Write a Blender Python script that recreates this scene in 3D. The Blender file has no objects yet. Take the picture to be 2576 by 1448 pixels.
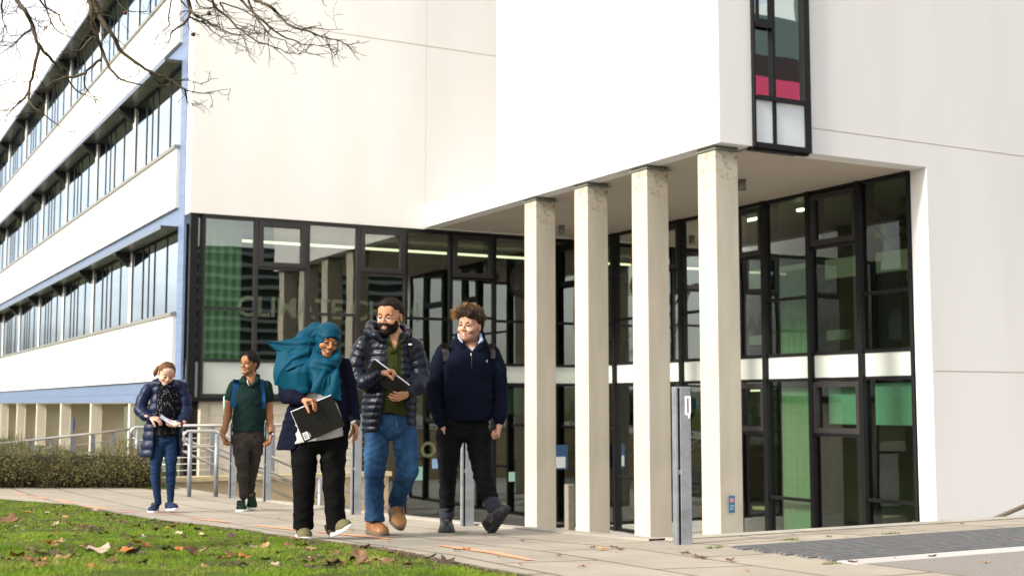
import bpy, bmesh, math, random
import numpy as np
from mathutils import Vector, Matrix, Euler
random.seed(7); RNG = np.random.default_rng(7)
SC = bpy.context.scene
COL = SC.collection
R = math.radians
# ------------------------------------------------------------------ measuring helpers (used to read positions off the site)
F, CX, CY, HOR = 3200.0, 1288.0, 724.0, 1014.0
PITCH = math.atan((HOR - CY) / F); YAW = R(-28.5); CZ = 1.0
_cp, _sp, _cy, _sy = math.cos(PITCH), math.sin(PITCH), math.cos(YAW), math.sin(YAW)
def ray(x, y):
    a = (x - CX) / F; b = (CY - y) / F
    return (-_sy*_cp + a*_cy + b*_sy*_sp, _cy*_cp + a*_sy - b*_cy*_sp, _sp + b*_cp)
def onx(x, y, X): r = ray(x, y); t = X/r[0]; return Vector((X, t*r[1], CZ+t*r[2]))
def ony(x, y, Y): r = ray(x, y); t = Y/r[1]; return Vector((t*r[0], Y, CZ+t*r[2]))
def onz(x, y, Z): r = ray(x, y); t = (Z-CZ)/r[2]; return Vector((t*r[0], t*r[1], Z))
def atd(x, y, d): r = ray(x, y); return Vector((d*r[0], d*r[1], CZ+d*r[2]))
def ground(x, y):
    s = y - 6.83
    if s < 0: d = .933 + .02*s
    elif s < 19: d = .933 + .048*s - .00125*s*s
    else: d = .933 + .048*19 - .00125*361
    return CZ - (d - .03*(5.0 - min(x, 5.0) if x > -2 else 7.0))
def ong(px, py):
    r = ray(px, py); t = .5
    while t < 150 and CZ + t*r[2] > ground(t*r[0], t*r[1]): t += .01
    return Vector((t*r[0], t*r[1], ground(t*r[0], t*r[1])))
# ------------------------------------------------------------------ object helpers
def tag(o, label=None, cat=None, group=None, kind=None):
    if label: o['label'] = label
    if cat: o['category'] = cat
    if group: o['group'] = group
    if kind: o['kind'] = kind
    return o
def empty(name, loc=(0,0,0), rz=0, **k):
    o = bpy.data.objects.new(name, None); COL.objects.link(o)
    o.location = loc; o.rotation_euler = (0, 0, rz); o.empty_display_size = .1
    return tag(o, **k)
def link(name, me, mat=None, parent=None, loc=None, rz=0, **k):
    o = bpy.data.objects.new(name, me); COL.objects.link(o)
    if mat is not None:
        me.materials.clear()
        for m in (mat if isinstance(mat, (list, tuple)) else [mat]): me.materials.append(m)
    if parent: o.parent = parent
    if loc is not None: o.location = loc
    o.rotation_euler = (0, 0, rz)
    return tag(o, **k)
def copy_tree(o, parent=None):
    c = o.copy(); COL.objects.link(c); c.parent = parent
    for ch in list(o.children): copy_tree(ch, c)
    return c
def mesh_np(name, V, Fq, smooth=True):
    """V (n,3), Fq (m,k) uniform polygons"""
    V = np.asarray(V, dtype=np.float32); Fq = np.asarray(Fq, dtype=np.int32)
    me = bpy.data.meshes.new(name); k = Fq.shape[1]
    me.vertices.add(len(V)); me.vertices.foreach_set('co', V.ravel())
    me.loops.add(Fq.size); me.loops.foreach_set('vertex_index', Fq.ravel())
    me.polygons.add(len(Fq)); me.polygons.foreach_set('loop_start', np.arange(0, Fq.size, k, dtype=np.int32))
    me.polygons.foreach_set('use_smooth', np.full(len(Fq), smooth, dtype=bool))
    me.update(calc_edges=True); me.validate(); return me
class MB:
    """collects simple shapes into one mesh"""
    def __init__(s): s.v = []; s.f = []; s.sm = []; s.mi = []
    def add(s, vs, fs, smooth=False, mi=0):
        n = len(s.v); s.v += [tuple(v) for v in vs]
        for f in fs: s.f.append(tuple(n+i for i in f)); s.sm.append(smooth); s.mi.append(mi)
        return s
    def box(s, x0, x1, y0, y1, z0, z1, b=0.0, mi=0):
        if b <= 0:
            vs = [(x, y, z) for z in (z0, z1) for y in (y0, y1) for x in (x0, x1)]
            return s.add(vs, [(0,2,3,1),(4,5,7,6),(0,1,5,4),(2,6,7,3),(0,4,6,2),(1,3,7,5)], mi=mi)
        bm = bmesh.new()
        bmesh.ops.create_cube(bm, size=1)
        for v in bm.verts: v.co = Vector(((x0+x1)/2+v.co.x*(x1-x0), (y0+y1)/2+v.co.y*(y1-y0), (z0+z1)/2+v.co.z*(z1-z0)))
        bmesh.ops.bevel(bm, geom=bm.edges[:], offset=b, segments=2, affect='EDGES', profile=.5)
        bm.verts.ensure_lookup_table()
        s.add([v.co.copy() for v in bm.verts], [[v.index for v in f.verts] for f in bm.faces], mi=mi); bm.free(); return s
    def quad(s, a, b, c, d, mi=0): return s.add([a,b,c,d], [(0,1,2,3)], mi=mi)
    def prism(s, pts, z0, z1, mi=0):
        n = len(pts); vs = [(p[0], p[1], z0) for p in pts] + [(p[0], p[1], z1) for p in pts]
        fs = [tuple(range(n-1, -1, -1)), tuple(range(n, 2*n))] + [(i, (i+1)%n, n+(i+1)%n, n+i) for i in range(n)]
        return s.add(vs, fs, mi=mi)
    def tube(s, pts, r, n=8, cap=True, mi=0, smooth=True):
        pts = [Vector(p) for p in pts]; rs = r if isinstance(r, (list, tuple)) else [r]*len(pts)
        vs = []; fs = []; t0 = (pts[1]-pts[0]).normalized()
        up = Vector((0,0,1)) if abs(t0.z) < .9 else Vector((1,0,0))
        u = t0.cross(up).normalized()
        for i, p in enumerate(pts):
            t = (pts[min(i+1, len(pts)-1)] - pts[max(i-1, 0)]).normalized()
            u = (u - t*u.dot(t)).normalized(); w = t.cross(u)
            for k in range(n):
                a = 2*math.pi*k/n; vs.append(p + (u*math.cos(a)+w*math.sin(a))*rs[i])
        for i in range(len(pts)-1):
            for k in range(n): fs.append((i*n+k, i*n+(k+1)%n, (i+1)*n+(k+1)%n, (i+1)*n+k))
        if cap: fs.append(tuple(range(n-1, -1, -1))); fs.append(tuple((len(pts)-1)*n+k for k in range(n)))
        return s.add(vs, fs, smooth, mi)
    def mesh(s, name='m'):
        me = bpy.data.meshes.new(name); me.from_pydata(s.v, [], s.f)
        me.polygons.foreach_set('use_smooth', s.sm); me.polygons.foreach_set('material_index', s.mi)
        me.update(); return me
    def build(s, name, mat, parent=None, **k):
        return link(name, s.mesh(name), mat, parent, **k)
# ------------------------------------------------------------------ materials
def mat(name, col, rough=.6, metal=0, spec=.5, noise=0, nscale=8, bump=0, bscale=40, sub=0, coat=0, sheen=0, emit=None, es=1, stretch=None, col2=None, coords='Object'):
    m = bpy.data.materials.new(name); m.use_nodes = True; nt = m.node_tree; b = nt.nodes['Principled BSDF']
    b.inputs['Base Color'].default_value = (*col, 1); b.inputs['Roughness'].default_value = rough
    b.inputs['Metallic'].default_value = metal; b.inputs['Specular IOR Level'].default_value = spec
    if sub: b.inputs['Subsurface Weight'].default_value = sub; b.inputs['Subsurface Radius'].default_value = (.012, .005, .003); b.inputs['Subsurface Scale'].default_value = 1
    if coat: b.inputs['Coat Weight'].default_value = coat
    if sheen: b.inputs['Sheen Weight'].default_value = sheen; b.inputs['Sheen Roughness'].default_value = .4
    if emit: b.inputs['Emission Color'].default_value = (*emit, 1); b.inputs['Emission Strength'].default_value = es
    tc = nt.nodes.new('ShaderNodeTexCoord'); src = tc.outputs[coords]
    if stretch:
        mp = nt.nodes.new('ShaderNodeMapping'); mp.inputs['Scale'].default_value = stretch; nt.links.new(src, mp.inputs[0]); src = mp.outputs[0]
    if noise:
        n = nt.nodes.new('ShaderNodeTexNoise'); n.inputs['Scale'].default_value = nscale; n.inputs['Detail'].default_value = 6; n.inputs['Roughness'].default_value = .65
        nt.links.new(src, n.inputs['Vector'])
        r = nt.nodes.new('ShaderNodeValToRGB'); r.color_ramp.elements[0].position = .3; r.color_ramp.elements[1].position = .7
        lo = col2 if col2 else tuple(c*(1-noise) for c in col)
        hi = col if col2 else tuple(min(1, c*(1+noise)) for c in col)
        r.color_ramp.elements[0].color = (*lo, 1); r.color_ramp.elements[1].color = (*hi, 1)
        nt.links.new(n.outputs['Fac'], r.inputs[0]); nt.links.new(r.outputs[0], b.inputs['Base Color'])
    if bump:
        n2 = nt.nodes.new('ShaderNodeTexNoise'); n2.inputs['Scale'].default_value = bscale; n2.inputs['Detail'].default_value = 5
        nt.links.new(src, n2.inputs['Vector'])
        bp = nt.nodes.new('ShaderNodeBump'); bp.inputs['Strength'].default_value = bump; bp.inputs['Distance'].default_value = .01
        nt.links.new(n2.outputs['Fac'], bp.inputs['Height']); nt.links.new(bp.outputs[0], b.inputs['Normal'])
    return m
def nodes(m): return m.node_tree, m.node_tree.nodes['Principled BSDF']
# ------------------------------------------------------------------ implicit surfaces: smooth unions meshed into ONE skin
def fold(P, f=22., a=1., seed=0, axis=None):
    rg = np.random.default_rng(seed); out = 0
    for i in range(5):
        k = rg.normal(size=3); k /= np.linalg.norm(k)
        if axis is not None: k = np.array(axis)*1.0 + k*.35
        k = k*f*(.6+.5*i*.5); k2 = rg.normal(size=3)*f*.35
        out = out + np.sin(P@k + rg.uniform(0, 6) + 1.3*np.sin(P@k2 + rg.uniform(0, 6)))/(1+.6*i)
    return a*out/2.2
def wrinkle(P, a=.004, f=60., seed=0, axis=(.35, 0, 1), gate=1.):
    """cloth creases: sharp ridges that come and go"""
    rg = np.random.default_rng(seed); out = 0
    for i in range(3):
        k = np.array(axis, float)*np.array((1 if i % 2 else -1, 1, 1)); k = k/np.linalg.norm(k)*f*(.7+.45*i); k2 = rg.normal(size=3)*9; k3 = rg.normal(size=3)*13
        s_ = np.abs(np.sin((P@k+rg.uniform(0, 6)+2.6*np.sin(P@k2+rg.uniform(0, 6)))/2)); g_ = np.clip(np.sin(P@k3+rg.uniform(0, 6))*1.4+.25*gate, 0, 1)
        out = out + (s_**.8-.55)*g_/(1+.5*i)
    return a*out
class Sdf:
    def __init__(s, lo, hi, h):
        s.lo = np.array(lo, float); s.h = h; s.n = np.maximum(2, np.ceil((np.array(hi)-s.lo)/h).astype(int)+1)
        s.v = np.full(tuple(s.n), .08, np.float32)
    def sub(s, lo, hi):
        a = np.clip(np.floor((np.array(lo)-s.lo)/s.h).astype(int), 0, s.n); b = np.clip(np.ceil((np.array(hi)-s.lo)/s.h).astype(int)+1, 0, s.n)
        if (b <= a).any(): return None
        sl = tuple(slice(a[i], b[i]) for i in range(3))
        ax = [(s.lo[i]+s.h*np.arange(a[i], b[i])).astype(np.float32) for i in range(3)]
        P = np.empty((len(ax[0]), len(ax[1]), len(ax[2]), 3), np.float32)
        P[..., 0] = ax[0][:, None, None]; P[..., 1] = ax[1][None, :, None]; P[..., 2] = ax[2][None, None, :]; return sl, P
    def band(s, fn, k, lim=.03):
        m = s.v < lim; idx = np.argwhere(m)
        if len(idx) == 0: return s
        P = (s.lo+idx*s.h).astype(np.float32); d = fn(P).astype(np.float32); v = s.v[m]
        h = np.maximum(k-np.abs(v-d), 0)/k; s.v[m] = np.maximum(v, d)+h*h*k*.25; return s
    def op(s, lo, hi, fn, k=.01, mode='u'):
        if mode == 's': return s.band(lambda P: -fn(P), k)
        g = s.sub(lo, hi)
        if g is None: return s
        sl, P = g; d = fn(P).astype(np.float32); v = s.v[sl]
        if mode == 'u': h = np.maximum(k-np.abs(v-d), 0)/k; s.v[sl] = np.minimum(v, d) - h*h*k*.25
        elif mode == 's': d = -d; h = np.maximum(k-np.abs(v-d), 0)/k; s.v[sl] = np.maximum(v, d) + h*h*k*.25
        return s
    def cone(s, a, b, r1, r2, k=.02, mode='u', sq=(1,1,1), mod=None, M=None):
        """tapered limb from a to b; sq squashes the section; mod(P, t, L) is added to the distance; M = frame of the part"""
        a = np.array(a, float); b = np.array(b, float); q = np.array(sq, float)
        if M is not None: A, T = M; wa, wb = a@A.T+T, b@A.T+T
        else: wa, wb = a, b
        m = max(r1, r2)*max(1, q.max())+(.03 if mod is not None else .012)+k
        lo = np.minimum(wa, wb)-m; hi = np.maximum(wa, wb)+m
        def fn(P):
            X = (P-T.astype(np.float32))@A.astype(np.float32) if M is not None else P
            iq = (1/q).astype(np.float32); p = X*iq-(a*iq).astype(np.float32); ab = ((b-a)/q).astype(np.float32); L2 = float(ab@ab)+1e-12
            t = np.clip((p@ab)/np.float32(L2), 0, 1)
            p -= t[..., None]*ab; d = np.sqrt(np.einsum('...i,...i->...', p, p))*min(1., q.min()*1.15 if q.min() < 1 else 1.) - (r1+(r2-r1)*t)*min(1., q.min()*1.15 if q.min() < 1 else 1.)
            if mod is not None: d = d + mod(X, t, math.sqrt(((b-a)**2).sum()))
            return d
        return s.op(lo, hi, fn, k, mode)
    def chain(s, pts, rs, **k):
        for i in range(len(pts)-1): s.cone(pts[i], pts[i+1], rs[i], rs[i+1], **k)
        return s
    def ell(s, c, r, k=.015, mode='u', M=None, mod=None, rot=None):
        c = np.array(c, float); r = np.array(r, float)
        Rm = np.array(Euler(rot).to_matrix()) if rot is not None else None
        wc = c@M[0].T+M[1] if M is not None else c
        m = r.max()+.02+k; 
        def fn(P):
            X = (P-M[1])@M[0] if M is not None else P
            p = X-c
            if Rm is not None: p = p@Rm
            k0 = np.linalg.norm(p/r, axis=-1); k1 = np.linalg.norm(p/(r*r), axis=-1)+1e-9
            d = k0*(k0-1)/k1; d = np.where(k0 < .3, -r.min()*.7, d)
            if mod is not None: d = d + mod(X, None, 0)
            return d
        return s.op(wc-m, wc+m, fn, k, mode)
    def box(s, c, hs, rd=.005, k=.008, mode='u', M=None, rot=None):
        c = np.array(c, float); hs = np.array(hs, float)
        Rm = np.array(Euler(rot).to_matrix()) if rot is not None else None
        wc = c@M[0].T+M[1] if M is not None else c; m = np.linalg.norm(hs)+.02+k
        def fn(P):
            X = (P-M[1])@M[0] if M is not None else P
            p = X-c
            if Rm is not None: p = p@Rm
            q = np.abs(p)-hs+rd
            return np.linalg.norm(np.maximum(q, 0), axis=-1)+np.minimum(q.max(-1), 0)-rd
        return s.op(wc-m, wc+m, fn, k, mode)
    def cut(s, fn, k=.004):
        """remove where fn(P)<0 is outside: keep fn(P) <= 0"""
        return s.band(fn, k)
    def displace(s, fn):
        act = np.abs(s.v) < .05; idx = np.argwhere(act); P = s.lo+idx*s.h
        s.v[act] += fn(P).astype(np.float32); return s
    def arrays(s):
        v = np.pad(s.v, 1, constant_values=.08); ins = v < 0; nx, ny, nz = v.shape
        cnt = np.zeros((nx-1, ny-1, nz-1), np.int8)
        for i in (0,1):
            for j in (0,1):
                for k in (0,1): cnt += ins[i:nx-1+i, j:ny-1+j, k:nz-1+k]
        act = (cnt > 0) & (cnt < 8); idx = np.argwhere(act); n = len(idx)
        if n == 0: return np.zeros((0,3)), np.zeros((0,4), int)
        ids = np.full(act.shape, -1, np.int32); ids[act] = np.arange(n)
        acc = np.zeros((n,3)); c = np.zeros(n)
        cor = [(i,j,k) for i in (0,1) for j in (0,1) for k in (0,1)]
        vals = {q: v[idx[:,0]+q[0], idx[:,1]+q[1], idx[:,2]+q[2]] for q in cor}
        for q in cor:
            for ax in range(3):
                if q[ax] == 0:
                    w = list(q); w[ax] = 1; w = tuple(w); a, b = vals[q], vals[w]; cr = (a < 0) != (b < 0)
                    t = np.where(cr, a/np.where(cr, a-b, 1), 0); p = np.tile(np.array(q, float), (n,1)); p[:,ax] += t
                    acc[cr] += p[cr]; c[cr] += 1
        V = (idx + acc/c[:,None] - 1)*s.h + s.lo
        Fs = []
        for ax in range(3):
            a = [slice(1,-1)]*3; a[ax] = slice(0,-1); b = [slice(1,-1)]*3; b[ax] = slice(1,None)
            A = ins[tuple(a)]; B = ins[tuple(b)]; off = np.array([1,1,1]); off[ax] = 0
            o1, o2 = [(1,2),(2,0),(0,1)][ax]
            for flip, mk in ((False, A & ~B), (True, ~A & B)):
                e = np.argwhere(mk)+off
                if len(e) == 0: continue
                d1 = np.zeros(3, int); d1[o1] = 1; d2 = np.zeros(3, int); d2[o2] = 1
                g = lambda w: ids[w[:,0], w[:,1], w[:,2]]
                q = np.stack([g(e-d1-d2), g(e-d2), g(e), g(e-d1)], 1)
                q = q[(q >= 0).all(1)]
                Fs.append(q[:, ::-1] if flip else q)
        return V, np.concatenate(Fs)
def join_arrays(*parts):
    Vs, Fs, n = [], [], 0
    for V, Fq in parts: Vs.append(V); Fs.append(Fq+n); n += len(V)
    return np.concatenate(Vs), np.concatenate(Fs)
def sdf_obj(name, parts, m, parent=None, relax=0, **k):
    V, Fq = join_arrays(*[p.arrays() if isinstance(p, Sdf) else p for p in (parts if isinstance(parts, list) else [parts])])
    for _ in range(relax):
        acc = np.zeros_like(V); c = np.zeros(len(V))
        for i in range(4):
            a, b = Fq[:, i], Fq[:, (i+1) % 4]
            for d in range(3): acc[:, d] += np.bincount(a, V[b, d], len(V)) + np.bincount(b, V[a, d], len(V))
            c += np.bincount(a, minlength=len(V)) + np.bincount(b, minlength=len(V))
        V = V*.5 + .5*acc/c[:, None]
    return link(name, mesh_np(name, V, Fq), m, parent, **k)
# ================================================================== WORLD, LIGHT, CAMERA
SUN_AZ, SUN_EL = R(-97), R(30)          # measured clockwise from +Y
w = bpy.data.worlds.new("World"); SC.world = w; w.use_nodes = True
nt = w.node_tree; bg = nt.nodes['Background']
sky = nt.nodes.new('ShaderNodeTexSky'); sky.sky_type = 'NISHITA'; sky.sun_disc = False
sky.sun_elevation = SUN_EL; sky.sun_rotation = SUN_AZ; sky.dust_density = 4.0; sky.air_density = 1.0; sky.ozone_density = 1.0
hs = nt.nodes.new('ShaderNodeHueSaturation'); hs.inputs['Saturation'].default_value = .55
nt.links.new(sky.outputs[0], hs.inputs['Color'])
# thin cloud veil: evens the sky out
mx = nt.nodes.new('ShaderNodeMixRGB'); mx.inputs[0].default_value = .45; mx.inputs[2].default_value = (7.6, 7.5, 7.3, 1)
tcw = nt.nodes.new('ShaderNodeTexCoord'); mpw = nt.nodes.new('ShaderNodeMapping'); mpw.inputs['Scale'].default_value = (1, 1, 2.6); nw = nt.nodes.new('ShaderNodeTexNoise'); nw.inputs['Scale'].default_value = 2.2; nw.inputs['Detail'].default_value = 7; nw.inputs['Roughness'].default_value = .55
mr = nt.nodes.new('ShaderNodeMapRange'); mr.inputs['From Min'].default_value = .38; mr.inputs['From Max'].default_value = .62; mr.inputs['To Min'].default_value = .12; mr.inputs['To Max'].default_value = .72
nt.links.new(tcw.outputs['Generated'], mpw.inputs[0]); nt.links.new(mpw.outputs[0], nw.inputs['Vector']); nt.links.new(nw.outputs['Fac'], mr.inputs['Value']); nt.links.new(mr.outputs[0], mx.inputs[0])
nt.links.new(hs.outputs[0], mx.inputs[1]); nt.links.new(mx.outputs[0], bg.inputs[0]); bg.inputs[1].default_value = .128
sl = bpy.data.lights.new('sun', 'SUN'); sl.energy = 2.9; sl.angle = R(7); sl.color = (1, .93, .82)
so = bpy.data.objects.new('sun', sl); COL.objects.link(so)
sd = Vector((math.sin(SUN_AZ)*math.cos(SUN_EL), math.cos(SUN_AZ)*math.cos(SUN_EL), math.sin(SUN_EL)))
so.rotation_euler = sd.to_track_quat('Z', 'Y').to_euler(); so.location = (-20, 5, 30)
SC.view_settings.view_transform = 'Standard'; SC.view_settings.look = 'None'; SC.view_settings.exposure = 1.07; SC.view_settings.gamma = 1
cam = bpy.data.cameras.new('camera'); co = bpy.data.objects.new('camera', cam); COL.objects.link(co); SC.camera = co
cam.sensor_width = 36; cam.lens = F/2576*36; cam.clip_end = 2000; cam.clip_start = .1
co.location = (0, 0, CZ); co.rotation_euler = (math.pi/2+PITCH, 0, YAW)
cam.dof.use_dof = True; cam.dof.focus_distance = 9.6; cam.dof.aperture_fstop = 2.8
SC.cycles.use_denoising = True; SC.cycles.max_bounces = 8; SC.cycles.transparent_max_bounces = 16; SC.cycles.sample_clamp_indirect = 6
# ================================================================== MATERIALS
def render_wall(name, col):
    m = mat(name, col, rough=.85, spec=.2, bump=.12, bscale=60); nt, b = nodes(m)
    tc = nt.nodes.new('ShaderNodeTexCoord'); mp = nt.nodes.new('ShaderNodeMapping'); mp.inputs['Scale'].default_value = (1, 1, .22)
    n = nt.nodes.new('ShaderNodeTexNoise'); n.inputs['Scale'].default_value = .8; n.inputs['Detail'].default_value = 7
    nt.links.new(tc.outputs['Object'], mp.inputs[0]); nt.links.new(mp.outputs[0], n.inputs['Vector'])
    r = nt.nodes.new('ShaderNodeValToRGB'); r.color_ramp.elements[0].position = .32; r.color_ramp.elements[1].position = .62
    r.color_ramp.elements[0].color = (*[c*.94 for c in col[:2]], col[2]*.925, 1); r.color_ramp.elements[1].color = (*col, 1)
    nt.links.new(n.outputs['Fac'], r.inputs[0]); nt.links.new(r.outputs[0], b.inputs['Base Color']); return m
M_WALL = render_wall('white_render', (.735, .725, .72))
M_WALL2 = render_wall('cream_render', (.83, .81, .785))
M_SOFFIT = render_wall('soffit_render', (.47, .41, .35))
M_JOINT = mat('joint_filler', (.68, .63, .54), .9)
M_BLACK = mat('dark_frame_paint', (.009, .009, .010), .42, spec=.22, noise=.15, nscale=3)
M_FRAME = mat('grey_frame_paint', (.030, .028, .028), .42, spec=.3, noise=.12, nscale=3)
M_SPAN = mat('spandrel_glass', (.55, .59, .55), .16, spec=.5, noise=.04, nscale=1.2)
M_BLUE = mat('blue_cladding', (.20, .29, .46), .35, spec=.6)
M_PANEL = render_wall('white_panel', (.80, .79, .75))
M_SILL = mat('grey_sill', (.25, .25, .23), .5, metal=.3)
M_STEEL = mat('brushed_steel', (.62, .60, .56), .32, metal=.9, noise=.1, nscale=9)
M_GALV = mat('galvanised_steel', (.27, .285, .31), .5, metal=.5, noise=.28, nscale=7, bump=.1, bscale=25)
M_ZINC = mat('zinc_cap', (.20, .21, .19), .6, metal=.3)
M_SAND = mat('sandstone_render', (.47, .36, .22), .9, noise=.12, nscale=1.6, bump=.2, bscale=30)
M_CAP = mat('sandstone_coping', (.55, .45, .27), .85, noise=.15, nscale=5)
M_BEIGE = mat('beige_blockwork', (.42, .37, .28), .9, noise=.06, nscale=2)
M_CURT = None
def brick_lines(m, col, sx, sy, mortar, msize=.012, plane='XY', var=.06, off=.5, nz=.12, nzs=3):
    nt, b = nodes(m); tc = nt.nodes.new('ShaderNodeTexCoord'); br = nt.nodes.new('ShaderNodeTexBrick')
    sep = nt.nodes.new('ShaderNodeSeparateXYZ'); cb = nt.nodes.new('ShaderNodeCombineXYZ')
    nt.links.new(tc.outputs['Object'], sep.inputs[0])
    for i, a in enumerate(plane): nt.links.new(sep.outputs[a], cb.inputs[i])
    nt.links.new(cb.outputs[0], br.inputs['Vector'])
    br.inputs['Scale'].default_value = 1; br.inputs['Brick Width'].default_value = sx; br.inputs['Row Height'].default_value = sy
    br.inputs['Mortar Size'].default_value = msize; br.inputs['Mortar Smooth'].default_value = .15; br.offset = off
    br.inputs['Color1'].default_value = (*[c*(1-var) for c in col], 1); br.inputs['Color2'].default_value = (*[min(1, c*(1+var)) for c in col], 1)
    br.inputs['Mortar'].default_value = (*mortar, 1)
    n = nt.nodes.new('ShaderNodeTexNoise'); n.inputs['Scale'].default_value = nzs; n.inputs['Detail'].default_value = 8; n.inputs['Roughness'].default_value = .7
    nt.links.new(tc.outputs['Object'], n.inputs['Vector'])
    r = nt.nodes.new('ShaderNodeMapRange'); r.inputs['From Min'].default_value = .3; r.inputs['From Max'].default_value = .7
    r.inputs['To Min'].default_value = 1-nz; r.inputs['To Max'].default_value = 1+nz; nt.links.new(n.outputs['Fac'], r.inputs['Value'])
    mu = nt.nodes.new('ShaderNodeVectorMath'); mu.operation = 'SCALE'; nt.links.new(br.outputs['Color'], mu.inputs[0]); nt.links.new(r.outputs[0], mu.inputs['Scale'])
    nt.links.new(mu.outputs[0], b.inputs['Base Color'])
    bp = nt.nodes.new('ShaderNodeBump'); bp.inputs['Strength'].default_value = .5; bp.inputs['Distance'].default_value = .006; bp.invert = True
    nt.links.new(br.outputs['Fac'], bp.inputs['Height']); nt.links.new(bp.outputs[0], b.inputs['Normal']); return m
M_PAVE = brick_lines(mat('paving_slabs', (.37, .335, .285), .8, spec=.35), (.30, .262, .208), 1.25, .66, (.055, .045, .035), .012, 'YX', .07, .45, .17, 1.7)
M_COURT = brick_lines(mat('courtyard_paving', (.3, .28, .25), .8), (.34, .32, .29), .6, .6, (.12, .11, .1), .012, 'XY', .05, .5, .12, 1)
M_GRAN = mat('dark_granite_chip', (.20, .18, .16), .85, noise=.4, nscale=90, bump=.3, bscale=120)
M_BLOCK = brick_lines(mat('beige_block', (.64, .58, .46), .9), (.66, .60, .48), .6, .25, (.52, .47, .38), .012, 'XZ', .02, .5, .04)
M_BLUEB = brick_lines(mat('blue_shingle', (.2, .29, .46), .4), (.135, .19, .31), .9, .30, (.11, .145, .23), .012, 'YZ', .04, .5, .05)
def soil(name, a, b_, sc): return mat(name, a, .95, spec=.05, noise=.3, nscale=sc, col2=b_, bump=.5, bscale=50)
M_SOIL = soil('lawn_soil', (.075, .125, .014), (.040, .034, .014), 6)
# concrete with dirt streaks of their own near the column heads
def concrete(name, col):
    m = mat(name, col, .88, bump=.15, bscale=35); nt, b = nodes(m)
    tc = nt.nodes.new('ShaderNodeTexCoord'); sep = nt.nodes.new('ShaderNodeSeparateXYZ'); nt.links.new(tc.outputs['Object'], sep.inputs[0])
    n = nt.nodes.new('ShaderNodeTexNoise'); n.inputs['Scale'].default_value = 7; n.inputs['Detail'].default_value = 9; n.inputs['Roughness'].default_value = .75
    nt.links.new(tc.outputs['Object'], n.inputs['Vector'])
    top = nt.nodes.new('ShaderNodeMapRange'); nt.links.new(sep.outputs['Z'], top.inputs[0]); top.inputs['From Min'].default_value = 5.55; top.inputs['From Max'].default_value = 6.95
    top.inputs['To Min'].default_value = 0; top.inputs['To Max'].default_value = 1
    pw = nt.nodes.new('ShaderNodeMath'); pw.operation = 'POWER'; nt.links.new(top.outputs[0], pw.inputs[0]); pw.inputs[1].default_value = 2.2
    th = nt.nodes.new('ShaderNodeMapRange'); nt.links.new(n.outputs['Fac'], th.inputs[0]); th.inputs['From Min'].default_value = .5; th.inputs['From Max'].default_value = .6
    mm = nt.nodes.new('ShaderNodeMath'); mm.operation = 'MULTIPLY'; nt.links.new(pw.outputs[0], mm.inputs[0]); nt.links.new(th.outputs[0], mm.inputs[1])
    n2 = nt.nodes.new('ShaderNodeTexNoise'); n2.inputs['Scale'].default_value = 1.5; n2.inputs['Detail'].default_value = 8; mp = nt.nodes.new('ShaderNodeMapping'); mp.inputs['Scale'].default_value = (1.5, 1.5, .5)
    nt.links.new(tc.outputs['Object'], mp.inputs[0]); nt.links.new(mp.outputs[0], n2.inputs['Vector'])
    r2 = nt.nodes.new('ShaderNodeValToRGB'); r2.color_ramp.elements[0].position = .33; r2.color_ramp.elements[1].position = .66
    r2.color_ramp.elements[0].color = (*[c*.86 for c in col], 1); r2.color_ramp.elements[1].color = (*[c*1.05 for c in col], 1); nt.links.new(n2.outputs['Fac'], r2.inputs[0])
    mx = nt.nodes.new('ShaderNodeMixRGB'); nt.links.new(mm.outputs[0], mx.inputs[0]); nt.links.new(r2.outputs[0], mx.inputs[1]); mx.inputs[2].default_value = (.17, .12, .07, 1)
    nt.links.new(mx.outputs[0], b.inputs['Base Color']); return m
M_CONC = concrete('pale_concrete', (.50, .455, .37))
def glass(name, tint, base=.1, ior=1.55, rough=.0, wav=.0, gc=(.92, .97, .95)):
    m = bpy.data.materials.new(name); m.use_nodes = True; nt = m.node_tree; nt.nodes.clear()
    out = nt.nodes.new('ShaderNodeOutputMaterial'); t = nt.nodes.new('ShaderNodeBsdfTransparent'); g = nt.nodes.new('ShaderNodeBsdfGlossy')
    t.inputs[0].default_value = (*tint, 1); g.inputs['Roughness'].default_value = rough; g.inputs[0].default_value = (*gc, 1)
    fr = nt.nodes.new('ShaderNodeFresnel'); fr.inputs[0].default_value = ior
    ad = nt.nodes.new('ShaderNodeMath'); ad.operation = 'ADD'; ad.use_clamp = True; nt.links.new(fr.outputs[0], ad.inputs[0]); ad.inputs[1].default_value = base
    mx = nt.nodes.new('ShaderNodeMixShader'); nt.links.new(ad.outputs[0], mx.inputs[0]); nt.links.new(t.outputs[0], mx.inputs[1]); nt.links.new(g.outputs[0], mx.inputs[2])
    if wav:
        tc = nt.nodes.new('ShaderNodeTexCoord'); n = nt.nodes.new('ShaderNodeTexNoise'); n.inputs['Scale'].default_value = .9; n.inputs['Detail'].default_value = 1
        bp = nt.nodes.new('ShaderNodeBump'); bp.inputs['Strength'].default_value = wav; bp.inputs['Distance'].default_value = .05
        nt.links.new(tc.outputs['Object'], n.inputs['Vector']); nt.links.new(n.outputs['Fac'], bp.inputs['Height']); nt.links.new(bp.outputs[0], g.inputs['Normal'])
    nt.links.new(mx.outputs[0], out.inputs[0]); return m
M_GLASS = glass('tinted_glass', (.62, .76, .62), .16, 1.5, .0, .035)
M_GLASS_R = glass('right_glass', (.62, .78, .62), .0, 1.27, .0, .03)
M_GLASS_W = glass('wing_glass', (.35, .42, .42), .38, 1.6, .01, .012, (.68, .78, .88))
M_GLASS_S = glass('slot_glass', (.35, .42, .45), .55, 1.5, .0, .035)
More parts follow.
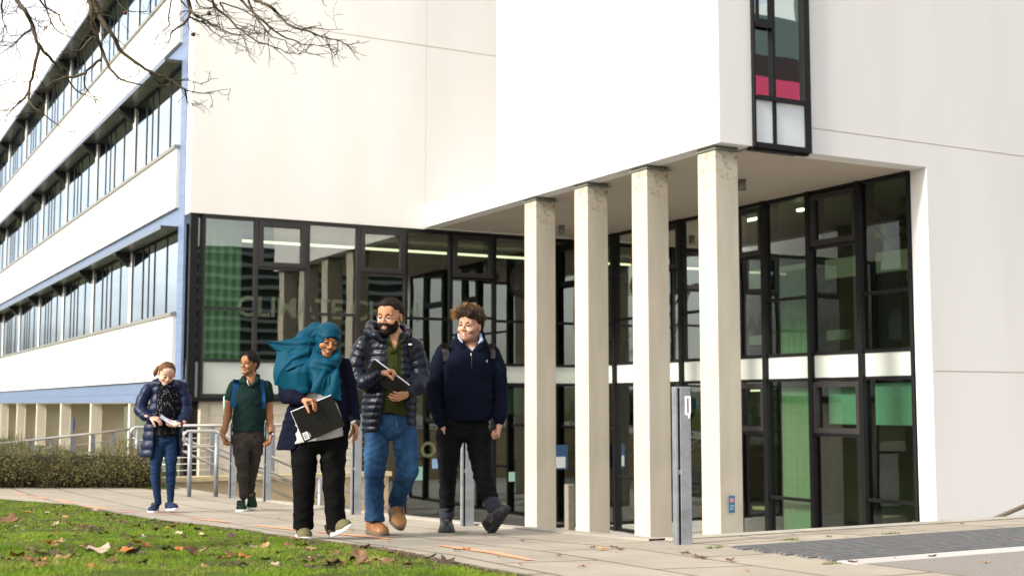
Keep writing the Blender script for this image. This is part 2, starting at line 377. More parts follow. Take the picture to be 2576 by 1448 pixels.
M_LAMP = mat('strip_lamp', (.9, .9, .8), emit=(1, .95, .66), es=1.0)
M_LAMP2 = mat('strip_lamp_bright', (.9, .9, .8), emit=(1, 1, .70), es=2.2)
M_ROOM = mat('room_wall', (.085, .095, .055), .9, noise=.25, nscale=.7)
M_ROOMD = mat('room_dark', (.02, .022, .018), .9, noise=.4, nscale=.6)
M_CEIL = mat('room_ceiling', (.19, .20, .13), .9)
M_CURT = mat('green_curtain', (.075, .145, .08), .8, noise=.12, nscale=4, stretch=(6, 6, .4))
M_BLIND = mat('teal_blind', (.10, .20, .165), .7, noise=.06, nscale=3)
M_WOOD = mat('pale_wood', (.45, .34, .18), .6, noise=.2, nscale=5)
# ================================================================== parent helper (children built in world coordinates)
def pbuild(mb, name, m, parent, **k):
    o = mb.build(name, m, **k)
    L = Matrix.LocRotScale(parent.location, parent.rotation_euler, None)
    if parent.parent: L = L if parent.type == 'EMPTY' else Matrix.Identity(4)
    o.parent = parent
    if parent.type == 'EMPTY': o.matrix_parent_inverse = L.inverted()
    return o
# parts of a part: the part keeps identity, so grandchildren need nothing but .parent
def sub(mb, name, m, parent, **k):
    o = mb.build(name, m, **k); o.parent = parent; return o
# ================================================================== GROUND
def sheet(name, inside, x0, x1, y0, y1, step, m, dz=0, **k):
    xs = np.arange(x0, x1+1e-6, step); ys = np.arange(y0, y1+1e-6, step); V = []; Fq = []; ix = {}
    def vid(i, j):
        if (i, j) not in ix: ix[(i, j)] = len(V); V.append((xs[i], ys[j], ground(xs[i], ys[j])+dz))
        return ix[(i, j)]
    for i in range(len(xs)-1):
        for j in range(len(ys)-1):
            if inside((xs[i]+xs[i+1])/2, (ys[j]+ys[j+1])/2): Fq.append((vid(i, j), vid(i+1, j), vid(i+1, j+1), vid(i, j+1)))
    return link(name, mesh_np(name, V, Fq, True), m, **k)
g = MB(); M_GRD = soil('far_ground', (.12, .13, .06), (.10, .09, .06), .3)
for (a, b, c, d) in ((-400, 5.2, -200, 600), (5.2, 400, -200, 7.5), (5.2, 400, 27.5, 600), (27, 400, 7.5, 27.5)):
    xs = sorted({a, b, *[q for q in (-60, -30, -10, -2, 0, 2, 4, 5) if a < q < b], *[q for q in (10, 20, 40) if a < q < b]})
    ys = sorted({c, d, *[q for q in (-30, -10, 0, 3, 5, 6.8, 9, 12, 15, 18, 21, 24, 26, 30, 60, 120) if c < q < d]})
    for i in range(len(xs)-1):
        for j in range(len(ys)-1):
            P = [(xs[i], ys[j]), (xs[i+1], ys[j]), (xs[i+1], ys[j+1]), (xs[i], ys[j+1])]
            g.quad(*[(p[0], p[1], ground(*p)-.06) for p in P])
g.build('ground', M_GRD, kind='structure')
LEDGE = [ong(*p) for p in ((1244,1448),(968,1392),(671,1353),(643,1346),(376,1312),(193,1277),(0,1261))]
ledge = [(3.25, -6), (3.22, 3.0)] + [(p.x, p.y) for p in LEDGE] + [(LEDGE[-1].x-1.3, LEDGE[-1].y+1.6), (-2.5, 23.2), (-9, 26), (-40, 32)]
def xedge(y):
    if y <= ledge[0][1]: return ledge[0][0]
    for a, b in zip(ledge, ledge[1:]):
        if a[1] <= y <= b[1]: return a[0]+(b[0]-a[0])*(y-a[1])/(b[1]-a[1]+1e-9)
    return -99
EX = 5.30; EY = 7.55
# pavement: edge of lawn to drop edge
def strip_sheet(name, rows, m, **k):
    V = []; Fq = []; n = len(rows[0])
    for r_ in rows: V += r_
    for i in range(len(rows)-1):
        for j in range(n-1): Fq.append((i*n+j, i*n+j+1, (i+1)*n+j+1, (i+1)*n+j))
    return link(name, mesh_np(name, V, Fq, True), m, **k)
rows = []
ys = sorted(set([round(v, 3) for v in np.arange(-6, 32, .4)] + [b for _, b in ledge if b < 32] + [EY]))
for y in ys:
    xa = xedge(y); xb = EX; rows.append([(xa+(xb-xa)*t, y, ground(xa+(xb-xa)*t, y)) for t in np.linspace(0, 1, 15)])
strip_sheet('pavement', rows, M_PAVE, kind='structure')
# right hand pavement pieces around the grate
GX0, GY0, GY1, SY0 = 5.19, 5.68, 6.70, 5.50
def flat_rect(name, x0, x1, y0, y1, m, dz=0, **k):
    xs = np.linspace(x0, x1, 12); ysl = np.linspace(y0, y1, max(3, int((y1-y0)/.4)+2))
    return strip_sheet(name, [[(x, y, ground(x, y)+dz) for x in xs] for y in ysl], m, kind='structure', **k)
flat_rect('pavement', EX, 26, GY1, EY, M_PAVE)
flat_rect('pavement', EX, 26, -6, SY0, M_GRAN)
# lawn soil and edging
rows = []
for y in [v for v in ys if v < 24]:
    xa = xedge(y)-.02; x0 = -14 if y < 18 else max(-14, xa-8)
    rows.append([(xa+(x0-xa)*t**1.6, y, ground(xa+(x0-xa)*t**1.6, y)+.012+.02*min(1, t*30)+(.012*math.sin(y*5+t*40)*min(1, t*20))) for t in np.linspace(0, 1, 40)])
strip_sheet('lawn', rows, M_SOIL, kind='structure')
g = MB()
pl = [(x, y) for x, y in ledge if y < 24]
for (xa, ya), (xb, yb) in zip(pl, pl[1:]):
    g.quad((xa-.055, ya, ground(xa, ya)+.036), (xa, ya, ground(xa, ya)+.036), (xb, yb, ground(xb, yb)+.036), (xb-.055, yb, ground(xb, yb)+.036))
    g.quad((xa, ya, ground(xa, ya)-.02), (xb, yb, ground(xb, yb)-.02), (xb, yb, ground(xb, yb)+.036), (xa, ya, ground(xa, ya)+.036))
g.build('kerb', mat('kerb_stone', (.13, .11, .085), .9, noise=.25, nscale=8), kind='structure')
# courtyard: floor, retaining walls and coping
FZ = -1.95
MB().quad((EX, EY, FZ), (27, EY, FZ), (27, 27.6, FZ), (EX, 27.6, FZ)).build('courtyard_floor', M_COURT, kind='structure')
t = empty('retaining_wall', (EX, EY, FZ), label='sand coloured retaining wall holding up the pavement above the courtyard', cat='wall')
g = MB(); yy = list(np.arange(EY, 27, .8))+[27.4]
for a, b in zip(yy, yy[1:]):
    g.quad((EX, a, FZ), (EX, b, FZ), (EX, b, ground(EX, b)-.04), (EX, a, ground(EX, a)-.04))
g.quad((EX, EY, FZ), (EX, EY, ground(EX, EY)-.04), (27, EY, ground(EX, EY)-.04), (27, EY, FZ))
pbuild(g, 'wall_face', M_SAND, t)
g = MB(); M_COP = mat('pale_coping', (.33, .30, .25), .8, noise=.2, nscale=5)
for a, b in zip(yy, yy[1:]):
    if 17.5 < (a+b)/2 < 22: continue
    za, zb = ground(EX, a)+.014, ground(EX, b)+.014
    g.add([(EX-.10, a, za), (EX+.04, a, za), (EX+.04, b, zb), (EX-.10, b, zb), (EX-.10, a, za-.08), (EX+.04, a, za-.08), (EX+.04, b, zb-.08), (EX-.10, b, zb-.08)],
          [(0,1,2,3),(0,3,7,4),(1,5,6,2)])
z = ground(EX, EY)+.014
g.box(EX+.04, 26, EY-.09, EY+.05, z-.08, z)
pbuild(g, 'coping', M_COP, t)
# floor grate and steel strip
M_GRATE = mat('dark_grate', (.12, .12, .12), .6, metal=.2, noise=.3, nscale=12)
t = empty('floor_grate', (GX0, GY0, ground(6, 6)), label='long dark ribbed entrance grate let into the pavement at right', cat='grate')
g = MB(); n = 15; zg = lambda y: ground(6, y)
for i in range(n):
    y0 = GY0+(GY1-GY0)*i/n; wd = (GY1-GY0)/n*.48; x = GX0+.02*(i % 3)
    while x < 14:
        L = random.choice((2.1, 2.9, 3.7)); g.box(x, x+L-.008, y0, y0+wd, zg(y0)-.03, zg(y0)+.012, .005 if x < 9 else 0); x += L
pbuild(g, 'rib', M_GRATE, t)
g = MB(); g.box(GX0-.01, 14, GY0-.01, GY1, zg(6.2)-.05, zg(6.2)-.022); pbuild(g, 'tray', mat('grate_tray', (.012, .012, .011), .9), t)
g = MB(); g.box(GX0+.02, 14, SY0, GY0-.015, zg(5.6)-.04, zg(5.6)+.006, .004); pbuild(g, 'edge_strip', mat('steel_edge', (.62, .60, .57), .45, metal=.5, noise=.08, nscale=20, stretch=(1, 30, 1)), t)
# orange paint dashes sprayed along the path
M_OR = mat('orange_paint', (.85, .27, .10), .75, noise=.3, nscale=14, col2=(.62, .34, .22))
for (a, b, wd) in (((1108,1372),(1335,1409),.085), ((800,1337),(985,1356),.085), ((640,1321),(770,1335),.085), ((475,1303),(575,1313),.08), ((385,1290),(460,1291),.08), ((212,1272),(272,1281),.08), ((295,1286),(345,1289),.07), ((140,1257),(190,1266),.08), ((78,1248),(120,1254),.08), ((35,1240),(65,1245),.08)):
    p, q = ong(*a), ong(*b); d = (q-p); d.z = 0; L = d.length; d.normalize(); nn = Vector((-d.y, d.x, 0)); g = MB(); N = 14
    pts = []
    for i in range(N+1):
        c = p+d*L*i/N; ww = wd*(.55+.45*math.sin(math.pi*min(1, max(.08, i/N*1.02))))*random.uniform(.85, 1.1)
        pts.append((c+nn*ww*.5, c-nn*ww*.5))
    for (a1, b1), (a2, b2) in zip(pts, pts[1:]):
        f = lambda v: (v.x, v.y, ground(v.x, v.y)+.005)
        g.quad(f(b1), f(b2), f(a2), f(a1))
    g.build('paint_mark', M_OR, kind='structure')
# ================================================================== MAIN BUILDING
HS = 5.02; VC = 12.07; VG = 16.48; UC = 15.5; UB = 26.5; TOP = 15.0; CEN = 1.93
B = empty('campus_building', (14, 20, FZ), label='white rendered campus building with dark framed glazing under a deep overhang', cat='building')
g = MB()
g.box(13.87, 25.98, UC, 15.87, 5.44, TOP); g.box(16.48+.06, 25.98, UC, 15.87, 1.552, 5.42); g.box(16.48, 16.54, UC, 15.87, FZ, 5.42)
g.box(13.87, 16.48, UC, 15.87, HS, 5.42); g.box(16.54, 25.98, UC, 15.87, FZ, 1.528)
pbuild(g, 'front_wall', M_WALL, B)
g = MB(); g.box(13.9, 25.9, UC+.014, 15.8, 5.3, 5.5); g.box(16.5, 25.9, UC+.014, 15.8, 1.45, 1.6); pbuild(g, 'joint_strip', M_JOINT, B)
g = MB(); g.box(VC, 12.40, UC, 22.9, 5.53, TOP); g.box(12.40, 12.71, UC, 15.87, 5.53, TOP); g.box(12.40, 12.71, UC, 15.87, HS, 5.53)
g.box(12.4, 24, 22.6, 22.9, 5.53, TOP); g.box(12.3, 25.9, 15.8, 22.8, TOP-.3, TOP-.02)
pbuild(g, 'upper_block', M_WALL, B)
g = MB(); g.box(VC, 12.40, UC, 26.39, HS, 5.53); g.box(12.40, 25.9, 15.87, 26.39, 5.10, 5.46); pbuild(g, 'canopy_edge', M_WALL, B)
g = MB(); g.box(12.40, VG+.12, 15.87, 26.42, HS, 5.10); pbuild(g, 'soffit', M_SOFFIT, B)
g = MB(); gz = ony(1248, 142, 26.4).z
g.box(6.66, 12.066, 26.4, 26.8, 4.98, gz-.012); g.box(6.66, 12.066, 26.4, 26.8, gz+.012, TOP); g.box(12.072, 24, 26.4, 26.8, 5.0, gz-.012); g.box(12.072, 24, 26.4, 26.8, gz+.012, TOP)
pbuild(g, 'rear_wall', M_WALL2, B)
g = MB(); g.box(6.7, 23.9, 26.415, 26.7, 4.99+.05, TOP-.1); pbuild(g, 'joint_strip', M_JOINT, B)
g = MB(); g.box(12.42, 12.62, 26.3, 26.4, 5.46, 5.62); pbuild(g, 'roof_vent', M_BLACK, B)
# ---- glazing bays. plane 'y' (rear, y = UB) or 'x' (right, x = VG)
def P(plane, a, dpt, z):   # a along the wall, dpt outward
    return (a, UB-dpt, z) if plane == 'y' else (VG-dpt, a, z)
def bar(g, plane, a0, a1, z0, z1, d0, d1):
    if plane == 'y': g.box(a0, a1, UB-d1, UB-d0, z0, z1)
    else: g.box(VG-d1, VG-d0, a0, a1, z0, z1)
def bay(plane, a0, a1, trans, openers, panels, gm, z0=FZ, z1=HS, fm=None, doors=False):
    """one storey-high bay: trans = transom heights; openers = (z0,z1) frames set proud; panels = (z0,z1) opaque glass"""
    fm = fm or M_BLACK
    g = MB(); w = .045
    bar(g, plane, a0, a0+w, z0, z1, -.10, .05); bar(g, plane, a1-w, a1, z0, z1, -.10, .05)
    bar(g, plane, a0+w, a1-w, z1-.07, z1, -.10, .045); bar(g, plane, a0+w, a1-w, z0, z0+.08, -.10, .045)
    for z in trans: bar(g, plane, a0+w, a1-w, z-.03, z+.03, -.08, .04)
    o = pbuild(g, 'window', fm, B)
    zs = sorted([z0]+list(trans)+[z1]); gl = MB(); sp = MB(); npn = 0
    for q0, q1 in zip(zs, zs[1:]):
        mid = (q0+q1)/2
        if any(p0-.05 < mid < p1+.05 for p0, p1 in panels): bar(sp, plane, a0+w, a1-w, q0+.03, q1-.03, -.04, .012); npn += 1
        else:
            aa, bb = P(plane, a0+w, 0, q0), P(plane, a1-w, 0, q0)
            gl.quad(aa, bb, (bb[0], bb[1], q1), (aa[0], aa[1], q1))
    sub(gl, 'pane', gm, o)
    if npn: sub(sp, 'spandrel_panel', M_SPAN, o)
    for p0, p1 in openers:
        f = MB(); e = .10; aa, bb = a0+w+.008, a1-w-.008
        bar(f, plane, aa, aa+e, p0, p1, -.02, .07); bar(f, plane, bb-e, bb, p0, p1, -.02, .07)
        bar(f, plane, aa+e, bb-e, p0, p0+e, -.02, .07); bar(f, plane, aa+e, bb-e, p1-e, p1, -.02, .07)
        sub(f, 'opening_frame', M_FRAME, o)
    return o
# rear wall bays, left to right
T1 = 3.0
rb = [6.98, 8.12, 9.28, 10.46, 11.62, 12.76, 13.90, 15.05, 16.40]
for i, (a, b) in enumerate(zip(rb, rb[1:])):
    low = a < 10.4
    zb = 1.12 if low else FZ
    tr = [1.90] + ([T1] if i % 2 == 0 else [3.90]) + ([] if low else [1.45, .35 if i % 2 else -.3])
    if i in (1, 3): tr = [1.90, 3.90] + ([] if low else [1.45, .35])
    if i in (2,): tr = [1.90, 2.95]
    if i in (4,): tr = [1.90, 2.93, 1.45]
    if i in (5,): tr = [1.90, 3.90, 2.99, 1.45]
    if i in (6, 7): tr = [1.90, 2.93, 1.45]
    bay('y', a, b, tr, [(3.93, 4.90)] if i in (1, 3, 5) else [], [(1.12 if low else 1.45, 1.9)], M_GLASS, zb, 4.97, M_FRAME if i < 4 else M_BLACK)
# corner return of the glazing (faces left)
g = MB()
for y0, y1 in ((26.45, 26.58), (26.95, 27.02), (27.25, 27.30)): g.box(6.70, 6.78 if y0 > 26.5 else 6.86, y0, y1, 1.05, 4.98)
g.box(6.93, 6.98, 26.45, 26.56, 1.05, 4.98); g.box(6.86, 6.93, 26.50, 26.56, 1.05, 1.13); g.box(6.86, 6.93, 26.50, 26.56, 1.87, 1.95); g.box(6.86, 6.93, 26.50, 26.56, 4.9, 4.98); g.box(6.72, 6.80, 26.5, 27.2, 1.05, 1.14); g.box(6.72, 6.80, 26.5, 27.2, 1.88, 1.94)
o = pbuild(g, 'window', M_BLACK, B)
sub(MB().quad((6.78, 26.5, 1.94), (6.78, 27.2, 1.94), (6.78, 27.2, 4.98), (6.78, 26.5, 4.98)), 'pane', M_GLASS, o)
sub(MB().box(6.76, 6.79, 26.5, 27.2, 1.14, 1.88).box(6.86, 6.93, 26.52, 26.55, 1.13, 1.87), 'spandrel_panel', M_SPAN, o); sub(MB().quad((6.86, 26.53, 1.95), (6.93, 26.53, 1.95), (6.93, 26.53, 4.9), (6.86, 26.53, 4.9)), 'pane', M_GLASS, o)
# right wall bays, from near to far: (y0, y1)
vb = [15.89, 17.10, 18.43, 19.75, 20.72, 22.55, 23.6, 25.2, 26.40]
for i, (a, b) in enumerate(zip(vb, vb[1:])):
    cfg = {0: ([1.93, 1.45, 2.96, -.70], []), 1: ([1.93, 1.45, 3.93, .42], [(3.96, 4.93), (.45, 1.40)]), 2: ([1.93, 1.45, 3.02, -.82], []),
           3: ([1.93, 1.45, 3.93, .42], [(3.96, 4.93), (.45, 1.40)]), 4: ([1.93, 1.45, 2.96, -.7], []), 5: ([1.93, 1.45, 3.93, .42], [(3.96, 4.93)]),
           6: ([1.93, 1.45, 2.96, -.7], []), 7: ([1.93, 1.45, 3.93, .42], [(3.96, 4.93)])}[i]
    bay('x', a, b, cfg[0], cfg[1], [(1.45, 1.93)], M_GLASS_R)
    g = MB(); bar(g, 'x', b-.055, b+.055, FZ, HS, -.30, .09); pbuild(g, 'mullion', M_BLACK, B)
g = MB(); g.box(VG-.10, VG+.12, UB-.16, UB+.02, FZ, HS-.01); pbuild(g, 'corner_post', M_BLACK, B)
# ---- slot window standing proud of the front wall
g = MB()
x0, x1, yo = 12.71, 13.87, 15.43
g.box(x0, x0+.035, yo, UC, 5.0, TOP); g.box(x1-.12, x1, yo, UC, 5.0, TOP); g.box(13.09, 13.16, yo+.01, UC, 5.06, TOP)
g.box(x0+.05, x1-.12, yo, UC, 5.0, 5.08); g.box(x0+.05, x1-.12, yo+.005, UC-.1, 5.76, 5.83); g.box(x0+.05, 13.09, yo+.004, UC-.1, 6.93, 7.06)
g.box(x0+.05, x0+.10, yo+.008, UC-.1, 7.06, TOP); g.box(x1-.02, x1+.02, yo+.02, UC, 5.0, TOP)
g.box(12.71, 13.87, UC, 15.62, 4.97, 5.06)
o = pbuild(g, 'window', M_BLACK, B)
sub(MB().quad((x0+.05, yo+.06, 5.83), (13.09, yo+.06, 5.83), (13.09, yo+.06, TOP), (x0+.05, yo+.06, TOP)).quad((13.16, yo+.065, 5.83), (x1-.12, yo+.065, 5.83), (x1-.12, yo+.065, TOP), (13.16, yo+.065, TOP)), 'pane', M_GLASS_S, o)
sub(MB().box(x0+.05, 13.09, yo+.03, yo+.09, 5.08, 5.76).box(13.16, x1-.12, yo+.03, yo+.09, 5.08, 5.76), 'spandrel_panel', mat('frosted_panel', (.62, .66, .70), .3, noise=.06, nscale=2), o)
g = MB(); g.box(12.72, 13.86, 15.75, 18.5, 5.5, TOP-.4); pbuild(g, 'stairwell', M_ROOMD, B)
# ---- columns
for i, yc in enumerate((15.70, 17.58, 19.48, 21.38)):
    g = MB(); x0, x1, y1 = 12.155, 12.60, yc+.46
    g2 = MB(); g2.box(0, x1-x0, 0, .46, 0, 4.955-FZ, .012)
    o = g2.build('column', M_CONC, B, loc=(x0-14, yc-20+.03, 0), group='square concrete columns under the overhang')
    c = MB().box(-.03, x1-x0+.05, -.05, .48, 4.955-FZ, 4.972-FZ).box(.0, x1-x0, 0, .46, 4.972-FZ, HS-FZ-.002).build('cap_plate', M_ZINC, o)
# ---- soffit lights
for px, py in ((1412, 567), (1866, 452)):
    p = onz(px, py, HS); g = MB(); g.tube([(p.x, p.y, HS-.001), (p.x, p.y, HS-.19)], .075, 16)
    o = pbuild(g, 'soffit_light', M_ZINC, B); sub(MB().tube([(p.x, p.y, HS-.188), (p.x, p.y, HS-.195)], .06, 16), 'lens', M_GLASS, o)
# ---- rooms behind the glass
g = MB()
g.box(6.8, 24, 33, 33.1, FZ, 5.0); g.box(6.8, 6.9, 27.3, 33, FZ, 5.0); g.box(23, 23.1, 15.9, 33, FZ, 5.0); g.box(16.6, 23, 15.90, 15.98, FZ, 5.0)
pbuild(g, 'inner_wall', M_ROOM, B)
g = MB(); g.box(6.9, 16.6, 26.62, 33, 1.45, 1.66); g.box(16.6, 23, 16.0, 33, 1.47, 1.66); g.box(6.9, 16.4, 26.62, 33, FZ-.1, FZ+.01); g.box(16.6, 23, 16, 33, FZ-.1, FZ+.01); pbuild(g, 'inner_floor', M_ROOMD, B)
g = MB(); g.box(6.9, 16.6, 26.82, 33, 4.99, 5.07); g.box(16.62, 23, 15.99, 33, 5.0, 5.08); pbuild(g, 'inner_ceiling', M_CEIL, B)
def curtain(plane, a0, a1, z0, z1, dpt, m, name='curtain', amp=.009, lam=.17):
    N = 60; V = []; Fq = []
    for i in range(N+1):
        a = a0+(a1-a0)*i/N; d = -dpt+amp*math.sin(a/lam*2*math.pi+.8*math.sin(a*3))
        p = P(plane, a, d, 0); V += [(p[0], p[1], z0), (p[0], p[1], z1)]
    Fq = [(2*i, 2*i+2, 2*i+3, 2*i+1) for i in range(N)]
    g = MB().add(V, Fq, True); return pbuild(g, name, m, B)
curtain('y', 7.08, 7.92, 1.70, 4.95, .35, mat('bright_curtain', (.25, .37, .27), .8, noise=.08, nscale=4, stretch=(6, 6, .4)), 'curtain', .003)
curtain('x', 18.6, 19.75, 1.70, 3.6, .3, M_CURT); curtain('x', 18.6, 19.75, FZ+.05, 1.3, .3, M_CURT)
curtain('x', 17.05, 18.2, .62, 1.36, .16, M_BLIND, 'blind', .002); curtain('x', 15.98, 17.0, .62, 1.36, .16, M_BLIND, 'blind', .002)
curtain('x', 22.3, 23.2, .62, 1.36, .16, M_BLIND, 'blind', .002); curtain('x', 19.9, 20.7, .72, 1.2, .5, M_CURT, 'blind', .002)
curtain('y', 12.9, 15.0, .75, 1.36, .3, M_BLIND, 'blind', .002)
for (a, b) in (((8.1, 28.9, 4.78), (16.2, 28.9, 4.78)),):
    pbuild(MB().box(a[0], b[0], a[1]-.04, a[1]+.04, a[2]-.03, a[2]+.02), 'strip_light', M_LAMP, B)
for y0, y1 in ((24.2, 25.1), (22.7, 23.6), (20.2, 21.6), (19.2, 19.35)):
    pbuild(MB().box(16.95, 17.03, y0, y1, 4.80, 4.85), 'strip_light', M_LAMP2, B)
for x, y in ((19.0, 18.6), (20.5, 24)): pbuild(MB().box(x, x+.1, y, y+1.4, 1.30, 1.34), 'strip_light', M_LAMP, B)
# inner stair and bands seen through the right glass
g = MB()
for k in range(9): g.box(18.6, 20.6, 16.4+.28*k, 16.68+.28*k, 1.9+.30*k, 2.16+.30*k)
pbuild(g, 'inner_stair', mat('stair_panel', (.30, .32, .16), .8), B)
g = MB(); g.box(18.2, 18.35, 16.1, 22.5, 3.55, 3.95); g.box(18.3, 18.45, 19.5, 26, 2.3, 2.5); pbuild(g, 'inner_beam', mat('pale_beam', (.55, .58, .50), .7), B)
g = MB(); g.tube([(18.3, 16.3, 2.7), (18.3, 18.6, 4.9)], .035, 8); g.tube([(18.3, 16.3, 2.3), (18.3, 18.6, 4.5)], .02, 8); pbuild(g, 'inner_handrail', M_BLACK, B)
g = MB()
for (x, y, r_) in ((18.4, 17.3, .45), (18.8, 19.0, .4), (17.9, 21.5, .45)):
    g.tube([(x, y, FZ+.72), (x, y, FZ+.75)], r_, 24); g.tube([(x, y, FZ+.02), (x, y, FZ+.72)], .035, 8)
pbuild(g, 'cafe_table', M_WOOD, B)
for (x, y, zf) in ((18.0, 27.9, 1.66), (10.2, 28.2, 1.66), (8.7, 28.0, 1.66), (14.4, 28.0, 1.66)):
    if x < 16:
        g = MB(); g.box(x-.5, x+.5, y-.3, y+.3, zf+.9, zf+.94); g.box(x-.03, x+.03, y-.03, y+.03, zf, zf+.9)
        for s_ in (-.75, .75): g.tube([(x+s_, y, zf+.62), (x+s_, y, zf+.66)], .17, 16); g.tube([(x+s_, y, zf), (x+s_, y, zf+.62)], .02, 8)
        pbuild(g, 'high_table', M_BLACK, B)
# indoor plant
g = MB(); rr = random.Random(3)
for k in range(46):
    a = rr.uniform(0, 6.28); e = rr.uniform(.2, 1.3); L = rr.uniform(.35, .75); z0 = FZ+rr.uniform(.9, 1.9)
    p0 = Vector((17.3, 20.3, z0)); d = Vector((math.cos(a)*math.cos(e), math.sin(a)*math.cos(e), math.sin(e)))
    s_ = d.cross(Vector((0,0,1))).normalized()*.035; mid = p0+d*L*.6; tip = p0+d*L-Vector((0,0,.18*L))
    g.add([p0, mid-s_, mid+s_, tip], [(0,1,2), (1,3,2)])
g.tube([(17.3, 20.3, FZ), (17.3, 20.3, FZ+1.9)], .03, 6)
pbuild(g, 'potted_plant', mat('plant_dark', (.05, .09, .03), .6), B)
# ---- lettering and signs on the glass
def text(body, size, m, plane, a, z, name='lettering', parent=None, off=.030, bold=.006, ext=.0):
    cu = bpy.data.curves.new('t', 'FONT'); cu.body = body; cu.size = size; cu.extrude = ext; cu.offset = bold; cu.space_line = .78
    ob = bpy.data.objects.new('t', cu); COL.objects.link(ob)
    dg = bpy.context.evaluated_depsgraph_get(); me = bpy.data.meshes.new_from_object(ob.evaluated_get(dg)); bpy.data.objects.remove(ob)
    me.materials.clear()
    if plane == 'y': mt = Matrix.Translation((a, UB-off, z)) @ Matrix.Rotation(math.pi/2, 4, 'X')
    elif plane == 'x': mt = Matrix.Translation((VG-off, a, z)) @ Matrix.Rotation(-math.pi/2, 4, 'Z') @ Matrix.Rotation(math.pi/2, 4, 'X')
    else: mt = plane
    me.transform(mt); o = link(name, me, m)
    if parent:
        o.parent = parent
        if parent.type == 'EMPTY': o.matrix_parent_inverse = Matrix.Translation(parent.location).inverted()
    return o
def veil(name, col, op):
    m = mat(name, col, .6); nt, b = nodes(m); t_ = nt.nodes.new('ShaderNodeBsdfTransparent'); x_ = nt.nodes.new('ShaderNodeMixShader'); x_.inputs[0].default_value = op
    nt.links.new(t_.outputs[0], x_.inputs[1]); nt.links.new(b.outputs[0], x_.inputs[2]); nt.links.new(x_.outputs[0], nt.nodes['Material Output'].inputs[0]); return m
M_LET = veil('frosted_letters', (.24, .27, .17), .32)
M_LETO = veil('frosted_letters_low', (.26, .28, .15), .5)
M_LETD = veil('frosted_grey', (.16, .16, .155), .5)
text('CLIMATE CHAN', .60, M_LET, 'y', 7.72, 2.86, parent=B, bold=.012)
text('OT', .47, M_LETO, 'y', ony(1056, 1148, UB).x, ony(1056, 1148, UB).z, parent=B, bold=.012)
c = ony(1322, 706, UB); g = MB(); g.tube([(c.x, UB-.008, c.z), (c.x, UB-.014, c.z)], .44, 48, smooth=False); pbuild(g, 'round_decal', mat('black_vinyl', (.015, .016, .016), .5), B)
text('THINK\nWITHOUT\nBORDERS', .20, M_LETD, 'y', c.x-.33, c.z+.08, parent=B, off=.018, bold=.003)
for (px, py, wd, hh) in ((1050, 1190, .24, .30), (1096, 1165, .18, .22), (1287, 1198, .16, .22), (1211, 1190, .12, .16)):
    q = ony(px, py, UB); g = MB().box(q.x-wd/2, q.x+wd/2, UB-.018, UB-.008, q.z-hh/2, q.z+hh/2)
    pbuild(g, 'poster', mat('teal_poster', (.30, .55, .45) if px != 1096 else (.25, .42, .60), .6, noise=.2, nscale=25), B)
q = ony(1411, 1150, UB-.1)
S = empty('sign_board', (q.x, UB-.12, q.z-.3), label='blue and white notice board beside the entrance behind the columns', cat='sign')
pbuild(MB().box(q.x-.17, q.x+.17, UB-.14, UB-.10, q.z-.28, q.z+.30), 'board', mat('sign_blue', (.02, .07, .17), .5), S)
pbuild(MB().box(q.x-.15, q.x+.10, UB-.147, UB-.141, q.z-.24, q.z+.02), 'notice', mat('notice_white', (.6, .62, .62), .6, noise=.1, nscale=30), S)
# sticker on column and smoking notice
q = onx(1338, 1206, 12.17)
t_ = MB().box(12.163, 12.168, q.y-.085, q.y+.085, q.z-.27, q.z+.0).box(12.160, 12.168, q.y-.06, q.y+.09, q.z+.02, q.z+.30, mi=1)
o = t_.build('sticker', [mat('sticker_white', (.78, .76, .74), .6, noise=.15, nscale=30), mat('sticker_red', (.72, .55, .50), .6, noise=.5, nscale=22, col2=(.55, .12, .08))], label='torn white and red paper stickers on the leftmost concrete column', cat='sticker')
q = ony(1840, 1267, 15.70)
S = empty('notice_plate', (q.x, 15.69, q.z), label='small blue plate with a red and white ring on the column nearest the glass corner', cat='sign')
pbuild(MB().box(q.x-.055, q.x+.055, 15.688, 15.695, q.z-.13, q.z+.13), 'plate', mat('plate_blue', (.02, .14, .26), .5), S)
pbuild(MB().tube([(q.x, 15.687, q.z+.06), (q.x, 15.684, q.z+.06)], .035, 20, smooth=False), 'symbol', mat('plate_red', (.62, .22, .24), .5), S)
pbuild(MB().box(q.x-.035, q.x+.035, 15.684, 15.687, q.z-.03, q.z-.015).box(q.x-.035, q.x+.03, 15.684, 15.687, q.z-.06, q.z-.048).box(q.x-.035, q.x+.02, 15.684, 15.687, q.z-.085, q.z-.073), 'lettering', mat('plate_text', (.35, .5, .6), .5), S)
# ================================================================== LEFT WING
W = empty('office_wing', (9, 45, -.4), label='long three storey wing with white panels, blue cladding and rows of windows', cat='building')
XW = 6.65; Y0, Y1 = 26.82, 78
g = MB()
g.box(XW, 6.97, Y0, Y1, 1.02, 1.50)
for zb, zt in ((4.80, 5.20), (8.45, 8.84), (12.1, 12.5)): g.box(XW, 6.97, Y0, Y1, zb, zt)
for z0, z1 in ((1.50, 4.80), (5.20, 8.45), (8.84, 12.1), (12.5, 14.5)): g.box(XW, 6.97, 27.03, 27.32, z0, z1); g.box(XW, 6.70, Y0, 27.03, z0, z1)
pbuild(g, 'blue_cladding', M_BLUEB, W)
g = MB()
for z0, z1 in ((1.50, 2.87), (5.20, 6.50), (8.84, 10.14), (12.5, 13.9)): g.box(XW-.08, 6.95, 27.32, Y1, z0, z1)
g.box(XW-.02, 8, Y0+.3, Y1, 13.95, 14.5)
pbuild(g, 'wall_panel', M_PANEL, W)
g = MB()
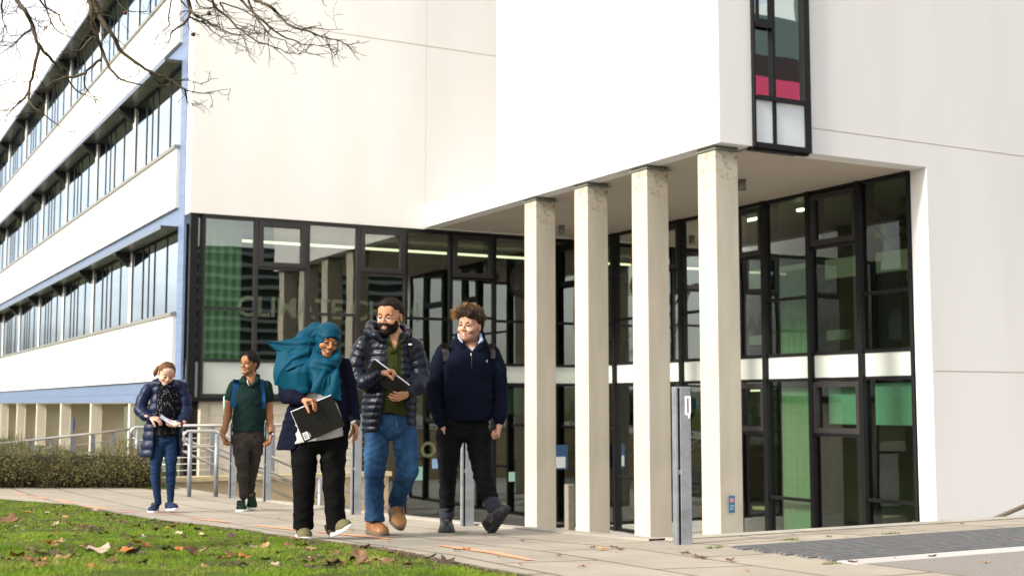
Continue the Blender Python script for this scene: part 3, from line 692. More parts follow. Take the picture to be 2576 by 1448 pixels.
for z in (2.87, 6.50, 10.14): g.box(XW-.13, XW+.15, 27.30, Y1, z, z+.07)
pbuild(g, 'sill', M_SILL, W)
M_CANU = mat('canopy_metal', (.07, .07, .05), .3, metal=.4, noise=.3, nscale=1.2)
g = MB()
for zt in (4.80, 8.45, 12.1):
    g.box(XW-.36, XW-.002, 27.35, Y1, zt-.07, zt-.002)
pbuild(g, 'sunshade', M_CANU, W)
g = MB()
for zt in (4.80, 8.45, 12.1): g.box(XW-.375, XW-.36, 27.35, Y1, zt-.08, zt+.02)
pbuild(g, 'sunshade_edge', M_SILL if False else mat('blue_edge', (.15, .18, .24), .5), W)
cols = [27.25+5.0*i for i in range(0, 11)]
for zt in (4.80, 8.45, 12.1):
    for yc in cols[1:]:
        g = MB(); y = yc-.06
        g.add([(XW-.34, y, zt-.075), (XW-.002, y, zt-.075), (XW-.002, y, zt-.42), (XW-.34, y, zt-.14), (XW-.34, y+.25, zt-.075), (XW-.002, y+.25, zt-.075), (XW-.002, y+.25, zt-.42), (XW-.34, y+.25, zt-.14)],
              [(0,1,2,3), (7,6,5,4), (0,3,7,4), (3,2,6,7), (0,4,5,1)])
        pbuild(g, 'bracket', M_BLACK, W)
for zs, zt in ((2.94, 4.72), (6.57, 8.37), (10.21, 12.02)):
    for b in range(10):
        a0, a1 = cols[b]+.10, cols[b+1]-.12
        nn = 4 if b < 8 else 2; st = (a1-a0)/nn
        for k in range(nn):
            ya, yb = a0+st*k, a0+st*(k+1)
            if zs < 3 and 38 < ya < 39.3: pass
            g = MB(); g.box(XW+.055, XW+.085, ya, ya+.035, zs, zt); g.box(XW+.055, XW+.085, yb-.035, yb, zs, zt); g.box(XW+.05, XW+.10, ya+.035, yb-.035, zs, zs+.04); g.box(XW+.05, XW+.10, ya+.035, yb-.035, zt-.04, zt)
            if k == 2: g.box(XW+.055, XW+.09, (ya+yb)/2-.02, (ya+yb)/2+.02, zs+.04, zt-.04)
            o = pbuild(g, 'window', M_BLACK, W)
            sub(MB().quad((XW+.07, ya, zs), (XW+.07, yb, zs), (XW+.07, yb, zt), (XW+.07, ya, zt)), 'pane', M_GLASS_W, o)
for b in range(1, 11):
    for zs, zt in ((2.94, 4.73), (6.57, 8.38), (10.21, 12.03)): pbuild(MB().box(XW+.035, XW+.25, cols[b]-.12, cols[b]+.10, zs, zt), 'wall_pier', M_PANEL, W)
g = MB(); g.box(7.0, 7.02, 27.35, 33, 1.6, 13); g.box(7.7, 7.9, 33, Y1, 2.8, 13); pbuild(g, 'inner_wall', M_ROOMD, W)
g = MB(); g.box(7.9, 20, 33.2, Y1, -.4, 14.4); g.box(6.6, 16, 33.3, Y1, 14.5, 14.7); pbuild(g, 'roof_block', M_PANEL, W)
# undercroft: piers, beige blockwork, dark openings
for b in range(0, 10):
    if b == 0: continue
    yc = cols[b]-.45
    pbuild(MB().box(XW+.02, XW+.30, yc, yc+.17, ground(XW, yc)-.05, 1.02), 'pier', mat('pale_pier', (.62, .57, .46), .85, noise=.06) if b == 1 else bpy.data.materials['pale_pier'], W)
g = MB(); g.box(9.3, 9.6, 27, Y1, -.5, 1.05)
for b in range(1, 10): yc = cols[b]-.24; g.box(7.0, 7.62, yc, yc+.25, -.5, 1.04)
pbuild(g, 'beige_wall', M_BEIGE, W)
g = MB()
for b in range(1, 10): g.box(7.62, 9.3, cols[b]-.20, cols[b]-.05, -.5, 1.03)
pbuild(g, 'ground_window', M_BLACK, W)
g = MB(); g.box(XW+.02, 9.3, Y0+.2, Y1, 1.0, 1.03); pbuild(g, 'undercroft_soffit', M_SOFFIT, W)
q = onx(163, 1088, 6.98)
pbuild(MB().box(6.95, 6.99, 41.2, 41.55, -.0+.15, .55), 'small_sign', mat('sign_navy', (.03, .05, .12), .5), W)
# lower wall under the rear glazing on the left
g = MB(); g.box(7.16, 10.44, 26.55, 26.8, -1.95, 1.11); pbuild(g, 'block_wall', M_BLOCK, B)
g = MB(); g.box(7.0, 7.16, 26.5, 26.8, -1.95, 1.11); pbuild(g, 'block_pier', M_BEIGE, B)
g = MB(); g.box(6.72, 7.0, 26.7, 26.8, -1.95, 1.1); g.box(6.7, 10.44, 26.44, 26.8, 1.04, 1.115); pbuild(g, 'dark_door', M_BLACK, B)
# ================================================================== STAIRS, RAILS, POSTS
st = MB(); n = 11
for k in range(n): st.box(EX+.3*k, EX+.3*(k+1)+(0 if k < n-1 else 0), 17.55, 21.85, FZ+.001, ground(EX, 19)-.15*(k+1)+.001)
st.build('steps', M_COURT, label='flight of stone steps going down from the pavement to the courtyard', cat='steps')
t = empty('stair_wall', (8, 22, FZ), label='low sand coloured wall with coping behind the descending steps', cat='wall')
pbuild(MB().box(4.9, 9.3, 21.9, 22.15, FZ, -.33)  .box(4.85, 4.9, 21.9, 22.15, -.6, -.33), 'wall_face', M_SAND, t)
pbuild(MB().box(4.85, 9.35, 21.86, 22.19, -.33, -.25), 'coping', M_CAP, t)
# level cable rail on the wall and ramp rail to the left
def cable_rail(name, pts, base, posts, label, ncab=7, r=.024):
    t = empty(name, (pts[0][0], pts[0][1], base(0)), label=label, cat='railing')
    pbuild(MB().tube(pts, r, 10), 'top_rail', M_STEEL, t)
    for i in range(ncab):
        f = (i+1)/(ncab+1); g = MB()
        g.tube([(p[0], p[1], base(j)+(p[2]-base(j))*f) for j, p in enumerate(pts)], .007, 5); pbuild(g, 'cable', M_STEEL, t)
    for s_ in posts:
        j = min(int(s_), len(pts)-2); f = s_-j; a, b = Vector(pts[j]), Vector(pts[j+1]); p = a.lerp(b, f); zb = base(j)*(1-f)+base(j+1)*f
        pbuild(MB().box(p.x-.035, p.x+.035, p.y-.012, p.y+.012, zb, p.z-.03).box(p.x-.01, p.x+.01, p.y-.01, p.y+.01, p.z-.03, p.z-.01), 'post', M_GALV, t)
    return t
cable_rail('cable_railing', [(4.95, 22.02, .62), (9.3, 22.02, .62)], lambda j: -.25, [0.01, .25, .5, .75, .99], 'level steel cable railing along the top of the sand coloured wall')
cable_rail('ramp_railing', [(-1.5, 22.6, .0), (2.6, 22.6, .33), (4.8, 22.6, .56)], lambda j: (-1.0, -.62, -.42)[j], [.15, .4, .65, .9, 1.1, 1.25, 1.4, 1.55, 1.7, 1.85, 1.99], 'steel railing rising along the ramp behind the hedge', 5)
def stair_rail(y, lab):
    t = empty('stair_handrail', (4.6, y, -.3), label=lab, cat='handrail')
    top = [(4.55, y, .45), (4.52, y, .56), (4.58, y, .61), (4.95, y, .61), (5.4, y, .40), (8.6, y, -1.0)]
    pbuild(MB().tube(top, .024, 10), 'top_rail', M_STEEL, t)
    low = [(4.55, y, .45), (4.62, y, .39), (4.98, y, .39), (5.42, y, .18), (8.6, y, -1.22)]
    pbuild(MB().tube(low, .020, 10), 'lower_rail', M_STEEL, t)
    for x in (4.62, 5.0, 6.55, 8.1):
        zt = .59 if x < 5 else (.40-.4375*(x-5.4))
        if x == 5.0: zt = .57
        zb = ground(x, y)-.02 if x < 5.2 else -.3-.5*(x-EX)-.25
        pbuild(MB().tube([(x, y, zb), (x, y, zt)], .032, 12), 'post', M_GALV, t)
stair_rail(18.0, 'double steel handrail along the near side of the steps'); stair_rail(21.4, 'double steel handrail along the far side of the steps by the wall')
# flat galvanised posts along the drop edge: two plates with a gap, a bridge piece half way
def flat_post(x, y, label, h=1.06):
    z = ground(x, y); t = empty('edge_post', (x, y, z), label=label, cat='post', group='galvanised posts along the pavement edge')
    hw = .044
    g = MB(); g.box(-.022, hw*1.25, -.035, .035, -.02, h, .003); g.build('front_plate', M_GALV, t)
    g = MB(); g.box(-hw-.012, -hw+.004, -.035, .035, -.02, h, .002)
    g.box(-hw+.004, -.022, -.033, .033, h-.012, h-.001); g.box(-hw+.004, -.022, -.03, .03, .47, .50); g.build('side_plate', M_GALV, t)
    g = MB(); g.box(-hw+.004, -.022, .02, .030, .0, h-.014); g.build('back_web', mat('web_dark', (.12, .13, .15), .6) if 'web_dark' not in bpy.data.materials else bpy.data.materials['web_dark'], t)
    return t
PP = [ong(*p) for p in ((1718,1368),(1175,1322),(895,1293),(671,1260),(584,1252))]
labs = ['nearest grey steel post at the pavement corner with a white painted squiggle', 'grey steel post seen behind the legs of the man in the navy sweater', 'grey steel post at the pavement edge between the scarfed woman and the man in jeans', 'grey steel post just right of the walker in the green polo shirt', 'grey steel post just left of the walker in the green polo shirt']
posts = [flat_post(p.x, p.y, l, 1.06) for p, l in zip(PP, labs)]
for p_ in posts: p_.rotation_euler = (0, 0, R(-14))
for p_ in (posts[3], posts[4]): p_.scale = (.92, .92, .98)
# squiggle of white paint on the nearest post: a square loop with a tail
g = MB(); zt = .93
for (a, b, c, d) in ((.012, .026, -.06, .065), (.026, .054, .052, .066), (.041, .054, -.05, .052), (.022, .05, -.065, -.05), (.034, .047, -.085, -.065)):
    g.box(a, b, -.0385, -.0355, zt+c, zt+d)
g.build('paint_squiggle', mat('white_paint', (.8, .8, .8), .6), posts[0])
# bollard in the courtyard
q = ony(1432, 1318, 24.0)
MB().box(q.x-.085, q.x+.085, 23.9, 24.07, FZ, FZ+1.2, .015).build('bollard', mat('bollard_concrete', (.21, .19, .15), .85, noise=.15), label='square concrete bollard in the courtyard between the first two columns', cat='bollard')
# right hand stair rail by the white wall
t = empty('wall_handrail', (16, 13, -.9), label='dark brown handrail rising beside the white wall at the right edge', cat='handrail')
a_, b_ = ony(2482, 1312, 12.5), ony(2600, 1262, 12.5); dd = (b_-a_)
pbuild(MB().tube([a_-dd*.6, b_+dd*1.2], .03, 10), 'top_rail', mat('brown_rail', (.14, .11, .08), .5, metal=.3), t)
pbuild(MB().box(b_.x+.2, b_.x+.25, 12.48, 12.52, FZ, b_.z+.1), 'post', M_GALV, t)
# ================================================================== BUILDINGS AND TREES BEHIND THE CAMERA (seen in the glass)
T = empty('tall_block', (50, -28, 0), label='tall grey block with a red band reflected in the glass', cat='building')
g = MB()
for (z0, z1, m_) in ((0, 14.5, (.20, .22, .23)),): pass
pbuild(MB().box(38, 62, -34, -26, 0, 18.15), 'lower_wall', mat('far_dark_glass', (.05, .09, .11), .5, noise=.3, nscale=.8), T)
pbuild(MB().box(37.8, 62.2, -34.2, -25.6, 18.15, 19.75), 'red_band', mat('far_red', (.95, .07, .20), .5), T)
pbuild(MB().box(37.9, 62.1, -34.1, -25.8, 18.75, 18.88).box(38.2, 62, -34, -26.0, 19.76, 21.3), 'dark_band', mat('far_brown', (.05, .03, .03), .7), T)
pbuild(MB().box(38, 62, -34, -26.1, 21.3, 23.7), 'grey_wall', mat('far_grey', (.16, .22, .22), .7), T)
pbuild(MB().box(51, 62, -34, -27, 23.7, 25.9), 'roof_box', mat('far_roof', (.30, .34, .35), .7), T)
L_ = empty('louvred_block', (24, -28, 0), label='low block with pale horizontal louvres reflected in the glass', cat='building')
pbuild(MB().box(12, 36, -34, -27, 0, 11), 'wall', mat('louvre_back', (.04, .05, .05), .8), L_)
g = MB()
for k in range(15): g.box(12, 36, -27, -26.4, .6+.7*k, .6+.7*k+.22)
pbuild(g, 'louvre', mat('louvre_pale', (.24, .29, .30), .6), L_)
L2 = empty('brick_hall', (-40, 80, 0), label='dark hall standing across the lawn', cat='building')
pbuild(MB().box(-52, -30, 55, 110, -1, 10), 'wall', mat('hall_wall', (.14, .12, .13), .9, noise=.2, nscale=.4), L2)
g = MB()
for k in range(14):
    for z in (1.5, 5.2): g.box(-30.0, -29.9, 57+3.8*k, 59+3.8*k, z, z+2)
pbuild(g, 'window', mat('hall_window', (.35, .38, .42), .2), L2)
# ================================================================== PEOPLE
W3 = np.array((1.09, 1.0, 1.0))
def skin(name, c, dark): return mat(name, c, .48, spec=.4, noise=.10, nscale=18, sub=.12, bump=.06, bscale=300)
M_SK = [skin('skin_brown_warm', (.36, .155, .068), 0), skin('skin_tan', (.46, .225, .120), 0), skin('skin_pink', (.50, .265, .18), 0), skin('skin_fair', (.58, .34, .25), 0), skin('skin_deep_tan', (.29, .125, .05), 0)]
M_EYE = mat('eye_white', (.72, .70, .68), .25); M_IRIS = mat('iris_dark', (.03, .018, .012), .2); M_TEETH = mat('teeth', (.85, .80, .70), .3)
M_LIPS = [mat('lips_brown', (.36, .12, .085), .4), mat('lips_tan', (.52, .20, .15), .4), mat('lips_pink', (.66, .25, .21), .4), mat('lips_rose', (.60, .28, .24), .4), mat('lips_deep', (.42, .17, .13), .4)]
def stubble(o, M, s, col=(.20, .105, .07), amt=.75, top=-.050, mous=True):
    """short beard shade as a smooth mask stored on the skin mesh"""
    A, T = M; me = o.data; n = len(me.vertices); V = np.empty(n*3, np.float32); me.vertices.foreach_get('co', V); p = ((V.reshape(-1, 3)-T)@A)/(W3*s)
    x, y, z = p[:, 0], p[:, 1], p[:, 2]; lim = top+1.1*np.clip(np.abs(x)-.030, 0, 1); m = np.clip((lim-z)/.018, 0, 1)*np.clip((.02-y)/.03, 0, 1)*np.clip((z+.145)/.03, 0, 1)
    m = m*(1-np.exp(-((x/.030)**2+((z+.068)/.011)**2)*1.0)*.9)
    at = me.attributes.new('stubble', 'FLOAT', 'POINT'); at.data.foreach_set('value', (m*amt).astype(np.float32))
    mt = me.materials[0].copy(); mt.name = me.materials[0].name+'_stubble'; me.materials[0] = mt; nt, b = nodes(mt)
    a_ = nt.nodes.new('ShaderNodeAttribute'); a_.attribute_name = 'stubble'; mx = nt.nodes.new('ShaderNodeMixRGB'); mx.inputs[2].default_value = (*col, 1)
    src = b.inputs['Base Color'].links[0].from_socket; nt.links.new(a_.outputs['Fac'], mx.inputs[0]); nt.links.new(src, mx.inputs[1]); nt.links.new(mx.outputs[0], b.inputs['Base Color'])
def hair_mat(name, a, b_, rough=.6):
    m = mat(name, a, rough, spec=.12, noise=.4, nscale=30, col2=b_, bump=.6, bscale=120, stretch=(1, 1, .35)); return m
M_HBLK = hair_mat('hair_black', (.012, .009, .008), (.005, .004, .004)); M_HBRN = hair_mat('hair_brown', (.085, .045, .022), (.022, .012, .008))
M_HRIM = hair_mat('hair_backlit_tips', (.42, .25, .09), (.16, .085, .03)); M_HFAIR = hair_mat('hair_fair', (.17, .09, .042), (.075, .04, .02)); M_BROWD = mat('brow_dark', (.02, .014, .010), .7)  # gold tip tone paints the backlit rim into the hair colour
M_HDKB = hair_mat('hair_dark_brown', (.026, .014, .010), (.009, .006, .005))
def cloth(name, c, rough=.85, sheen=0, b=.35, bs=160, n=.10, ns=9): return mat(name, c, rough, spec=.05, noise=n, nscale=ns, bump=b, bscale=bs)
M_NAVYK = cloth('navy_knit', (.0055, .0065, .016), .9); M_TEE = cloth('white_cotton', (.44, .43, .42), .85, .1); M_BLKT = cloth('black_trouser', (.0045, .0045, .005), .8, .05)
M_TEAL = mat('teal_silk', (.0002, .044, .080), .6, spec=.1, noise=.12, nscale=5)
M_UNDER = cloth('black_underscarf', (.010, .012, .02), .9)
M_PUFF = mat('navy_nylon', (.0055, .0075, .016), .36, spec=.22, noise=.15, nscale=8, bump=.25, bscale=28); M_PUFF2 = mat('blue_nylon', (.006, .012, .040), .42, spec=.2, noise=.15, nscale=8, bump=.25, bscale=28)
M_LIN = mat('jacket_lining', (.008, .009, .014), .7)
M_SHIRT = cloth('olive_shirt', (.028, .034, .010), .85, .1); M_SWEAT = cloth('navy_sweatshirt', (.0055, .0075, .017), .9, .2, .3, 200)
M_POLO = cloth('dark_green_polo', (.009, .021, .020), .9, .1); M_GREYT = cloth('grey_brown_trouser', (.038, .033, .029), .9, .1)
def denim(name, c, lo):
    m = mat(name, tuple(v*1.25 for v in c), .85, spec=.08, noise=.3, nscale=7, col2=lo, bump=.5, bscale=200, stretch=(1, 1, .45)); return m
M_JEAN = denim('blue_denim', (.030, .080, .165), (.008, .025, .065)); M_JEAN2 = denim('dark_denim', (.014, .034, .082), (.005, .014, .038)); M_BJEAN = denim('black_denim', (.0075, .0075, .009), (.0035, .0035, .004))
M_STRAP = cloth('black_webbing', (.012, .012, .013), .7, .05); M_STRAPB = cloth('blue_webbing', (.010, .050, .135), .8, .1); M_STRAPG = cloth('charcoal_webbing', (.045, .043, .040), .8, .1)
M_TANB = mat('tan_leather', (.22, .095, .032), .5, noise=.3, nscale=9, bump=.25, bscale=60); M_TAN2 = mat('tan_suede', (.30, .15, .05), .75, noise=.25, nscale=9, bump=.25, bscale=60)
M_SOLEB = mat('brown_sole', (.10, .065, .045), .7); M_SOLEW = mat('white_sole', (.72, .70, .67), .6, noise=.06, nscale=20); M_SOLEK = mat('black_rubber', (.012, .012, .012), .6, bump=.5, bscale=60)
M_OLIVE = cloth('olive_knit', (.13, .115, .062), .85, .1); M_BLKL = mat('black_leather', (.014, .014, .015), .42, noise=.2, nscale=12, bump=.3, bscale=50); M_NAVYS = cloth('navy_canvas', (.02, .03, .07), .8, .1); M_GREENS = cloth('green_mesh', (.010, .026, .016), .85, .1)
M_LACE = mat('lace', (.30, .28, .22), .8); M_LACED = mat('dark_lace', (.05, .03, .02), .8); M_LACEK = mat('black_lace', (.03, .03, .03), .8)
M_METAL = mat('polished_metal', (.7, .68, .64), .25, metal=.9); M_WHITE = mat('white_thread', (.75, .75, .75), .7)
def rotm(yaw=0, pitch=0, roll=0):
    return np.array((Matrix.Rotation(R(roll), 3, 'Y') @ Matrix.Rotation(R(yaw), 3, 'Z') @ Matrix.Rotation(R(pitch), 3, 'X')))
class Person:
    def __init__(s, label, foot, z, dist=None, dzoom=(960, 1080, 1.478)):
        """foot: pixel of the supporting foot read on the ground, gives the spot where the person stands"""
        s.z = dzoom; g = ong(*foot); s.dist = dist or math.hypot(g.x, g.y); r = ray(*foot); hd = math.hypot(r[0], r[1])
        s.G = Vector((r[0]/hd*s.dist, r[1]/hd*s.dist, 0)); s.G.z = ground(s.G.x, s.G.y)
        s.ang = math.atan2(s.G.y, s.G.x)-math.pi/2; s.label = label; s.u = None
        s.k = s.dist/F*.67083/dzoom[2]
    def J(s, zx, zy, dy=0.0):
        px = (s.z[0]+zx/s.z[2])*.67083; py = (s.z[1]+zy/s.z[2])*.67083
        r = ray(px, py); c, n = math.cos(-s.ang), math.sin(-s.ang)
        lx, ly = c*r[0]-n*r[1], n*r[0]+c*r[1]
        t = (s.dist+dy)/ly
        return np.array((lx*t, dy, CZ+r[2]*t-s.G.z))
    def place(s, o):
        o.location = s.G; o.rotation_euler = (0, 0, s.ang); return o
def npy(v): return np.array(v, float)
def unit(v): v = npy(v); return v/np.linalg.norm(v)
def poly2(P, pts, ax=(0, 2)):
    x = P[..., ax[0]]; y = P[..., ax[1]]; pts = [npy(p)[list(ax)] if len(p) == 3 else npy(p) for p in pts]; d = None; inside = np.zeros(x.shape, bool); n = len(pts)
    for i in range(n):
        a, b = pts[i], pts[(i+1) % n]; e = b-a; wx, wy = x-a[0], y-a[1]
        t = np.clip((wx*e[0]+wy*e[1])/(e@e+1e-12), 0, 1); dd = (wx-e[0]*t)**2+(wy-e[1]*t)**2
        d = dd if d is None else np.minimum(d, dd)
        c = ((a[1] > y) != (b[1] > y)) & (x < (b[0]-a[0])*(y-a[1])/(b[1]-a[1]+1e-12)+a[0]); inside ^= c
    d = np.sqrt(d); return np.where(inside, -d, d)
def front(S, x, z, back=False):
    i = int(round((x-S.lo[0])/S.h)); k = int(round((z-S.lo[2])/S.h)); i = min(max(i, 0), S.n[0]-1); k = min(max(k, 0), S.n[2]-1)
    col = S.v[i, :, k]; w = np.nonzero(col < 0)[0]
    if len(w) == 0: return None
    return S.lo[1]+S.h*(w[-1] if back else w[0])
def head(S, M, s=1.0, jaw=1.0, cheek=1.0, smile=0, fem=0, ears=True):
    e = lambda c, r, **k: S.ell(npy(c)*W3*s, npy(r)*W3*s, M=M, **k); c = lambda a, b, r1, r2, **k: S.cone(npy(a)*W3*s, npy(b)*W3*s, r1*s, r2*s, M=M, **k)
    e((0, .018, .030), (.075, .095, .084), k=.02)
    e((0, -.020, -.020), (.063*jaw, .066, .088), k=.03)
    for q in (-1, 1):
        c((q*.052*jaw, .005, -.050), (q*.018, -.066, -.098), .020, .019, k=.03)
        e((q*.035, -.060, -.034), (.024*cheek, .022*cheek, .021), k=.02)
        c((q*.012, -.083, .022), (q*.044, -.072, .022), .0085, .007, k=.015)
    e((0, -.075, -.100), (.022, .017, .015), k=.02)
    e((0, -.058, .055), (.055, .034, .04), k=.03)
    c((0, -.084, .012), (0, -.108, -.028), .0075, .0105, k=.012)
    for q in (-1, 1):
        e((q*.0125, -.098, -.032), (.009, .010, .0075), k=.008)
        e((q*.031, -.094, .004), (.0155, .0125, .0085), mode='s', k=.010)
        if ears:
            e((q*.0815, .010, -.004), (.0085, .019, .032), k=.008, rot=(R(-12), 0, R(q*26)))
            e((q*.089, .003, -.002), (.005, .010, .018), mode='s', k=.006, rot=(R(-12), 0, R(q*26)))
    w = .024+.004*smile
    if smile: e((0, -.096, -.066), (w*.82, .012, .0065), mode='s', k=.006)
    e((0, -.080, -.054), (.020, .014, .010), k=.012)
    return S
def features(M, s, root, i, smile=0, down=0, browm=None, gaze=0, tee=True, bw=.0058):
    """eyes, lids, brows, lips and teeth, each its own mesh"""
    A, T = M; tf = lambda p: npy(p)*W3*s@A.T+T
    box = lambda: Sdf(tf((0, -.09, .01))-.078*s, tf((0, -.09, .01))+.078*s, .0016)
    for q in (-1, 1):
        g = MB(); c = tf((q*.031, -.0735, .004)); Rr = .0118*s; bm = bmesh.new(); bmesh.ops.create_uvsphere(bm, u_segments=14, v_segments=10, radius=Rr)
        g.add([Vector(c)+v.co for v in bm.verts], [[v.index for v in f.verts] for f in bm.faces], True); bm.free()
        f = npy((gaze*.5, -1, -.25*down)); f = f/np.linalg.norm(f)@A.T; c2 = c+f*Rr*.50; ir = MB()
        g2 = bmesh.new(); bmesh.ops.create_uvsphere(g2, u_segments=12, v_segments=8, radius=.0086*s)
        ir.add([Vector(c2)+v.co for v in g2.verts], [[v.index for v in f_.verts] for f_ in g2.faces], True); g2.free()
        eo = g.build('eye', M_EYE, root); ir.build('iris', M_IRIS, eo)
        S = box(); S.chain([npy((q*.016, -.0820, .004))*W3*s, npy((q*.026, -.0850, .0118-.0085*down))*W3*s, npy((q*.037, -.0835, .0112-.0085*down))*W3*s, npy((q*.047, -.074, .003))*W3*s], [.0030*s, (.0046+.0012*down)*s, (.0046+.0012*down)*s, .0026*s], M=M, k=.003)
        sdf_obj('eyelid', S, M_SK[i], root)
        S = box(); S.chain([npy((q*.0165, -.0840, .001))*W3*s, npy((q*.027, -.0892, .0072-.0125*down))*W3*s, npy((q*.037, -.0872, .0066-.0125*down))*W3*s, npy((q*.048, -.0765, -.001))*W3*s], [.0018*s, (.0034+.0012*down)*s, (.0036+.0012*down)*s, .0018*s], M=M, k=.002)
        sdf_obj('eyelash', S, M_BROWD, root)
        S = box(); S.chain([npy((q*.013, -.0915, .0215))*W3*s, npy((q*.030, -.0905, .0285))*W3*s, npy((q*.048, -.0755, .0225))*W3*s], [bw*s, bw*s, bw*.45*s], M=M, k=.003, sq=(1, .6, .8))
        sdf_obj('eyebrow', S, browm or M_BROWD, root)
    w = .021+.0085*smile; up = .008*smile
    S = Sdf(tf((0, -.09, -.065))-.05*s, tf((0, -.09, -.065))+.05*s, .0015)
    S.chain([npy((-w, -.0795, -.064+up))*W3*s, npy((-.009, -.0945, -.0592+.002*smile))*W3*s, npy((0, -.0955, -.0605))*W3*s, npy((.009, -.0945, -.0592+.002*smile))*W3*s, npy((w, -.0795, -.064+up))*W3*s], [.0013*s, .0024*s, .0022*s, .0024*s, .0013*s], M=M, k=.003)
    lo = -.0705-.0075*smile
    S.chain([npy((-w, -.0795, -.064+up))*W3*s, npy((-.011, -.0925, lo+.001))*W3*s, npy((.011, -.0925, lo+.001))*W3*s, npy((w, -.0795, -.064+up))*W3*s], [.0012*s, .0034*s, .0034*s, .0012*s], M=M, k=.003)
    sdf_obj('lips', S, M_LIPS[i], root)
    if smile and tee:
        S = Sdf(tf((0, -.09, -.065))-.05*s, tf((0, -.09, -.065))+.05*s, .0015)
        S.chain([npy((-w*.78, -.0805, -.062+up*.7))*W3*s, npy((0, -.0905, -.0660))*W3*s, npy((w*.78, -.0805, -.062+up*.7))*W3*s], [.0028*s, .0048*s, .0028*s], M=M, k=.003, sq=(1, .6, 1))
        sdf_obj('teeth', S, M_TEETH, root)
    # nostril shade put in by colour: small dark plugs, not hollows
    g = MB()
    for q in (-1, 1):
        c = tf((q*.0065, -.1065, -.0395)); g.tube([c, c+npy((0, .004, .002))@A.T*s], .0030*s, 8)
    g.build('nostrils', M_IRIS, root)
def hand(wrist, d, n, side, curl=(25, 35, 25), size=1.0, spread=.0, thumb=(.75, .55, .35), tcurl=15, fc=None, h=.0024):
    """continuous hand: palm, four unequal fingers, thumb from the side of the palm near its base"""
    wrist = npy(wrist); d = unit(d); n = npy(n); n = unit(n-d*(n@d)); sd = unit(np.cross(d, n))*side; z = size
    S = Sdf(wrist-.20*z, wrist+.20*z, h)
    offs = (.029, .0095, -.0105, -.029); lens = (.070, .078, .072, .057); kd = (.086, .090, .085, .076)
    S.cone(wrist-d*.05, wrist+d*.012, .023*z, .024*z, k=.02)
    for i in range(4):
        kn = wrist+(d*kd[i]+sd*offs[i])*z; S.cone(wrist+(d*.012+sd*offs[i]*.55)*z, kn, .0150*z, .0118*z, k=.012)
        c = fc[i] if fc else curl; dd = unit(d+sd*offs[i]*spread*20); p = kn; a = 0; r = (.0098, .0088, .0078, .0064) if i < 3 else (.0086, .0076, .0068, .0056)
        for j, fr in enumerate((.44, .31, .25)):
            a += R(c[j]); v = dd*math.cos(a)+n*math.sin(a); q = p+v*lens[i]*fr*z; S.cone(p, q, r[j]*z, r[j+1]*z, k=.003 if j else .007); p = q
    p = wrist+(d*.022+sd*.022+n*.004)*z; v = unit(d*thumb[0]+sd*thumb[1]+n*thumb[2])
    r = (.0150, .0118, .0104, .0082)
    for j, L in enumerate((.042, .034, .027)):
        q = p+v*L*z; S.cone(p, q, r[j]*z, r[j+1]*z, k=.012 if j == 0 else .004); p = q
        v = unit(v+(n-sd*.6)*math.tan(R(tcurl))*.8)
    return S
def quilt(lam, A, ph=0, axis=None):
    def f(X, t, L):
        sc = t*L+ph if axis is None else X@npy(axis)+ph
        return -A*.62*(np.abs(np.sin(math.pi*sc/lam))**.7-.5)
    return f
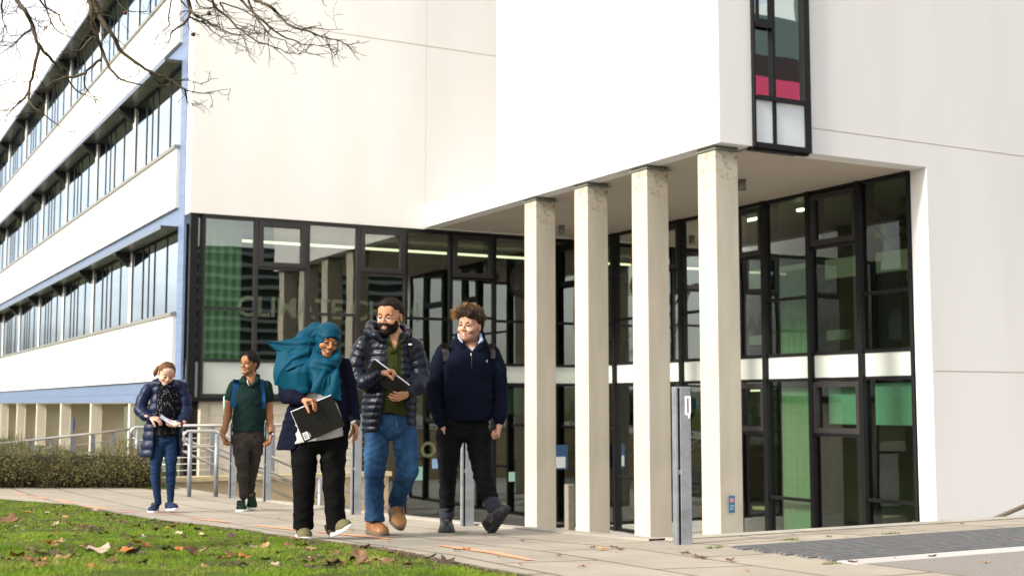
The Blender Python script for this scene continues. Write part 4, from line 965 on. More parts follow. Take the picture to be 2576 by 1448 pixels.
def shoe(root, heel, toe, up, mu, ms, ml, L=.285, wd=1.0, high=False, stripe=None, name='shoe', tread=False):
    wd *= 1.16; heel, toe = npy(heel), npy(toe); f = unit(toe-heel); up = unit(npy(up)-f*(npy(up)@f)); rt = np.cross(f, up)
    A = np.stack([rt, -f, up], 1); M = (A, heel); q = L/.285
    P = lambda p: npy(p)*q@A.T+heel; c0 = P((0, -.13, .06)); S = Sdf(c0-.20, c0+.20, .0038)
    c = lambda a, b, r1, r2, **k: S.cone(npy(a)*q, npy(b)*q, r1*q*wd, r2*q*wd, M=M, **k)
    c((0, -.005, .045), (0, -.012, .075), .034, .033, k=.02); c((0, -.008, .060), (0, -.02, .135 if high else .098), .036, .040 if high else .037, k=.02)
    c((0, -.05, .078), (.0, -.17, .045), .036, .033, k=.03); c((0, -.10, .04), (.004, -.20, .036), .040, .043, k=.03, sq=(1, 1, .85)); c((.004, -.2, .034), (.004, -.228, .032), .041, .036, k=.03, sq=(1, 1, .8))
    S.cut(lambda X: -(((X-heel)@A)[..., 2]-.022*q)); tp = (.150 if high else .108)*q
    S.cut(lambda X: ((X-heel)@A)[..., 2]-tp-.0*((X-heel)@A)[..., 1])
    S.displace(lambda X: fold(X, 55, .0012, 3)); Su = S
    o = sdf_obj(name, S, mu, root)
    S = Sdf(c0-.20, c0+.20, .0038)
    c = lambda a, b, r1, r2, **k: S.cone(npy(a)*q, npy(b)*q, r1*q*wd, r2*q*wd, M=M, **k)
    c((0, .002, .012), (0, -.09, .012), .039, .037, k=.03); c((0, -.09, .012), (.004, -.19, .013), .037, .049, k=.03); c((.004, -.19, .013), (.004, -.232, .018), .048, .038, k=.03)
    zt = .036*q; S.cut(lambda X: np.maximum(-((X-heel)@A)[..., 2], ((X-heel)@A)[..., 2]-zt+.006*np.sin(((X-heel)@A)[..., 1]*20)), k=.008)
    if tread: S.displace(lambda X: np.where(((X-heel)@A)[..., 2] < .012, .0035*np.sign(np.sin(((X-heel)@A)[..., 1]*260)*np.sin(((X-heel)@A)[..., 0]*220)), 0))
    sdf_obj('sole', S, ms, o)
    def sz(x, y):
        for z in np.arange(.19, .01, -.002):
            i_ = np.round((P((x, y, z))-Su.lo)/Su.h).astype(int)
            if (i_ >= 0).all() and (i_ < Su.n).all() and Su.v[tuple(i_)] < 0: return z+.0015
        return .05
    P0 = P; P = lambda p: npy(p)*q@A.T+heel
    g = MB()
    for i in range(5):
        y = -.062-.026*i; z = (.136 if high else .124)-(.0195 if high else .0165)*i-(.002*i if i > 2 else 0); w_ = .026
        w_ = .020; g.tube([P((x_, y+.004*x_/w_, sz(x_, y))) for x_ in (-w_, -w_/2, 0, w_/2, w_)], .0030, 5)
        g.tube([P((x_, y-.010+.010*x_/w_, sz(x_, y-.010+.010*x_/w_)+.001)) for x_ in (-w_, -w_/2, 0, w_/2, w_)], .0026, 5)
    zt_ = sz(0, -.066)
    for q2 in (-1, 1): g.tube([P((0, -.066, zt_+.002)), P((q2*.018, -.072, zt_+.006)), P((q2*.034, -.088, sz(q2*.03, -.088)+.002)), P((q2*.022, -.100, sz(q2*.022, -.100)+.002)), P((q2*.006, -.074, zt_+.003))], .0026, 5)
    g.build('laces', ml, o)
    if stripe is not None:
        g = MB()
        for sd_ in (-1, 1):
            for i in range(3):
                y = -.095-.020*i; pts = [P((sd_*.0445*wd, y, .036)), P((sd_*.0415*wd, y+.006, .056)), P((sd_*.031*wd, y+.014, .078))]
                g.tube(pts, .0042, 6)
        g.build('stripes', stripe, o)
    return o
def hair_cap(M, s, m, root, vol=(.0, .0, .0), front_z=.052, side=.012, cutpoly=None, disp=None, extra=None, h=.0028, back=-.07, name='hair', sideburn=-.02):
    A, T = M; S = Sdf(T-.17*s, T+.17*s, h)
    S.ell(npy((0, .020, .036))*W3*s, npy((.0815+vol[0], .1015+vol[1], .0905+vol[2]))*W3*s, M=M, k=.02)
    S.cone(npy((0, .075, .0))*W3*s, npy((0, .070, back+.03))*W3*s, .05*s, .045*s, M=M, k=.04)
    def face(X):
        p = (X-T)@A/s; x, y, z = p[..., 0], p[..., 1], p[..., 2]
        hl = front_z-.16*(np.abs(x))**1.6*3.2          # hairline height
        d1 = np.maximum(z-hl, 0)*0
        keep_front = (y > side+.0) | (z > hl)
        ear = (np.abs(x) > .055) & (z < sideburn) & (y < .035)
        return np.where(keep_front & ~ear & (z > back), -.02, .02) if False else np.maximum(np.minimum(-(y-side), -(z-hl)), np.maximum(-(z-back), np.minimum(np.minimum(y-.035, z-sideburn)*-1*-1, .02)*0-.02))
    S.cut(face)
    S.cut(lambda X: -np.maximum(((X-T)@A)[..., 1]/s-.036, ((X-T)@A)[..., 2]/s-sideburn))
    if extra: extra(S)
    for q in (-1, 1): S.ell(npy((q*.092, .012, -.006))*W3*s, npy((.036, .026, .038))*W3*s, M=M, mode='s', k=.006)
    S.displace(disp or (lambda X: fold(X, 60, .0022, 5)))
    return sdf_obj(name, S, m, root)
def folds_at(pts, amp, lam, rad, axis=(0, 0, 1)):
    """creases bunched around joints"""
    def f(X):
        out = 0
        for i, p in enumerate(pts):
            r2 = ((X-npy(p))**2).sum(-1)/rad**2; out = out + np.exp(-r2)*amp*.9*(.6-np.abs(np.sin(math.pi*(X@npy(axis))/lam+i*1.7+1.6*np.sin(X[..., 0]*15+i+X[..., 2]*9)+1.0*np.sin(X[..., 1]*23))))*(.5+.5*np.sin(X[..., 0]*31+i*2+X[..., 2]*13))
        return out
    return f
def bodycore(pts):
    """the body under the clothes, one coarse continuous skin"""
    P_ = np.array(pts_flat(pts)); S = Sdf(P_.min(0)-.2, P_.max(0)+.2, .014)
    for ch, rs in pts: S.chain(ch, [r*.78 for r in rs], k=.04, sq=(1, .62, 1))
    return S
def pts_flat(pts): return [p for ch, _ in pts for p in ch]
def strap(S, pts, w, m, root, off=.010, th=.006, name='strap'):
    """flat band laid over the garment surface S through (x, z) points; w half width"""
    c = []
    for (x, z) in pts:
        y = front(S, x, z); c.append(npy((x, (y if y is not None else -.1)-off, z)))
    g = MB(); V = []
    for i, p in enumerate(c):
        t = unit(c[min(i+1, len(c)-1)]-c[max(i-1, 0)]); sd_ = unit(np.cross(t, (0, -1, 0)))*w
        for a, b in ((-1, 0), (1, 0), (1, 1), (-1, 1)): V.append(p+sd_*a+npy((0, th*2*b-th, 0)))
    n = len(c); Fq = [(4*i+j, 4*i+(j+1) % 4, 4*i+4+(j+1) % 4, 4*i+4+j) for i in range(n-1) for j in range(4)]+[(0, 1, 2, 3), (4*n-1, 4*n-2, 4*n-3, 4*n-4)]
    return g.add(V, Fq, False).build(name, m, root)
def slab(name, o, e1, e2, th, label, cat, person, cover, pages, edges=('l', 't'), group=None):
    """book held in a hand: o corner, e1 e2 edge vectors, th thickness (towards the body)"""
    o, e1, e2 = npy(o), npy(e1), npy(e2); n = unit(np.cross(e1, e2)); 
    if n[1] < 0: n = -n
    t = empty(name, (0, 0, 0), label=label, cat=cat); person.place(t)
    c = o+e1/2+e2/2; u1, u2 = unit(e1), unit(e2); L1, L2 = np.linalg.norm(e1), np.linalg.norm(e2)
    def pl(a0, a1, b0, b1, c0, c1, nm, m, par):
        g = MB().box(a0, a1, b0, b1, c0, c1, min(.0015, (c1-c0)*.3)); me = g.mesh(nm)
        Mx = Matrix(((u1[0], u2[0], n[0], c[0]), (u1[1], u2[1], n[1], c[1]), (u1[2], u2[2], n[2], c[2]), (0, 0, 0, 1))); me.transform(Mx)
        if Mx.determinant() < 0: me.flip_normals()
        return link(nm, me, m, par)
    pl(-L1/2, L1/2, -L2/2, L2/2, -.0015, .0015, 'front_cover', cover, t); pl(-L1/2, L1/2, -L2/2, L2/2, th-.0015, th+.0015, 'back_cover', cover, t)
    return t, pl, L1, L2
def strands(M, s, m, root, n, seed, region, L=(.03, .07), curl=1.0, name='hair_tips', r=.0011):
    rg = random.Random(seed); g = MB(); A, T = M
    for i in range(n):
        p = region(rg); p = npy(p)*W3*s; o_ = unit(p-npy((0, .02, .02))); tan = unit(np.cross(o_, npy((rg.uniform(-1, 1), rg.uniform(-1, 1), rg.uniform(-.5, 1))))); pts = []; Lh = rg.uniform(*L)
        b_ = unit(np.cross(o_, tan)); ph = rg.uniform(0, 6)
        for j in range(7):
            t_ = j/6; q = p*.96+o_*Lh*.55*t_*(1-.35*t_)+tan*Lh*.9*t_**1.5+(b_*math.sin(ph+t_*5*curl)+o_*math.cos(ph+t_*5*curl))*.008*curl*t_; pts.append(q@A.T+T)
        g.tube(pts, [r*(1-.75*j/6) for j in range(7)], 3, cap=False)
    return g.build(name, m, root)
def fuzz(M, s, m, root, n, seed, kx=1.0, kz=1.0, L=(.012, .028), zmin=.02):
    return strands(M, s, m, root, n, seed, lambda rg: (lambda p: (p[0]*kx, p[1], p[2]*kz))(reg_top(rg)), L, .6, 'loose_hair', .0011)
def reg_top(rg):
    a = rg.uniform(-math.pi, math.pi); e = rg.uniform(.15, 1.45); return (.090*math.cos(a)*math.cos(e)-.004, .020+.105*math.sin(a)*math.cos(e)-.01, .045+.100*math.sin(e))
# ------------------------------------------------------------------ 1. woman in teal headscarf
pA = Person('', (765, 1355), 0); J = pA.J
A_ = rotm(18, 15, 12); hA = J(398, 287, -.03); M = (A_, hA); sA = .98
S = Sdf(hA-.2, hA+npy((.2, .2, .17)), .003); head(S, M, sA, jaw=1.02, cheek=1.1, smile=1, ears=False)
S.cone(hA+npy((0, .03, -.05)), J(375, 440, .03), .052, .06, k=.03)
wL, wR = J(262, 622, -.19), J(546, 738, -.05)
hL = hand(wL, J(318, 622, -.235)-wL, (.25, -.25, -1), -1, fc=((62, 12, 8), (66, 12, 8), (66, 14, 8), (62, 16, 10)), size=1.0, spread=.02, thumb=(.7, .35, .8))
hR = hand(wR, J(560, 800, -.08)-wR, (-.8, -.1, -.35), 1, curl=(18, 28, 22), size=.98, spread=.015, thumb=(.9, .35, .5))
core = bodycore([([J(375, 440, .03), J(345, 600, .01), J(345, 790, .01)], [.08, .12, .13]), ([J(280, 880), J(266, 1080, .01), J(262, 1310, .02)], [.08, .06, .04]), ([J(420, 880), J(430, 1080), J(440, 1300)], [.08, .06, .04]),
                 ([J(375, 460, .03), J(215, 470, .02), J(165, 590, -.02), wL], [.06, .05, .038, .025]), ([J(375, 460, .03), J(488, 450, .02), J(522, 600, .03), wR], [.06, .05, .038, .025])])
pers = sdf_obj('person', [S, hL, hR, core], M_SK[0]); pA.place(pers)
tag(pers, 'smiling woman in a flowing teal headscarf, navy cardigan and black trousers carrying a black folder', 'person')
features(M, sA, pers, 0, smile=1, down=1, gaze=.2)
# trousers
S = Sdf(J(150, 1360, .25)-.03, J(540, 800, -.25)+.03, .007); lo = np.minimum(J(150, 1360, .25), J(540, 800, -.25))-.05; hi = np.maximum(J(150, 1360, .25), J(540, 800, -.25))+.05
S = Sdf(lo, hi, .007)
S.cone(J(343, 820, .01), J(345, 850, .01), .195, .188, sq=(1, .66, .45), k=.03); S.cone(J(343, 770, .01), J(343, 830, .01), .165, .185, sq=(1, .70, .6), k=.03)
S.chain([J(268, 880), J(268, 960, -.01), J(267, 1090, -.01), J(264, 1200, .0), J(262, 1332, .02)], [.098, .093, .080, .071, .076], k=.012)
S.chain([J(425, 880), J(427, 960), J(431, 1090, -.02), J(436, 1200, -.02), J(446, 1312, -.01)], [.098, .094, .080, .073, .076], k=.012)
S.cut(lambda X: np.minimum(X[..., 2]-J(345, 790)[2], .1)); S.cut(lambda X: (J(262, 1336)[2]-X[..., 2]))
f1 = folds_at([J(262, 1290), J(442, 1270), J(268, 1090), J(430, 1080), J(350, 910), J(425, 1180)], .010, .065, .10, (.25, 0, 1))
S.displace(lambda X: f1(X)+fold(X, 14, .004, 1)+wrinkle(X, .007, 60, 3)); sdf_obj('trousers', S, M_BLKT, pers, relax=1)
# t-shirt
S = Sdf(J(150, 900, .25)-.02, J(540, 430, -.3)+.02, .007); lo = np.minimum(J(150, 900, .28), J(540, 430, -.3)); hi = np.maximum(J(150, 900, .28), J(540, 430, -.3)); S = Sdf(lo, hi, .006)
S.chain([J(345, 480, .02), J(350, 600, .0), J(343, 740, -.01), J(340, 880, -.01)], [.15, .165, .185, .205], sq=(1, .66, 1), k=.03)
za, zb = J(190, 868), J(500, 812)
S.cut(lambda X: -((X[..., 2]-za[2])-(zb[2]-za[2])*(X[..., 0]-za[0])/(zb[0]-za[0]))); S.cut(lambda X: X[..., 2]-J(345, 450)[2])
f1 = folds_at([J(220, 840), J(300, 860), J(400, 620)], .006, .05, .12, (1, 0, .5)); S.displace(lambda X: f1(X)+fold(X, 16, .004, 2, (1, 0, .2))); tee = S
sdf_obj('tshirt', S, M_TEE, pers, relax=1)
# cardigan
lo = np.minimum(J(80, 960, .32), J(620, 380, -.35)); hi = np.maximum(J(80, 960, .32), J(620, 380, -.35)); S = Sdf(lo, hi, .007)
S.chain([J(365, 450, .03), J(355, 600, .015), J(348, 740, .02), J(318, 900, .05)], [.165, .190, .222, .248], sq=(1, .70, 1), k=.03)
S.cone(J(240, 700, .06), J(185, 900, .10), .09, .085, k=.06)
core_cut = tee.v
S.op(lo, hi, lambda X: poly2(X, [J(300, 560), J(425, 560), J(470, 700), J(500, 930), J(232, 930), J(226, 860), J(262, 700)])*.7+np.maximum(0, X[..., 1]-.01)*3, k=.01, mode='s')
S.chain([J(215, 462, .02), J(178, 540, .01), J(172, 592, -.03), J(212, 606, -.13), J(252, 616, -.18)], [.075, .070, .064, .054, .042], k=.012)
S.chain([J(482, 432, .02), J(505, 520, .03), J(520, 605, .04), J(533, 670, .01), J(546, 728, -.04)], [.068, .068, .060, .052, .045], k=.01)
S.cut(lambda X: -(X[..., 2]-J(200, 898)[2])-.10*np.maximum(0, X[..., 0]-J(300, 0)[0])*-1*0-(0))
f1 = folds_at([J(172, 592, -.03), J(520, 605, .04), J(490, 700), J(200, 800), J(150, 700)], .009, .05, .12, (.5, 0, 1)); S.displace(lambda X: f1(X)+fold(X, 18, .004, 6)+wrinkle(X, .007, 55, 8, (.8, 0, .8))); card = S
sdf_obj('cardigan', S, M_NAVYK, pers, relax=1)
S = Sdf(J(546, 730, -.04)-.08, J(546, 730, -.04)+.08, .004); S.cone(J(546, 728, -.045), J(549, 742, -.055), .036, .034, k=.01); sdf_obj('shirt_cuff', S, M_TEE, pers)
g = MB(); c = J(553, 742, -.055); d = unit(J(560, 800, -.08)-wR); 
S = Sdf(c-.06, c+.06, .003); S.cone(c-d*.006, c+d*.006, .0335, .0335, k=.002); sdf_obj('watch_strap', S, M_BLKL, pers)
# headscarf
lo = np.minimum(J(30, 660, .30), J(520, 150, -.33)); hi = np.maximum(J(30, 660, .30), J(520, 150, -.33)); S = Sdf(lo, hi, .0055)
S.ell(npy((0, .014, .034))*W3*sA, npy((.083, .122, .100))*W3*sA, M=M, k=.03)
S.ell(npy((0, -.0, -.03))*W3*sA, npy((.074, .088, .112))*W3*sA, M=M, k=.03)
S.chain([J(425, 395, -.12), J(400, 425, -.15), J(350, 415, -.12), J(320, 360, -.05)], [.040, .048, .050, .04], k=.03)
S.chain([J(450, 345, -.07), J(440, 400, -.11)], [.022, .045], k=.03)
S.cone(J(375, 430, .02), J(330, 480, .01), .13, .165, sq=(1, .75, 1), k=.05)
# billow over the left arm
S.chain([J(300, 330, .04), J(225, 400, .03), J(195, 470, .0), J(215, 540, -.02)], [.075, .115, .120, .105], sq=(1, .8, 1), k=.06)
S.cone(J(190, 430, .0), J(180, 545, .0), .085, .07, k=.05); S.cone(J(270, 480, -.06), J(270, 560, -.08), .11, .075, k=.05)
# hanging end on the chest
S.chain([J(345, 440, -.13), J(365, 520, -.175), J(355, 570, -.18)], [.055, .065, .05], sq=(1, .6, 1), k=.02)
S.chain([J(415, 440, -.13), J(425, 530, -.18), J(440, 590, -.19)], [.045, .052, .040], sq=(1, .5, 1), k=.02)
S.chain([J(330, 230, .06), J(270, 275, .06), J(200, 320, .05)], [.055, .05, .03], k=.04)
zc = J(0, 583)[2]; zd = J(0, 600)[2]
S.cut(lambda X: -(X[..., 2]-(zc+.02*np.sin(X[..., 0]*18)-.05*np.clip((X[..., 0]-J(300, 0)[0])/.16, 0, 1)+.05*np.clip((J(200, 0)[0]-X[..., 0])/.1, 0, 1))))
# opening for the face
S.ell(npy((0, -.13, -.028))*W3*sA, npy((.0635, .108, .084))*W3*sA, M=M, mode='s', k=.008)
pin = J(325, 275); nk = J(400, 445)
def drape(X):
    dx, dz = X[..., 0]-pin[0], X[..., 2]-pin[2]; r = np.sqrt(dx*dx+dz*dz); th = np.arctan2(dz, dx)
    left = np.clip((-dx+.02)/.08, 0, 1)*np.clip((.03-dz)/.08, .15, 1)
    a = .017*(np.abs(np.sin((th*11+1.6*np.sin(r*9)+.8*np.sin(X[..., 0]*21))))**.8-.5)*np.clip(r*5, 0, 1)*left*(.6+.4*np.sin(th*5+1))
    p = (X-hA)@A_; rr = np.sqrt(p[..., 0]**2+(p[..., 2]+.02)**2*.8+(p[..., 1]*.6)**2)
    hd = np.exp(-((X-hA)**2).sum(-1)/.15**2)*(1-left)
    c_ = .0085*(np.abs(np.sin(rr*110+1.0*np.sin(np.arctan2(p[..., 2], p[..., 0])*3+1)+p[..., 0]*14))**.8-.5)*hd
    ex, ez = X[..., 0]-nk[0], X[..., 2]-nk[2]; r2 = np.sqrt(ex*ex+ez*ez); t2 = np.arctan2(ez, ex)
    b = .015*(np.abs(np.sin(t2*9+1.2*np.sin(r2*14)))**.8-.5)*np.clip(r2*6, 0, 1)
    wgt = np.clip((nk[2]-X[..., 2]+.02)/.08, 0, 1)*np.clip((ex+.10)/.06, 0, 1)
    w2 = np.clip((nk[2]+.06-X[..., 2])/.05, 0, 1)*np.exp(-((X[..., 0]-nk[0])/.10)**2)*(X[..., 2] > nk[2]-.04)
    coll = .007*np.sin(X[..., 2]*120+X[..., 0]*35)*w2
    return (a+c_)*(1-wgt)+b*wgt+coll+fold(X, 9, .005, 9)
S.displace(drape); scarf = S
hs_ = sdf_obj('headscarf', S, M_TEAL, pers, relax=1)
def flap(rows, n=26, m=14, th=.004, wav=.010, seed=1):
    rg = np.random.default_rng(seed); V = []; A0 = rows[0]; A1 = rows[1]
    def cur(c, t_):
        s_ = t_*(len(c)-1); i = min(int(s_), len(c)-2); f_ = s_-i; p0, p1, p2, p3 = c[max(i-1, 0)], c[i], c[i+1], c[min(i+2, len(c)-1)]
        return .5*((2*p1)+(p2-p0)*f_+(2*p0-5*p1+4*p2-p3)*f_*f_+(3*p1-p0-3*p2+p3)*f_**3)
    for side in (0, 1):
        for i in range(n+1):
            for j in range(m+1):
                u, v = i/n, j/m; p = cur(A0, u)*(1-v)+cur(A1, u)*v; p = p+npy((0, wav*math.sin(v*11+u*4)*(1.15-u*.6)+(th if side else 0), 0)); V.append(p)
    N = (n+1)*(m+1); Fq = []
    for i in range(n):
        for j in range(m):
            a = i*(m+1)+j; Fq += [(a, a+1, a+m+2, a+m+1), (N+a, N+a+m+1, N+a+m+2, N+a+1)]
    for i in range(n): a = i*(m+1); b = a+m; Fq += [(a, a+m+1, N+a+m+1, N+a), (b, N+b, N+b+m+1, b+m+1)]
    for j in range(m): a = j; b = n*(m+1)+j; Fq += [(a, N+a, N+a+1, a+1), (b, b+1, N+b+1, N+b)]
    return link('scarf_tail', mesh_np('scarf_tail', V, Fq), M_TEAL, pers)
flap([[J(345, 262, -.02), J(280, 268, -.04), J(215, 276, -.02), J(140, 290, .0), J(58, 298, .04)], [J(330, 345, -.06), J(255, 352, -.09), J(185, 372, -.06), J(118, 350, .0), J(60, 305, .04)]])
flap([[J(300, 300, -.08), J(225, 350, -.10), J(160, 390, -.07), J(112, 345, .02)], [J(290, 420, -.13), J(215, 440, -.14), J(140, 470, -.08), J(112, 420, .02)]], seed=3)
# loose end lying over the chest, with a free lower edge
flap([[J(352, 430, -.17), J(330, 480, -.205), J(312, 540, -.215), J(303, 575, -.215)], [J(455, 425, -.15), J(462, 480, -.20), J(470, 560, -.215), J(474, 624, -.215)]], n=20, m=24, wav=.013, seed=5)
S = Sdf(hA-.16, hA+.16, .0028)
S.ell(npy((0, .008, .030))*W3*sA, npy((.0775, .108, .090))*W3*sA, M=M, k=.02); S.ell(npy((0, -.02, -.025))*W3*sA, npy((.068, .072, .10))*W3*sA, M=M, k=.02)
S.ell(npy((0, -.13, -.034))*W3*sA, npy((.0595, .105, .079))*W3*sA, M=M, mode='s', k=.005)
sdf_obj('underscarf', S, M_UNDER, pers)
g = MB(); c = J(320, 272, -.12); y = front(scarf, c[0], c[2]); g.tube([(c[0], (y or -.1)-.004, c[2]+.006), (c[0]+.002, (y or -.1)-.008, c[2]-.004)], .004, 8); g.build('scarf_pin', M_METAL, pers)
# shoes: planted foot, and one with the toe raised
z0 = 0.0
c = J(270, 1388, .0); c[2] = 0
shoe(pers, c+npy((-.022, .13, .002)), c+npy((.012, -.14, .002)), (0, 0, 1), M_OLIVE, M_SOLEW, M_LACE, .275, stripe=M_SOLEK)
hq = J(425, 1372, .05); hq[2] = .012
shoe(pers, hq+npy((.015, .02, 0)), J(545, 1318, -.20), npy((-.42, -.12, 1)), M_OLIVE, M_SOLEW, M_LACE, .275, stripe=M_SOLEK)
# folder
o, a, b = J(195, 686, -.235), J(420, 592, -.235), J(268, 856, -.215)
f_, pl, L1, L2 = slab('folder', o, a-o, b-o, .020, 'black hardback folder with a white barcode label held by the woman in the teal scarf', 'folder', pA, mat('black_cover', (.010, .009, .008), .32, spec=.3, bump=.14, bscale=45), None)
mpg = mat('pages', (.74, .74, .80), .7, noise=.05, nscale=60)
pl(-L1/2-.003, L1/2-.004, -L2/2-.004, L2/2-.006, .002, .018, 'pages', mpg, f_)
m_ = mat('label_white', (.78, .77, .8), .5)
lb = pl(-L1/2+.010, -L1/2+.048, L2/2-.068, L2/2-.014, -.0030, -.0018, 'barcode_label', m_, f_)
for i in range(9):
    if i in (2, 6): continue
    pl(-L1/2+.015, -L1/2+.038, L2/2-.060+.0042*i, L2/2-.060+.0042*i+(.0022 if i % 3 else .0014), -.0036, -.0031, 'barcode_bar', M_IRIS, lb)
pl(-L1/2+.053, -L1/2+.055, L2/2-.060, L2/2-.020, -.0030, -.0018, 'printed_line', m_, f_); pl(-L1/2+.058, -L1/2+.060, L2/2-.052, L2/2-.024, -.0030, -.0018, 'printed_line', m_, f_)
# ------------------------------------------------------------------ 2. man in puffer jacket
pB = Person('', (950, 1345), 0); J = pB.J
A_ = rotm(-27, 11, 5); hB = J(741, 158, -.05); M = (A_, hB); sB = 1.06
S = Sdf(hB-npy((.2, .2, .26)), hB+.17, .003); head(S, M, sB, jaw=1.04, cheek=1.1, smile=1)
S.cone(hB+npy((0, .04, -.05)), J(765, 290, .0), .058, .066, k=.03); S.cone(J(765, 275, .0), J(762, 330, -.02), .075, .09, k=.04, sq=(1, .7, 1))
wL, wR = J(700, 472, -.22), J(842, 585, -.18)
hL = hand(wL, J(745, 462, -.245)-wL, (.45, -.25, -.9), -1, fc=((60, 75, 40), (62, 78, 40), (64, 78, 40), (64, 80, 40)), size=1.02, thumb=(.8, .45, .45), tcurl=22)
hR = hand(wR, J(800, 598, -.22)-wR, (-.3, .7, .5), 1, curl=(22, 30, 22), size=1.0, thumb=(.8, .45, .3))
core = bodycore([([J(765, 300, .01), J(745, 500, .01), J(745, 720, .01)], [.09, .13, .14]), ([J(670, 850), J(655, 1010, -.02), J(655, 1270, .02)], [.08, .06, .04]), ([J(825, 850), J(845, 1000, -.04), J(778, 1175, .14)], [.08, .06, .04]),
                 ([J(760, 320, .02), J(595, 330, .03), J(560, 510, .0), wL], [.06, .055, .042, .028]), ([J(760, 320, .02), J(885, 330, .0), J(915, 500, .0), wR], [.06, .055, .042, .028])])
pers = sdf_obj('person', [S, hL, hR, core], M_SK[1]); pB.place(pers)
tag(pers, 'laughing bearded man with glasses in a navy puffer jacket and blue jeans', 'person')
features(M, sB, pers, 1, smile=1.1, down=.7, bw=.0056)
hair_cap(M, sB, M_HDKB, pers, vol=(.007, .006, .012), front_z=.066, side=-.005, back=-.06, sideburn=-.02,
         extra=lambda S: S.chain([npy((-.05, -.045, .095)), npy((.0, -.058, .104)), npy((.05, -.035, .095))], [.022, .024, .02], M=M, k=.02), disp=lambda X: fold(X, 90, .0042, 5, (.2, .9, .3))); fuzz(M, sB, M_HDKB, pers, 420, 6, 1.0, 1.06, (.012, .030))
# beard
T_ = hB; S = Sdf(hB-.17, hB+.14, .0026)
S.ell(npy((0, -.022, -.052))*W3*sB, npy((.072, .075, .080))*W3*sB, M=M, k=.01); S.ell(npy((0, -.070, -.105))*W3*sB, npy((.036, .030, .028))*W3*sB, M=M, k=.02)
def bd(X):
    p = (X-hB)@A_/sB; x, y, z = p[..., 0], p[..., 1], p[..., 2]
    top = -.048+1.9*np.abs(x)**1.5*.9+np.clip((np.abs(x)-.045)*2.2, 0, .06)-.010*(np.abs(x) < .03)*0
    return np.maximum(z-top, y-.012)
S.cut(bd, k=.006); S.displace(lambda X: fold(X, 140, .0020, 8))
for q in (-1, 1): S.chain([npy((0, -.1005, -.0475))*W3*sB, npy((q*.018, -.0960, -.0500))*W3*sB, npy((q*.034, -.082, -.062))*W3*sB], [.0060, .0068, .0055], M=M, k=.004)
S.ell(npy((0, -.096, -.0685))*W3*sB, npy((.0275, .020, .0125))*W3*sB, M=M, mode='s', k=.004)
sdf_obj('beard', S, M_HBLK, pers)
# glasses
g = MB(); tf = lambda p: npy(p)*W3*sB@A_.T+hB
for q in (-1, 1):
    g.tube([tf((q*.031+.0205*math.cos(a)*1.05, -.1005+.006*abs(math.cos(a)), .0005+.0145*math.sin(a))) for a in np.linspace(math.pi, 2*math.pi, 12)], .0011, 5)
    g.tube([tf((q*.0525, -.094, .006)), tf((q*.0585, -.085, .008)), tf((q*.074, -.035, .006)), tf((q*.079, .01, .002))], .0014, 5)
g.tube([tf((-.0105, -.1005, .004)), tf((0, -.1045, .008)), tf((.0105, -.1005, .004))], .0013, 5)
g.build('glasses', M_METAL, pers)
# jeans
def lohi(*p): P_ = np.array(p); return P_.min(0)-.11, P_.max(0)+.11
lo, hi = lohi(J(590, 1300, .25), J(910, 760, -.1)); S = Sdf(lo, hi, .006)
S.cone(J(747, 745, .01), J(747, 790, .01), .184, .182, sq=(1, .66, .4), k=.03); S.cone(J(750, 680, .01), J(748, 760, .01), .150, .172, sq=(1, .72, .6), k=.03)
S.chain([J(673, 815), J(664, 930, -.02), J(656, 1020, -.03), J(656, 1130, -.01), J(658, 1302, .02)], [.098, .094, .082, .073, .073], k=.012)
S.chain([J(826, 815), J(836, 930, -.03), J(838, 1015, -.06), J(812, 1090, .02), J(780, 1185, .13)], [.100, .094, .086, .074, .070], k=.012)
S.cut(lambda X: (J(0, 1297)[2]-X[..., 2]))
S.cut(lambda X: X[..., 2]-J(0, 690)[2])
f1 = folds_at([J(656, 1020, -.1), J(835, 1030, -.1), J(656, 1240), J(790, 1170, .1), J(700, 880, -.1), J(800, 880, -.1)], .010, .055, .10, (.35, 0, 1)); S.displace(lambda X: f1(X)+fold(X, 20, .004, 12)+wrinkle(X, .009, 85, 5, (.5, 0, 1), 2)); jn = S
sdf_obj('jeans', S, M_JEAN, pers, relax=1)
g = MB()
for x0, x1 in ((J(776, 0)[0], J(772, 0)[0]),):
    pts = [(J(778, yy)[0], front(jn, J(778, yy)[0], J(778, yy)[2]) or -.12, J(778, yy)[2]) for yy in (705, 740, 780, 815)]
    g.tube([(p[0], p[1]-.001, p[2]) for p in pts], .0018, 4)
g.build('fly_seam', M_LACE, pers)
# shirt
lo, hi = lohi(J(640, 700, .1), J(860, 250, -.1)); S = Sdf(lo, hi, .005)
S.chain([J(752, 320, -.005), J(752, 460, .0), J(752, 760, .0)], [.13, .158, .165], sq=(1, .74, 1), k=.03)
S.chain([J(720, 262, .03), J(722, 300, -.06), J(752, 350, -.10)], [.02, .022, .018], k=.012); S.chain([J(812, 250, .03), J(806, 300, -.05), J(765, 350, -.10)], [.022, .026, .018], k=.012)
S.op(lo, hi, lambda X: poly2(X, [J(728, 235), J(800, 235), J(766, 345)])+np.maximum(0, X[..., 1]-.03)*2, k=.006, mode='s')
S.cut(lambda X: -(X[..., 2]-J(0, 698)[2])+.012*np.sin(X[..., 0]*22)); S.displace(lambda X: fold(X, 20, .0035, 3, (.8, 0, .6))+wrinkle(X, .007, 80, 7, (.9, 0, .6))); shirt = S
sdf_obj('shirt', S, M_SHIRT, pers, relax=1)
g = MB()
